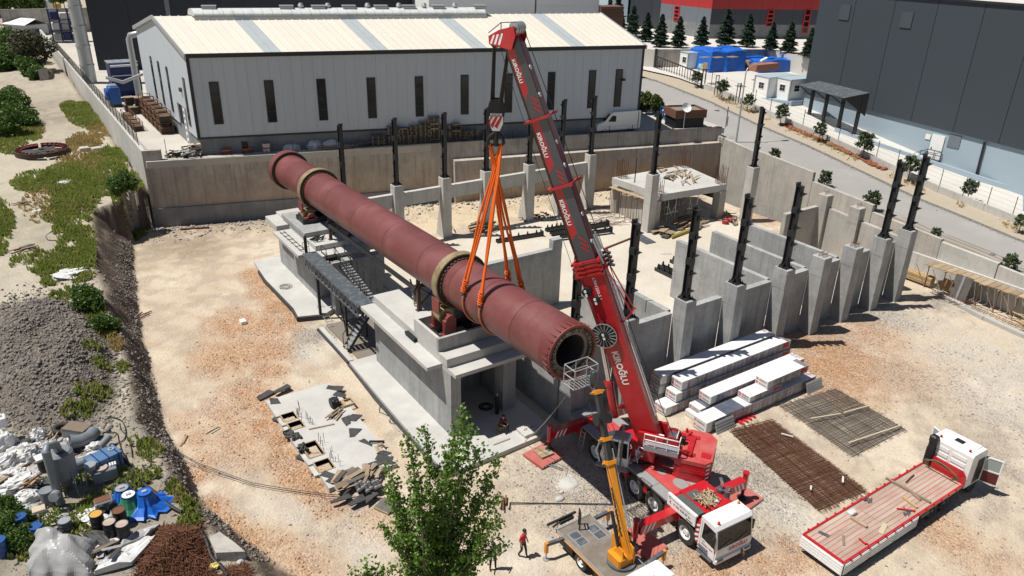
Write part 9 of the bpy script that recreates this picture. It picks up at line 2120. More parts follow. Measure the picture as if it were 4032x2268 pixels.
p=gp('i',710,740);t=thing('stand_funnel','grey funnel drum on a thin legged stand','funnel',p);b=MB();b.cyl(p+V3((0,0,.75)),p+V3((0,0,1.15)),.22,.3,n=16);b.bd('funnel',M_GALV,t)
for a in range(4):d=V3((cos(a*PI/2+.6),sin(a*PI/2+.6),0));b=MB();b.bar(p+d*.42,p+d*.38+V3((0,0,.75)),.05);b.bar(p+d*.38+V3((0,0,.74)),p+V3((cos(a*PI/2+2.17),sin(a*PI/2+2.17),0))*.38+V3((0,0,.74)),.05);b.bd('leg',M_GALV,t)
p=gp('i',800,720);t=thing('white_machine','white and rusty machine box behind the funnel stand','machine',p);b=MB();b.bbox(p.x-.6,p.x+.6,p.y-.35,p.y+.4,p.z+.1,p.z+.75,.04);b.bd('box',M_SILO,t);b=MB();b.cyl(p+V3((-.1,0,.75)),p+V3((-.1,0,.85)),.33,n=18);b.bd('lid',M_RUSTLID,t)
for s in range(6):b=MB();b.bbox(p.x+.3+.12*(s%3),p.x+.39+.12*(s%3),p.y-.1+.15*(s//3),p.y+.02+.15*(s//3),p.z+.75,p.z+.85,.01);b.bd('white_block',M_WHITE,t)
p=gp('i',800,940);t=thing('twin_blower','grey twin barrel blower with a rusty top','machine',p);b=MB();b.bbox(p.x-.45,p.x+.4,p.y-.3,p.y+.3,p.z+.1,p.z+.6,.05);b.bd('casing',M_SILO,t)
for s in(-.15,.3):b=MB();b.ring(p+V3((s,-.45,.35)),p+V3((s,-.2,.35)),.2,.15,16);b.cyl(p+V3((s,-.4,.35)),p+V3((s,-.3,.35)),.15,n=14);b.bd('barrel',M_BLACK,t)
b=MB();b.box(p.x-.42,p.x+.3,p.y-.2,p.y+.25,p.z+.605,p.z+.63);b.bd('rusty_top',M_RUST,t)
for k in range(2):
 p=gp('i',478,380);b=MB();c=p+V3((0,.1*k,.12+.25*k));pts=[c+V3((.4*cos(a),.4*sin(a),0))for a in np.linspace(0,2*PI,19)];b.tube(pts,.13,8);o=b.bd('old_tyre',M_RUBBER);tag(o,'old black tyre, %s of the pair by the yellow box'%['lower','upper'][k],'tyre','old tyres')
p=gp('i',600,400);t=thing('open_bin','grey lidded bin with a yellow end among the tyres','bin',p);d=V3((.7,-.7,0));n_=V3((.7,.7,0));b=MB();b.obox(p+V3((0,0,.35)),d,n_,(0,0,1),.7,.4,.35);b.bd('bin',M_SILO,t);b=MB();b.obox(p-d*.72+V3((0,0,.35)),d,n_,(0,0,1),.02,.4,.35);b.bd('end_plate',M_OCHRE,t);b=MB();b.obox(p+V3((0,0,.72)),d,n_,(0,0,1),.7,.42,.02);b.bd('lid',M_PALLET,t)
# white sacks, sheets and bundles
SACKS=[('i',40,480,.85,.75,1.15,'tall white bulk bag at the left edge with a box on top'),('i',60,610,.8,.6,.75,'white sack heap below the tall bulk bag'),('i',225,560,.75,.6,.8,'white sack left of the silo'),('i',300,420,.5,.45,.75,'pale sack tied at the neck behind the silo'),('i',320,500,.8,.5,.55,'white wrapped bundle of sheets left of the silo pipe'),('i',170,780,1.1,.8,.75,'white plastic wrapped heap left of the silo'),('i',220,880,.85,.55,.6,'white wrinkled sack under the rusty planks'),('i',240,990,.8,.5,.5,'grey dirty sheet below the white sacks'),('i',570,440,.5,.4,.45,'white sack between bin and pipe'),('i',720,480,.6,.35,.35,'white folded sheet beside the pipe stub'),('i',90,690,.8,.45,.4,'flattened white sheet at the left edge')]
for k,(t_,x,y,sx,sy,sz,lab)in enumerate(SACKS):blob('white_sack' if 'sack' in lab or 'bag' in lab else 'plastic_sheet',lab,'sack' if 'sack' in lab or 'bag' in lab else 'sheet',gp(t_,x,y),sx*.8,sy*.8,sz,M_WHITEBAG if k!=7 else M_GREYSHEET,'white sacks in the scrap yard',20+k,.55)
LP=['beside the tall bulk bag','under the leaning laths','in front of the silo','behind the blue box','by the black bin','on the dirt under the tyres','beside the blower','over the weeds by the silo foot','next to the rusty planks','beside the grey sheet edge','near the covered drums','at the mound foot','left of the black bin','behind the elbow pipe']
for k,(x,y)in enumerate(((130,520),(400,470),(330,760),(690,560),(290,650),(560,520),(690,1010),(420,1010),(130,850),(800,1220),(870,1010),(240,450),(130,640),(560,360))):blob('plastic_sheet','crumpled %s plastic scrap %s'%(['white','grey','dark'][k%3],LP[k]),'sheet',gp('i',x,y),rU(.45,.8),rU(.35,.6),rU(.12,.35),[M_WHITEBAG,M_GREYSHEET,M_MEMBRANE][k%3],'plastic scraps in the scrap yard',70+k,1.1)
p=gp('i',45,420);b=MB();b.bbox(p.x-.35,p.x+.3,p.y-.3,p.y+.3,p.z+1.0,p.z+1.55,.05);b.bbox(p.x-.12,p.x+.12,p.y-.12,p.y+.12,p.z+1.55,p.z+1.68,.03);o=b.bd('white_box',M_WHITE);tag(o,'white box with a knob on top of the tall bulk bag','box')
def pitched_sheet(label,cs,m,seed):
 """plastic sheet draped over a lumpy pile: corners and peaks given, solid down to the ground"""
 n=29;b=MB();vs=[]
 for j in range(n):
  for i in range(n):
   u,v=i/(n-1),j/(n-1);p=bilerp(cs,u,v);e=min(u,1-u,v,1-v)*2;e=min(1,e*1.5)
   h=1.05*e**.55*(.7+.5*float(fbm(np.array([u*2.2+seed]),np.array([v*2.2]),1,seed,2)[0]));h+=.4*max(0,1-((u-.32)**2+(v-.75)**2)*14)+.3*max(0,1-((u-.75)**2+(v-.55)**2)*14)
   h+=.05*sin(u*23+v*9)*e;vs.append((p.x+.1*sin(v*21)*(1-e),p.y+.1*sin(u*19)*(1-e),gz(p.x,p.y)+.04+h))
 fs=[(j*n+i,j*n+i+1,(j+1)*n+i+1,(j+1)*n+i)for j in range(n-1)for i in range(n-1)];b.add(vs,fs,0,False);o=b.bd('plastic_sheet',m);tag(o,label,'sheet');return o
pitched_sheet('big grey plastic sheet draped over a peaked pile at the bottom left',[gp('i',200,1480),gp('i',700,1480),gp('i',740,1210),gp('i',250,1130)],M_GREYSHEET,5)
p=gp('i',345,1120);b=MB();b.bbox(p.x-.28,p.x+.28,p.y-.22,p.y+.22,p.z+1.35,p.z+1.5,.02);o=b.bd('carton_tray',M_CARTON);tag(o,'open cardboard tray on the peak of the grey sheet','tray')
sheet('plastic_sheet','white crumpled plastic sheet spread beside the rusty rebar heap','sheet',[tuple(gp('i',x,y)[:2])for x,y in((720,1449),(1000,1380),(1180,1180),(1100,1170),(900,1280),(760,1380))],gp('i',950,1300).z+.0,M_WHITEBAG,.05,.5,31)
sheet('plastic_sheet','grey crumpled sheet above the white plastic','sheet',[tuple(gp('i',x,y)[:2])for x,y in((900,1260),(1100,1170),(1210,1090),(1050,1120),(940,1190))],gp('i',1050,1180).z,M_GREYSHEET,.05,.45,33)
sheet('plastic_sheet','dark sheet across the pipe below the drums','sheet',[tuple(gp('i',x,y)[:2])for x,y in((630,1130),(790,1130),(860,1250),(720,1230))],gp('i',740,1190).z,M_MEMBRANE,.05,.4,35)
pile('sheet_offcuts','black and grey sheet offcuts below the grey plastic peak','scrap',gp('i',780,1300),14,1.2,.3,.03,.6,[M_MEMBRANE,M_PALLET,M_GREYSHEET],.8,.8,.05,tilt=.3)
pile('rusty_planks','old rusty planks standing over the white sacks','planks',gp('i',250,800)+V3((0,0,.45)),8,1.0,.1,.06,.4,[M_WOOD,M_RUST],.3,1.2,.06,tilt=.5)
pile('lath_bundle','pale sticks and planks between the sacks and the tyres','planks',gp('i',460,430),12,1.5,.08,.05,.7,[M_WOOD,M_RACK,M_GALV],.7,.5,.05,tilt=.3)
pile('dark_planks','long planks at the left frame edge','planks',gp('i',60,720),6,2.4,.18,.06,.5,[M_PALLET,M_WOOD],.6,.2,.06)
p=gp('i',350,650);t=thing('steel_drum','tall black bin with papers on top beside the silo','drum',p,'drums in the scrap yard');b=MB();b.cyl(p,p+V3((0,0,.8)),.34,n=18);b.bd('body',M_BLACK,t);b=MB();b.obox(p+V3((0,0,.88)),(1,.2,0),(-.2,1,0),(0,0,1),.36,.3,.06);b.bd('papers',M_WHITEBAG,t)
# rusty rebar tangle
def tangle(label,q,n,H,m):
 b=MB();
 for i in range(n):
  u,v=rnd.random(),rnd.random();p=bilerp(q,u,v);e=min(u,1-u,v,1-v)*2.2;h=gz(p.x,p.y)+.04+H*min(1,e)*rnd.random()**.6;a=rU(0,6.28);L=rU(.3,.9)
  pts=[p+V3((0,0,0))];c=V3((p.x,p.y,h));d=V3((cos(a),sin(a),rU(-.2,.3)));k=V3((-d.y,d.x,rU(-.4,.4)))*rU(-.6,.6);b.tube([c-d*L*.5,c-d*L*.15+k*.1*L,c+d*L*.2+k*.22*L,c+d*L*.5+k*.1*L],.013,3,smooth=False)
 o=b.bd('rebar_tangle',m);tag(o,label,'scrap rebar');o['kind']='stuff';return o
tangle('heap of tangled rusty rebar at the bottom left',[gp('i',1000,1475),gp('i',1640,1475),gp('i',1500,1080),gp('i',1220,1080)],3000,1.0,M_REBAR)
tangle('low rusty wire scatter at the bottom edge right of the heap',[gp('i',1680,1475),gp('i',1900,1475),gp('i',1870,1380),gp('i',1720,1400)],350,.3,M_REBAR)
p=gp('i',1620,1390);blob('yellow_sack','crumpled yellow paper sack beside the rusty heap','sack',p,.28,.2,.25,mat('yellow_paper',(.7,.6,.2),.7,0,ns=3),None,41,.8)
p=gp('i',1815,1365);b=MB();b.ball(p+V3((0,0,.1)),.22,9,6,0,(1,.8,.9));o=b.bd('boulder',M_WHITECON);tag(o,'single pale boulder at the bottom edge','boulder')
b=MB();b.prism([tuple(gp('i',x,y)[:2])for x,y in((1580,1180),(1660,1140),(1780,1250),(1860,1330),(1640,1340))],.2,[gp('i',1600,1200).z+.25]*5);o=b.bd('concrete_remnant',M_PITCON);tag(o,'flat grey concrete remnant beside the rusty heap','concrete')
HP_=[[('i',790,275),('i',850,258),('i',920,285),('i',950,350),('i',940,420),('i',880,455),('i',800,480),('i',740,440)],[('i',460,290),('i',620,350),('i',800,370),('i',880,375),('i',900,440),('i',930,540)],[('i',930,540),('i',980,640),('i',1060,740),('i',1180,840),('i',1280,930),('i',1370,980)],[('i',1500,1100),('i',1560,1200),('i',1600,1320),('i',1680,1400),('i',1720,1470)],[('i',905,300),('i',915,350),('i',960,400),('i',990,480),('i',1000,560)],[('i',640,380),('i',760,400),('i',850,410),('i',880,380)]]
for k,(pp_,r,lab)in enumerate(zip(HP_,(.03,.03,.09,.1,.025,.02),('looped black hose on the dirt above the blue box','black cable running down past the tyres','thick black pipe curving past the blue tarpaulin','thick black pipe beside the rusty heap','thin hose hanging off the loop','thin cable beside the tyres'))):
 b=MB();P_=[gp(*q)+V3((0,0,r+.03))for q in pp_];Q=[]
 for i in range(len(P_)-1):
  p_1,p1_,p2_,p3_=P_[max(0,i-1)],P_[i],P_[i+1],P_[min(len(P_)-1,i+2)]
  for f in(0,.25,.5,.75):Q.append(.5*((2*p1_)+(p2_-p_1)*f+(2*p_1-5*p1_+4*p2_-p3_)*f*f+(3*p1_-p_1-3*p2_+p3_)*f**3))
 Q.append(P_[-1]);b.tube(Q,r,7);o=b.bd('hose',M_HOSE);tag(o,lab,'hose')
for(pp_,lab)in(([('e',470,195),('e',400,190),('e',355,215),('e',380,235),('e',440,235),('e',455,260),('e',390,300),('e',345,335),('e',360,365),('e',430,370)],'upper looped hose on the pale left ground'),([('e',460,405),('e',425,440),('e',440,480),('e',380,500),('e',300,525)],'lower hose curving out of the weeds'),([('e',600,650),('e',645,690),('e',620,725),('e',550,755)],'short hose trailing from the white sheet')):
 b=MB();b.tube([gp(*q)+V3((0,0,.04))for q in pp_],.035,6);o=b.bd('hose',M_HOSE);tag(o,lab,'hose')
blob('plastic_sheet','crumpled white plastic sheet on the weeds by the cut edge','sheet',gp('e',530,630),1.3,.9,.35,M_WHITEBAG,None,51,.8)
blob('plastic_sheet','small white plastic scrap on the upper pale ground','sheet',gp('e',282,148),.5,.35,.15,M_WHITEBAG,None,52,.8)
blob('plastic_sheet','white plastic scrap in the weeds near the gear ring','sheet',gp('a',500,1385),.7,.5,.3,M_WHITEBAG,None,53,.8)
pile('timber_scrap','dark boards and blocks on the pale left ground','planks',gp('e',190,435),8,1.6,.18,.07,.6,[M_PLYDARK,M_WOOD],.3,.2,.04)
pile('timber_scrap','few boards in the weeds at the top of the pale ground','planks',gp('e',170,75),4,1.5,.14,.06,.5,[M_WOOD,M_PALLET],.1,.2,.04)
pile('rubble_heap','pale broken boards and rubble by the boundary wall','rubble',gp('a',530,625),30,1.1,.3,.06,1.3,[M_WOOD,M_RACK,M_WHITEBAG],.5,1.4,.02,part='piece')
pile('rubble_heap','scattered boards and rubble higher along the boundary wall','rubble',gp('a',420,440),36,1.6,.35,.06,2.4,[M_WOOD,M_RACK,M_WHITEBAG,M_RUST],.5,1.4,.02,part='piece')
pile('rusty_bars','short rusty bars by the foot of the cut','scrap',T('e',1080,930,.05),4,.9,.07,.07,.45,M_RUST,.8,.4,.02)
for k in range(2):p=gp('a',640+k*95,1138);b=MB();b.bbox(p.x-.5,p.x+.5,p.y-.4,p.y+.4,p.z,p.z+.45,.08);o=b.bd('rubble_block',M_WHITECON);tag(o,'pale concrete rubble block near the wall, %s'%['left','right'][k],'rubble','rubble blocks by the gear ring')
#  PLANTS
def np_mesh(name,V,F,m,parent=None,smooth=False):
 me=bpy.data.meshes.new(name);V=np.asarray(V,np.float32);F=np.asarray(F,np.int32);k=F.shape[1]
 if WARP[0]:V=np.array([W(p)for p in V],np.float32)
 me.vertices.add(len(V));me.vertices.foreach_set('co',V.ravel());me.loops.add(F.size);me.loops.foreach_set('vertex_index',F.ravel())
 me.polygons.add(len(F));me.polygons.foreach_set('loop_start',np.arange(len(F),dtype=np.int32)*k);me.polygons.foreach_set('loop_total',np.full(len(F),k,np.int32));me.update(calc_edges=True)
 me.materials.append(m);return link(name,me,parent)
def leaves(C,size,r,droop=0.0,elong=1.5):
 """rhombic leaves at centres C with random facing"""
 n=len(C);a=r.normal(size=(n,3));a[:,2]-=droop;a/=np.linalg.norm(a,axis=1)[:,None];b=np.cross(a,r.normal(size=(n,3)));b/=np.linalg.norm(b,axis=1)[:,None]
 s=size*(.65+.7*r.random((n,1)));V=np.stack([C-a*s*.5*elong,C+b*s*.42,C+a*s*.5*elong,C-b*s*.42],1).reshape(-1,3);F=np.arange(4*n).reshape(n,4);return V,F
def crown_points(r,lobes,n,hollow=.55):
 out=[]
 w=np.array([l[3]**2.2 for l in lobes]);w/=w.sum()
 for l,k in zip(lobes,(w*n).astype(int)):
  d=r.normal(size=(k,3));d/=np.linalg.norm(d,axis=1)[:,None];rad=l[3]*(hollow+(1-hollow)*r.random((k,1))**.6);q=d*rad;q[:,2]*=l[4]if len(l)>4 else 1
  # ragged clumps
  ph=np.sin(d[:,:1]*5+l[0])+np.sin(d[:,1:2]*6+l[1])+np.sin(d[:,2:3]*7+l[2]);q*=1+.09*ph;out.append(np.array(l[:3])+q)
 return np.concatenate(out)
def tree_proto(name,label,cat,H,lobes,nleaf,leaf,m,trunk_r=.15,seed=1,trunk_h=None,droop=0,group=None):
 r=np.random.default_rng(seed);t=thing(name,label,cat,(0,0,0),group);b=MB();th=trunk_h or H*.6;b.tube([(0,0,-.3),(.03,.02,th*.5),(0,0,th)],[trunk_r,trunk_r*.75,trunk_r*.35],8)
 for l in lobes:b.tube([(0,0,min(th*.9,max(.3,l[2]-l[3]))),((l[0])*.6,(l[1])*.6,l[2]-l[3]*.3),(l[0],l[1],l[2]+l[3]*.2)],[trunk_r*.4,trunk_r*.25,.015],5)
 b.bd('trunk',M_BARK,t);V,F=leaves(crown_points(r,lobes,nleaf),leaf,r,droop);np_mesh('crown',V,F,m,t);return t
used={}
def put(key,proto,loc,rot,sc,label,group):
 if key not in used:used[key]=1;proto.location=loc;proto.rotation_euler=(0,0,rot);proto.scale=(sc,)*3 if not hasattr(sc,'__len__')else sc;proto['label']=label;proto['group']=group;return proto
 return dup(proto,loc,rot,label,group,sc)
 # conifers: stacked whorls of drooping sprays
def conifer_proto(seed):
 r=np.random.default_rng(seed);t=thing('conifer','dark conifer','tree');b=MB();b.tube([(0,0,-.3),(0,0,9.6)],[.2,.03],7);b.bd('trunk',M_BARK,t);C=[]
 for k in range(4200):
  z=.6+9.3*(1-r.random()**.75);R_=2.15*(1-z/10.2)**.8*(.75+.25*sin(z*5.5+1.5*sin(z*2)))*min(1,.55+z*.35);a=r.random()*2*PI;R_*=1+.16*sin(a*3+z*2.2+seed)+.12*sin(a*7+z*4);q=R_*(.45+.55*r.random()**.45);C.append((q*cos(a),q*sin(a),z-.12*q))
 V,F=leaves(np.array(C),.34,r,.0,1.9);np_mesh('crown',V,F,M_LEAFDARK,t);return t
cps=[conifer_proto(3),conifer_proto(8)]
def vert_top(t_,x,y,base):
 d=ray(*pick(t_,x,y));k=(base.x*AX[2][0]+base.y*AX[2][1])/(d[0]*AX[2][0]+d[1]*AX[2][1]);return CAM_H+d[2]*k
CONS=[('c',905,270,920,38),('c',1010,312,1018,90),('c',1115,352,1122,105),('c',1250,357,1258,122),('c',1425,352,1432,122),('c',1605,347,1612,64),('c',1770,352,1778,108),('d',15,380,42,165),('d',150,397,160,160),('d',300,435,312,208),('c',790,205,800,-40),('c',830,215,835,105),('c',730,180,735,-20)]
CL=['tall one left of the pale flank building','one before the pale flank building corner','one by the dark stair tower','one in front of the red window','slim one between two grey walls','broad tall one on the dark wall','one left of the slate warehouse gap','one by the first dark window','one beside the slate warehouse','last one touching the slate warehouse','big dark one behind the hall end','short one at the hall roof corner','one behind the office terrace']
for k,(t_,x,y,xt,yt_)in enumerate(CONS):
 p=T(t_,x,y,10.9);H=vert_top(t_,xt,yt_,p)-10.9;put('con%d'%(k%2),cps[k%2],p,k*1.3,(H/10*1.5,H/10*1.5,H/10),'dark green pyramid conifer, %s'%CL[k],'conifers in front of the far buildings')
 # young pines with clumped needles
def pine_proto(seed):
 r=np.random.default_rng(seed);t=thing('young_pine','young pine','tree');b=MB();b.tube([(0,0,-.2),(.05,0,1.0),(0,.04,2.4)],[.06,.05,.02],6);C=[]
 for k in range(15):
  a=k*2.4;z=1.05+1.5*(k/15);L=(.95-.5*abs(k/15-.25))*r.uniform(.7,1.1);e=np.array([L*cos(a),L*sin(a),z+.3*L]);b.tube([(0,0,z-.15),(e[0]*.6,e[1]*.6,z+.02),tuple(e)],[.028,.02,.01],5)
  for q in(.55,.8,1.0):c=np.array([0,0,z-.1])*(1-q)+e*q;C.append(c+r.normal(size=(15,3))*.10)
 C.append(np.array([0,0,2.45])+r.normal(size=(40,3))*.14);b.bd('trunk',M_BARK,t);C=np.concatenate(C);V,F=leaves(C,.16,r,-.3,2.2);np_mesh('crown',V,F,M_PINE,t);return t
pps=[pine_proto(5),pine_proto(6)]
PINES=[('c',1385,660,.05,1.0,'by the sliding gate post'),('c',1580,750,.05,1.15,'between the two tall frames'),('c',1775,840,.05,1.0,'behind the street lamp'),('d',90,945,.05,1.15,'below the blue dock plinth'),('d',380,1070,.05,1.0,'below the loading canopy'),('d',705,1200,.05,1.3,'widest one below the steel stair'),('d',1050,1370,.05,1.2,'right of the last steel columns'),('d',1500,1525,.05,1.0,'near the right frame edge'),('h',1890,310,.05,.8,'at the right frame edge by the low wall')]
for k,(t_,x,y,dz,s,lab)in enumerate(PINES):p=W(TR(t_,x,y,dz));put('pine%d'%(k%2),pps[k%2],p,k*1.1,s*.92,'young pine on the verge %s'%lab,'young pines along the verge')
for k,(t_,x,y,s,lab)in enumerate((('d',45,1175,.75,'behind the upper pit wall'),('d',420,1395,.85,'at the step of the pit wall'),('h',780,80,.95,'bushy one above the bare end pillars'),('h',1265,312,.6,'low one right of the last steel column'),('h',1810,575,.75,'low one above the formwork deck'))):
 p=TX(t_,x,y,70.6);p=W((70.75,p.y,zr(p.y)-.5));put('pine%d'%(k%2),pps[k%2],p,k*2.1,s,'small pine on the road edge %s'%lab,'small pines along the pit wall')
 # round golden shrubs by the gatehouse
gp1=tree_proto('round_shrub','x','shrub',2.4,[(0,0,1.5,.75,1.3),(.2,.1,1.9,.5),(-.2,-.1,1.3,.6)],1500,.2,leaf_mat('golden_leaf',(.10,.13,.02),(.14,.16,.03),(.05,.08,.015)),.06,12)
for k,(x,y,lab)in enumerate(((1010,860,'left one'),(1083,880,'right one'))):put('gold',gp1,T('c',x,y,PZ),k*2,1.15,'golden green round shrub beside the blue racks, %s'%lab,'golden shrubs by the low wall')
dk=tree_proto('dark_shrub','x','shrub',2,[(0,0,1.0,.9),(.5,.3,.8,.7)],1200,.22,M_LEAFDARK,.06,13);put('dks',dk,T('c',965,835,PZ),0,1.2,'dark shrub at the hall corner by the low wall','dark shrub')
# broadleaf trees upper left
bl=[tree_proto('broadleaf_tree','x','tree',9,[(0,0,6,2.6),(1.8,.5,5,1.9),(-1.7,-.4,4.8,2.0),(.3,1.5,7.3,1.7),(-.4,-1.4,4.0,1.8),(1.2,-1.2,6.8,1.5),(-1.2,.8,7.0,1.5)],5200,.34,M_BUSH,.22,21+k)for k in range(2)]
BT=[('a',60,180,6.5,1.15,'at the top left frame corner'),('a',200,190,6.5,1.1,'second from the top left corner'),('a',285,150,6.5,.8,'beside the white machine'),('a',10,120,6.5,1.3,'tallest behind the corner trees'),('a',130,110,6.6,1.3,'behind the white shed'),('a',610,40,7.1,.9,'dark one beside the chimney top'),('a',430,70,8.5,.6,'small one behind the far yard wall'),('a',490,65,8.5,.55,'next small one behind the far yard wall'),('b',1640,90,7.1,1.2,'behind the hall ridge left of the white tower'),('b',1720,70,7.1,1.3,'bright one behind the hall ridge'),('b',1790,85,7.1,1.1,'beside the white tower')]
for k,(t_,x,y,z,s,lab)in enumerate(BT):put('bl%d'%(k%2),bl[k%2],T(t_,x,y,z),k*1.7,s,'broadleaf tree %s'%lab,'broadleaf trees in the distance')
bu=[tree_proto('bush','x','bush',3,[(0,0,1.0,1.3,.9),(1.0,.4,.8,1.0),(-1.0,.1,.8,1.0),(.1,.9,1.5,.9),(-.5,-.8,.6,.9)],3400,.2,M_BUSH,.07,31+k,1.0)for k in range(2)]
BU=[('a',60,520,1.6,'big bright bush at the left frame edge'),('a',150,510,1.5,'bright bush next to the frame edge bush'),('a',30,420,1.6,'bush behind the frame edge bushes'),('a',110,400,1.5,'bush below the white shed'),('a',230,560,1.2,'ivy like bush at the concrete block'),('a',290,590,.9,'small bush on the block foot'),('a',30,330,1.4,'bush left of the shed foot'),('a',60,860,1.3,'tall weedy bush by the dirt track'),('a',150,930,1.2,'second weedy bush by the dirt track'),('a',40,1010,1.3,'lower weedy bush by the dirt track'),('a',120,820,1.1,'upper weedy bush by the dirt track'),('a',200,950,.9,'small weedy bush beside the track'),('a',1010,1420,.8,'dark bush at the top of the cut by the wall corner'),('a',930,1430,.75,'bush left of the wall corner'),('i',40,1010,.55,'dark bush behind the blue drums'),('i',90,1100,.5,'bush around the lying blue drum'),('i',150,1230,.45,'low weeds above the grey sheet'),('e',680,870,.75,'round weedy bush on the mound edge'),('e',790,1050,.6,'white flowered bush lower on the mound edge')]
for k,(t_,x,y,s,lab)in enumerate(BU):p=gp(t_,x,y,5);put('bu%d'%(k%2),bu[k%2],p,k*1.9,s,lab,'bushes on the left ground')
ol=tree_proto('scrub_tree','x','tree',6,[(0,0,3.6,1.7),(1.4,.3,3.0,1.4),(-1.4,.2,3.2,1.4),(.3,-.8,2.2,1.3)],2600,.24,mat('olive_foliage',(.075,.072,.035),.85,0,c2=(.045,.048,.022),ns=2,rnd_amt=.1),.18,41)
for k,(x,y,s,lab)in enumerate(((290,540,1.25,'largest one above the concrete block'),(210,470,1.1,'left one above the concrete block'),(390,350,.9,'upper one beside the wall'))):put('ol',ol,gp('a',x,y,6),k*2.2,s,'dry olive brown scrub tree, %s'%lab,'dry scrub trees')
w=thing('concrete_block','long grey concrete block under the dry scrub trees','concrete block',gp('a',440,600,6));a,c=gp('a',335,605,6),gp('a',560,560,6);b=MB();b.bar(a+V3((0,0,.8)),c+V3((0,0,.8)),1.2,1.8);b.bd('block',M_OLDCON,w)
# sumac: drooping compound fronds
def sumac():
 r=np.random.default_rng(4);p=gp('a',110,800,5.5);t=thing('sumac_tree','small sumac like tree with drooping fronds by the dirt track','tree',p);b=MB();p=V3(p);b.tube([p,p+V3((.1,0,1.6)),p+V3((.0,.1,2.6))],[.08,.06,.04],6);V=[];F=[];
 for k in range(26):
  a=k*2.4;z=2.2+.5*(k%4)/3;L=1.5*r.uniform(.7,1.1);pts=[p+V3((L*f*cos(a),L*f*sin(a),z+.7*f-1.1*f*f))for f in np.linspace(0,1,9)];b.tube(pts,[.02]*4+[.01]*5,4)
  for f in range(1,9):
   d=(pts[f]-pts[f-1]).normalized();s=d.cross(V3((0,0,1))).normalized()
   for q in(-1,1):c=pts[f];n=len(V);e=c+s*q*.42*(1-f/14)+d*.12-V3((0,0,.12));w_=d*.07;V+=[c-w_,e,c+w_,c+s*q*.2];F.append((n,n+1,n+2,n+3))
 b.bd('trunk',M_BARK,t);V2=np.array([tuple(v-p)for v in V]);np_mesh('fronds',V2,F,M_BUSH,t)
sumac()
# the big poplar in the foreground, several stems fanning from one base
def poplar():
 r=np.random.default_rng(17);fw=V3((AX[2][0],AX[2][1],0)).normalized();p0=at(1700,2268,2.2);base=V3((p0.x,p0.y,0));nrm=fw
 def onplane(x,y,dep=0.0):
  d=V3(ray(*pick('j',x,y)));o=V3((0,0,CAM_H));k=(base+fw*dep-o).dot(nrm)/d.dot(nrm);return o+d*k
 t=thing('poplar_tree','multi stemmed poplar with loose bright green leaves in the foreground','tree',base)
 tips=[(1565,178),(1270,325),(1150,400),(1000,610),(985,760),(1835,565),(1850,830),(1690,470),(950,1060),(1880,1010),(1890,1210),(1470,430),(1030,1180),(1610,330),(1380,620),(1240,720),(1560,760),(1740,760),(1140,960),(1480,1000),(1700,1080),(1300,1080),(1080,880),(1800,1160),(1180,1230),(1560,1280)]
 b=MB();C=[];tw=MB()
 for k,(x,y)in enumerate(tips):
  dep=r.uniform(-1.2,1.2);tip=onplane(x,y,dep);st=base+V3((r.uniform(-.25,.25),r.uniform(-.25,.25),0));low=r.uniform(.2,.45)
  mid=st.lerp(tip,.45);mid.x=st.x+(tip.x-st.x)*.34+r.uniform(-.2,.2);mid.y=st.y+(tip.y-st.y)*.34+r.uniform(-.2,.2)
  pts=[]
  for f in np.linspace(0,1,15):pts.append(st*(1-f)**2+mid*2*f*(1-f)+tip*f*f+V3((.06*sin(f*9+k),.06*cos(f*8+k*2),0)))
  L=sum((pts[i+1]-pts[i]).length for i in range(14));b.tube(pts,[max(.012,(.085 if k<13 else .05)*(1-i/14)**.8)for i in range(15)],6)
  nt=int(L*5.2)
  for q in range(nt):
   f=.34+.66*(q/nt);i=min(13,int(f*14));c=pts[i].lerp(pts[i+1],f*14-i);a=r.random()*6.28;ln=(.22+.6*(1-f))*r.uniform(.6,1.2);d=V3((cos(a),sin(a),r.uniform(.2,.9))).normalized();e=c+d*ln
   tw.tube([c,c.lerp(e,.6)+V3((0,0,.03)),e],[.012,.008,.004],4)
   for _ in range(2):C.append(np.array(c.lerp(e,.75))+r.normal(size=(8,3))*np.array([.13,.13,.11]))
 b.bd('trunk',mat('grey_poplar_bark',(.26,.235,.19),.85,0,c2=(.15,.13,.1),ns=5),t);o=tw.bd('twigs',M_BARK,t);o['kind']='stuff'
 C=np.concatenate(C);C=C[C[:,2]>1.0];V,F=leaves(C,.135,r,.5,1.25);V=V-np.array([base.x,base.y,0]);o=np_mesh('leaves',V,F,M_LEAF,t);o['kind']='stuff'
 # sapling beside it
 s0=at(*pick('j',850,1500),1.5);sb_=V3((s0.x,s0.y,0));t2=thing('poplar_sapling','leafy poplar sapling at the bottom edge left of the tall poplar','tree',sb_);b=MB();C=[]
 for(x,y)in((740,1400),(840,1330),(940,1380),(1040,1370),(800,1430),(900,1420),(1000,1440)):
  d=V3(ray(*pick('j',x,y)));o=V3((0,0,CAM_H));k=(sb_-o).dot(nrm)/d.dot(nrm);tip=o+d*k;pts=[sb_.lerp(tip,f)+V3((.05*sin(f*7),0,.1*sin(f*3)))for f in np.linspace(0,1,6)];b.tube(pts,[.04,.035,.03,.02,.015,.008],5)
  for f in np.linspace(.55,1,7):c=sb_.lerp(tip,f);C.append(np.array(c)+r.normal(size=(11,3))*.16)
 b.bd('trunk',M_BARK,t2);V,F=leaves(np.concatenate(C),.15,r,.5,1.25);np_mesh('leaves',V-np.array([sb_.x,sb_.y,0]),F,M_LEAF,t2)
poplar()
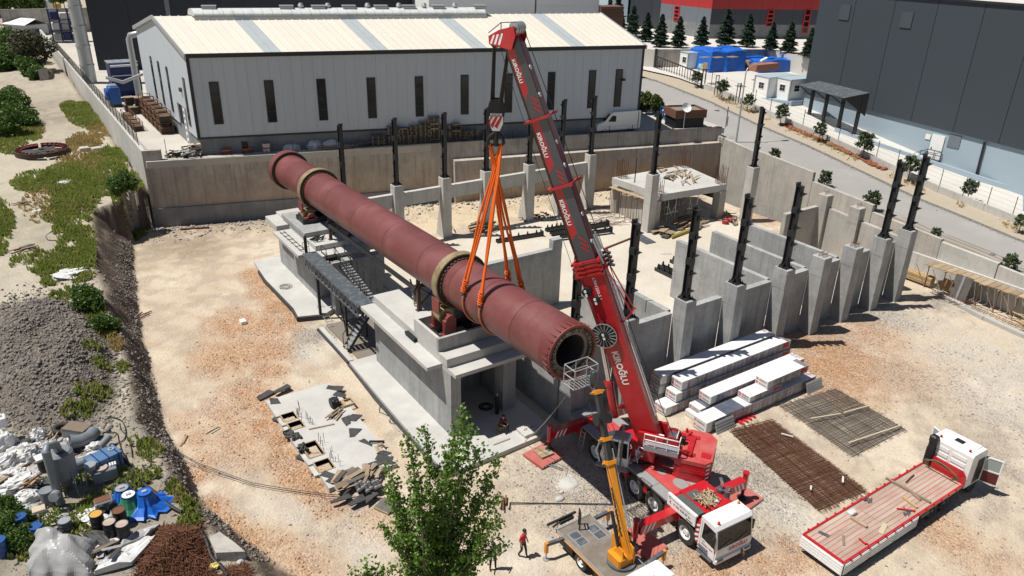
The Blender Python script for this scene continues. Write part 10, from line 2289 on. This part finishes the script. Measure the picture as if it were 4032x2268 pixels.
# - weeds and grass on the left ground
def weeds(name,patches,n,h,m,seed):
 r=np.random.default_rng(seed);XY=[]
 tot=sum(p[3]*p[4]for p in patches)
 for(t_,x,y,rx,ry,dens)in patches:
  c=gp(t_,x,y,4);k=int(n*rx*ry*dens/tot);a=r.random(k)*2*PI;q=np.sqrt(r.random(k));pts=np.column_stack([c.x+rx*q*np.cos(a),c.y+ry*q*np.sin(a)]);keep=fbm(pts[:,0],pts[:,1],1.3,seed)+.62*r.random(k)>.56+.34*q;XY.append(pts[keep])
 XY=np.concatenate(XY);e=crv(EDGE,XY[:,1]);XY=XY[(XY[:,1]>84)|(XY[:,0]<e+.9)];XY=XY[XY[:,0]<11.0];Z=ground_z(XY[:,0],XY[:,1]);k=len(XY);V=[];F=[]
 B=5;base=np.repeat(np.column_stack([XY,Z]),B,0);m_=len(base);a=r.random(m_)*6.28;L=h*(.45+.9*r.random(m_));lean=.2+.75*r.random(m_);off=r.normal(size=(m_,2))*.05
 base[:,:2]+=off;tip=base+np.column_stack([np.cos(a)*L*lean*.6,np.sin(a)*L*lean*.6,L]);w=.022+.02*r.random(m_);s=np.column_stack([-np.sin(a)*w,np.cos(a)*w,np.zeros(m_)]);midp=(base+tip)/2+np.column_stack([np.zeros(m_),np.zeros(m_),L*.12])
 V=np.stack([base-s,base+s,midp+s*1.6,tip,midp-s*1.6],1).reshape(-1,3);F=np.arange(5*m_).reshape(m_,5);o=np_mesh(name,V,F,m);o['kind']='stuff';return o
GREEN=[('e',560,300,1.6,6,1),('e',560,520,1.6,5,1.1),('e',520,150,2.2,4,.9),('e',560,60,2.2,5,.9),('e',620,420,.9,5,1.2),('e',370,580,1.2,1.6,.9),('e',20,200,.9,5,1),('e',0,400,.6,3,.8),('e',385,680,.7,1.0,1.1),('e',250,530,1.6,2.6,.35),('e',500,790,1.2,1.4,.5),('e',960,30,1.4,4,.9),('e',690,880,.9,1.8,1.2),('e',790,1050,.8,1.5,1.2),('a',640,880,2.2,9,1),('a',700,800,1.6,8,1),('a',560,820,1.6,6,.9),('a',880,1160,1.6,4,.9),('a',820,1250,2.4,6,.9),('a',520,1330,2.6,5,.9),('a',300,1370,2.6,4,.8),('a',700,1390,2.6,5,.9),('a',940,1390,2,4,1),('a',60,1050,2.0,8,1.1),('a',80,830,1.8,8,1.1),('a',220,980,1.4,6,.8),('i',700,40,1.1,1.0,.8),('i',620,230,1.0,.8,.7),('i',1130,520,.7,1.3,1),('i',1050,470,.6,.8,.8),('i',930,670,.7,.8,.7),('i',1110,690,.7,.7,.8),('i',760,850,.9,.6,1),('i',650,950,.8,.7,1.1),('i',640,1080,.9,.7,1),('i',1430,900,.5,1.0,1),('i',1440,1050,.6,.8,1.1),('i',430,1000,.8,.7,.9),('i',190,1270,.7,.5,.9),('i',1320,790,.4,.7,.8),('i',960,790,.8,.5,.6),('e',790,1310,.6,.6,.8),('e',930,1320,.4,.8,.8),('e',700,1160,.6,.6,.6),('i',560,760,1,.5,.5),('i',330,1040,.8,.6,.8)]
DRY=[('a',660,1060,1.8,4,1),('a',600,1080,1.4,3,.9),('a',740,980,1.2,4,.6),('e',870,1140,.45,1.3,1.6),('a',270,970,1.0,3,.5),('i',1350,850,.4,.8,.8),('a',620,1200,2.6,5,.35),('e',420,100,3,5,.25)]
weeds('grass',GREEN,46000,.30,M_GRASS,61);weeds('dry_grass',DRY,9000,.3,M_DRYGRASS,62)
# weeds on the verge of the road
r_=np.random.default_rng(64);XY=np.column_stack([81.6+r_.normal(size=700)*.5,25+r_.random(700)*50]);XY=XY[fbm(XY[:,0]*0,XY[:,1],2.0,65)>.55];C=np.column_stack([XY,[zr(y)+.15 for y in XY[:,1]]]);C=np.repeat(C,6,0)+r_.normal(size=(len(C)*6,3))*.12;V,F=leaves(C,.12,r_,-.4,2);WARP[0]=True;o=np_mesh('verge_weeds',V,F,M_DRYGRASS);o['kind']='stuff'
WARP[0]=False
# - loose stones
def stones(name,XY,Z,size,m,seed,flat=.6):
 r=np.random.default_rng(seed);n=len(XY);oc=np.array([[1,0,0],[0,1,0],[-1,0,0],[0,-1,0],[0,0,1],[0,0,-1]],float);fc=np.array([[0,1,4],[1,2,4],[2,3,4],[3,0,4],[1,0,5],[2,1,5],[3,2,5],[0,3,5]])
 s=size*(.42+.5*r.random(n)+1.9*r.random(n)**7);V=oc[None]*(.7+.6*r.random((n,6,1)));a=r.random(n)*6.28;c,q=np.cos(a)[:,None],np.sin(a)[:,None];X=V[...,0]*c-V[...,1]*q*.8;Y=V[...,0]*q+V[...,1]*c*.8
 V=np.stack([X,Y,V[...,2]*flat],-1)*s[:,None,None];V+=np.column_stack([XY,Z+s*.18])[:,None];F=(fc[None]+(np.arange(n)*6)[:,None,None]).reshape(-1,3);o=np_mesh(name,V.reshape(-1,3),F,m);o['kind']='stuff';return o
def scatter(n,x0,x1,y0,y1,wfun,seed):
 r=np.random.default_rng(seed);P=np.column_stack([x0+(x1-x0)*r.random(n),y0+(y1-y0)*r.random(n)]);w=wfun(P[:,0],P[:,1]);P=P[r.random(n)<w];return P[P[:,0]>crv(TOE,P[:,1])+.2]if x0>-5 else P
w_o=lambda x,y:zone(ORNG,x,y)**1.2*np.clip((70-y)/40,.25,1)
w_g=lambda x,y:np.clip(zone(GREY,x,y),0.06,1)**1.2*np.clip((70-y)/40,.2,1)*(1-((x>19)&(y>32.5)))
P=scatter(150000,3,62,10,60,w_o,71);stones('orange_gravel',P,ground_z(P[:,0],P[:,1]),.042,M_GRIT,72)
P=scatter(130000,3,66,10,52,w_g,73);stones('grey_gravel',P,ground_z(P[:,0],P[:,1]),.04,M_GRITGREY,74)
P=scatter(22000,-5.5,4.2,36,66,lambda x,y:np.clip(1.25-((x+.6)/3.9)**2-((y-52.5)/11)**2,.03,1)**.7,75);P=P[P[:,0]<crv(EDGE,P[:,1])+.4];stones('mound_rubble',P,ground_z(P[:,0],P[:,1]),.075,M_STONE,76,.8)
e0_=30+rng.random(5000)*50;P=np.column_stack([crv(TOE,e0_)+.3-np.abs(rng.normal(size=5000))*.7,e0_]);stones('cut_rubble',P,ground_z(P[:,0],P[:,1]),.07,M_STONE,86)
P=scatter(5200,-5,6,28,48,lambda x,y:.5+0*x,77);P=P[P[:,0]<crv(EDGE,P[:,1])];stones('yard_rubble',P,ground_z(P[:,0],P[:,1]),.06,M_STONE,78)
P=np.column_stack([9+rng.random(2600)*56,np.zeros(2600)]);P[:,1]=82.6-.2685*(P[:,0]-12.7)-.6-np.abs(rng.normal(size=2600))*1.7;stones('bank_rubble',P,ground_z(P[:,0],P[:,1]),.11,M_GRITGREY,79)
WARP[0]=True
P=np.column_stack([78.9+rng.normal(size=2600)*.35,15+rng.random(2600)*70]);stones('road_grit',P,np.array([zr(y)+.01 for y in P[:,1]]),.05,M_GRITGREY,80)
# red earth along the verge
P=np.column_stack([82.3+rng.normal(size=2600)*.22,46+rng.random(2600)*15]);stones('red_earth',P,np.array([zr(y)+.06 for y in P[:,1]]),.14,mat('red_earth_clod',(.25,.085,.04),.95,0,c2=(.18,.06,.03),ns=2),81)
WARP[0]=False
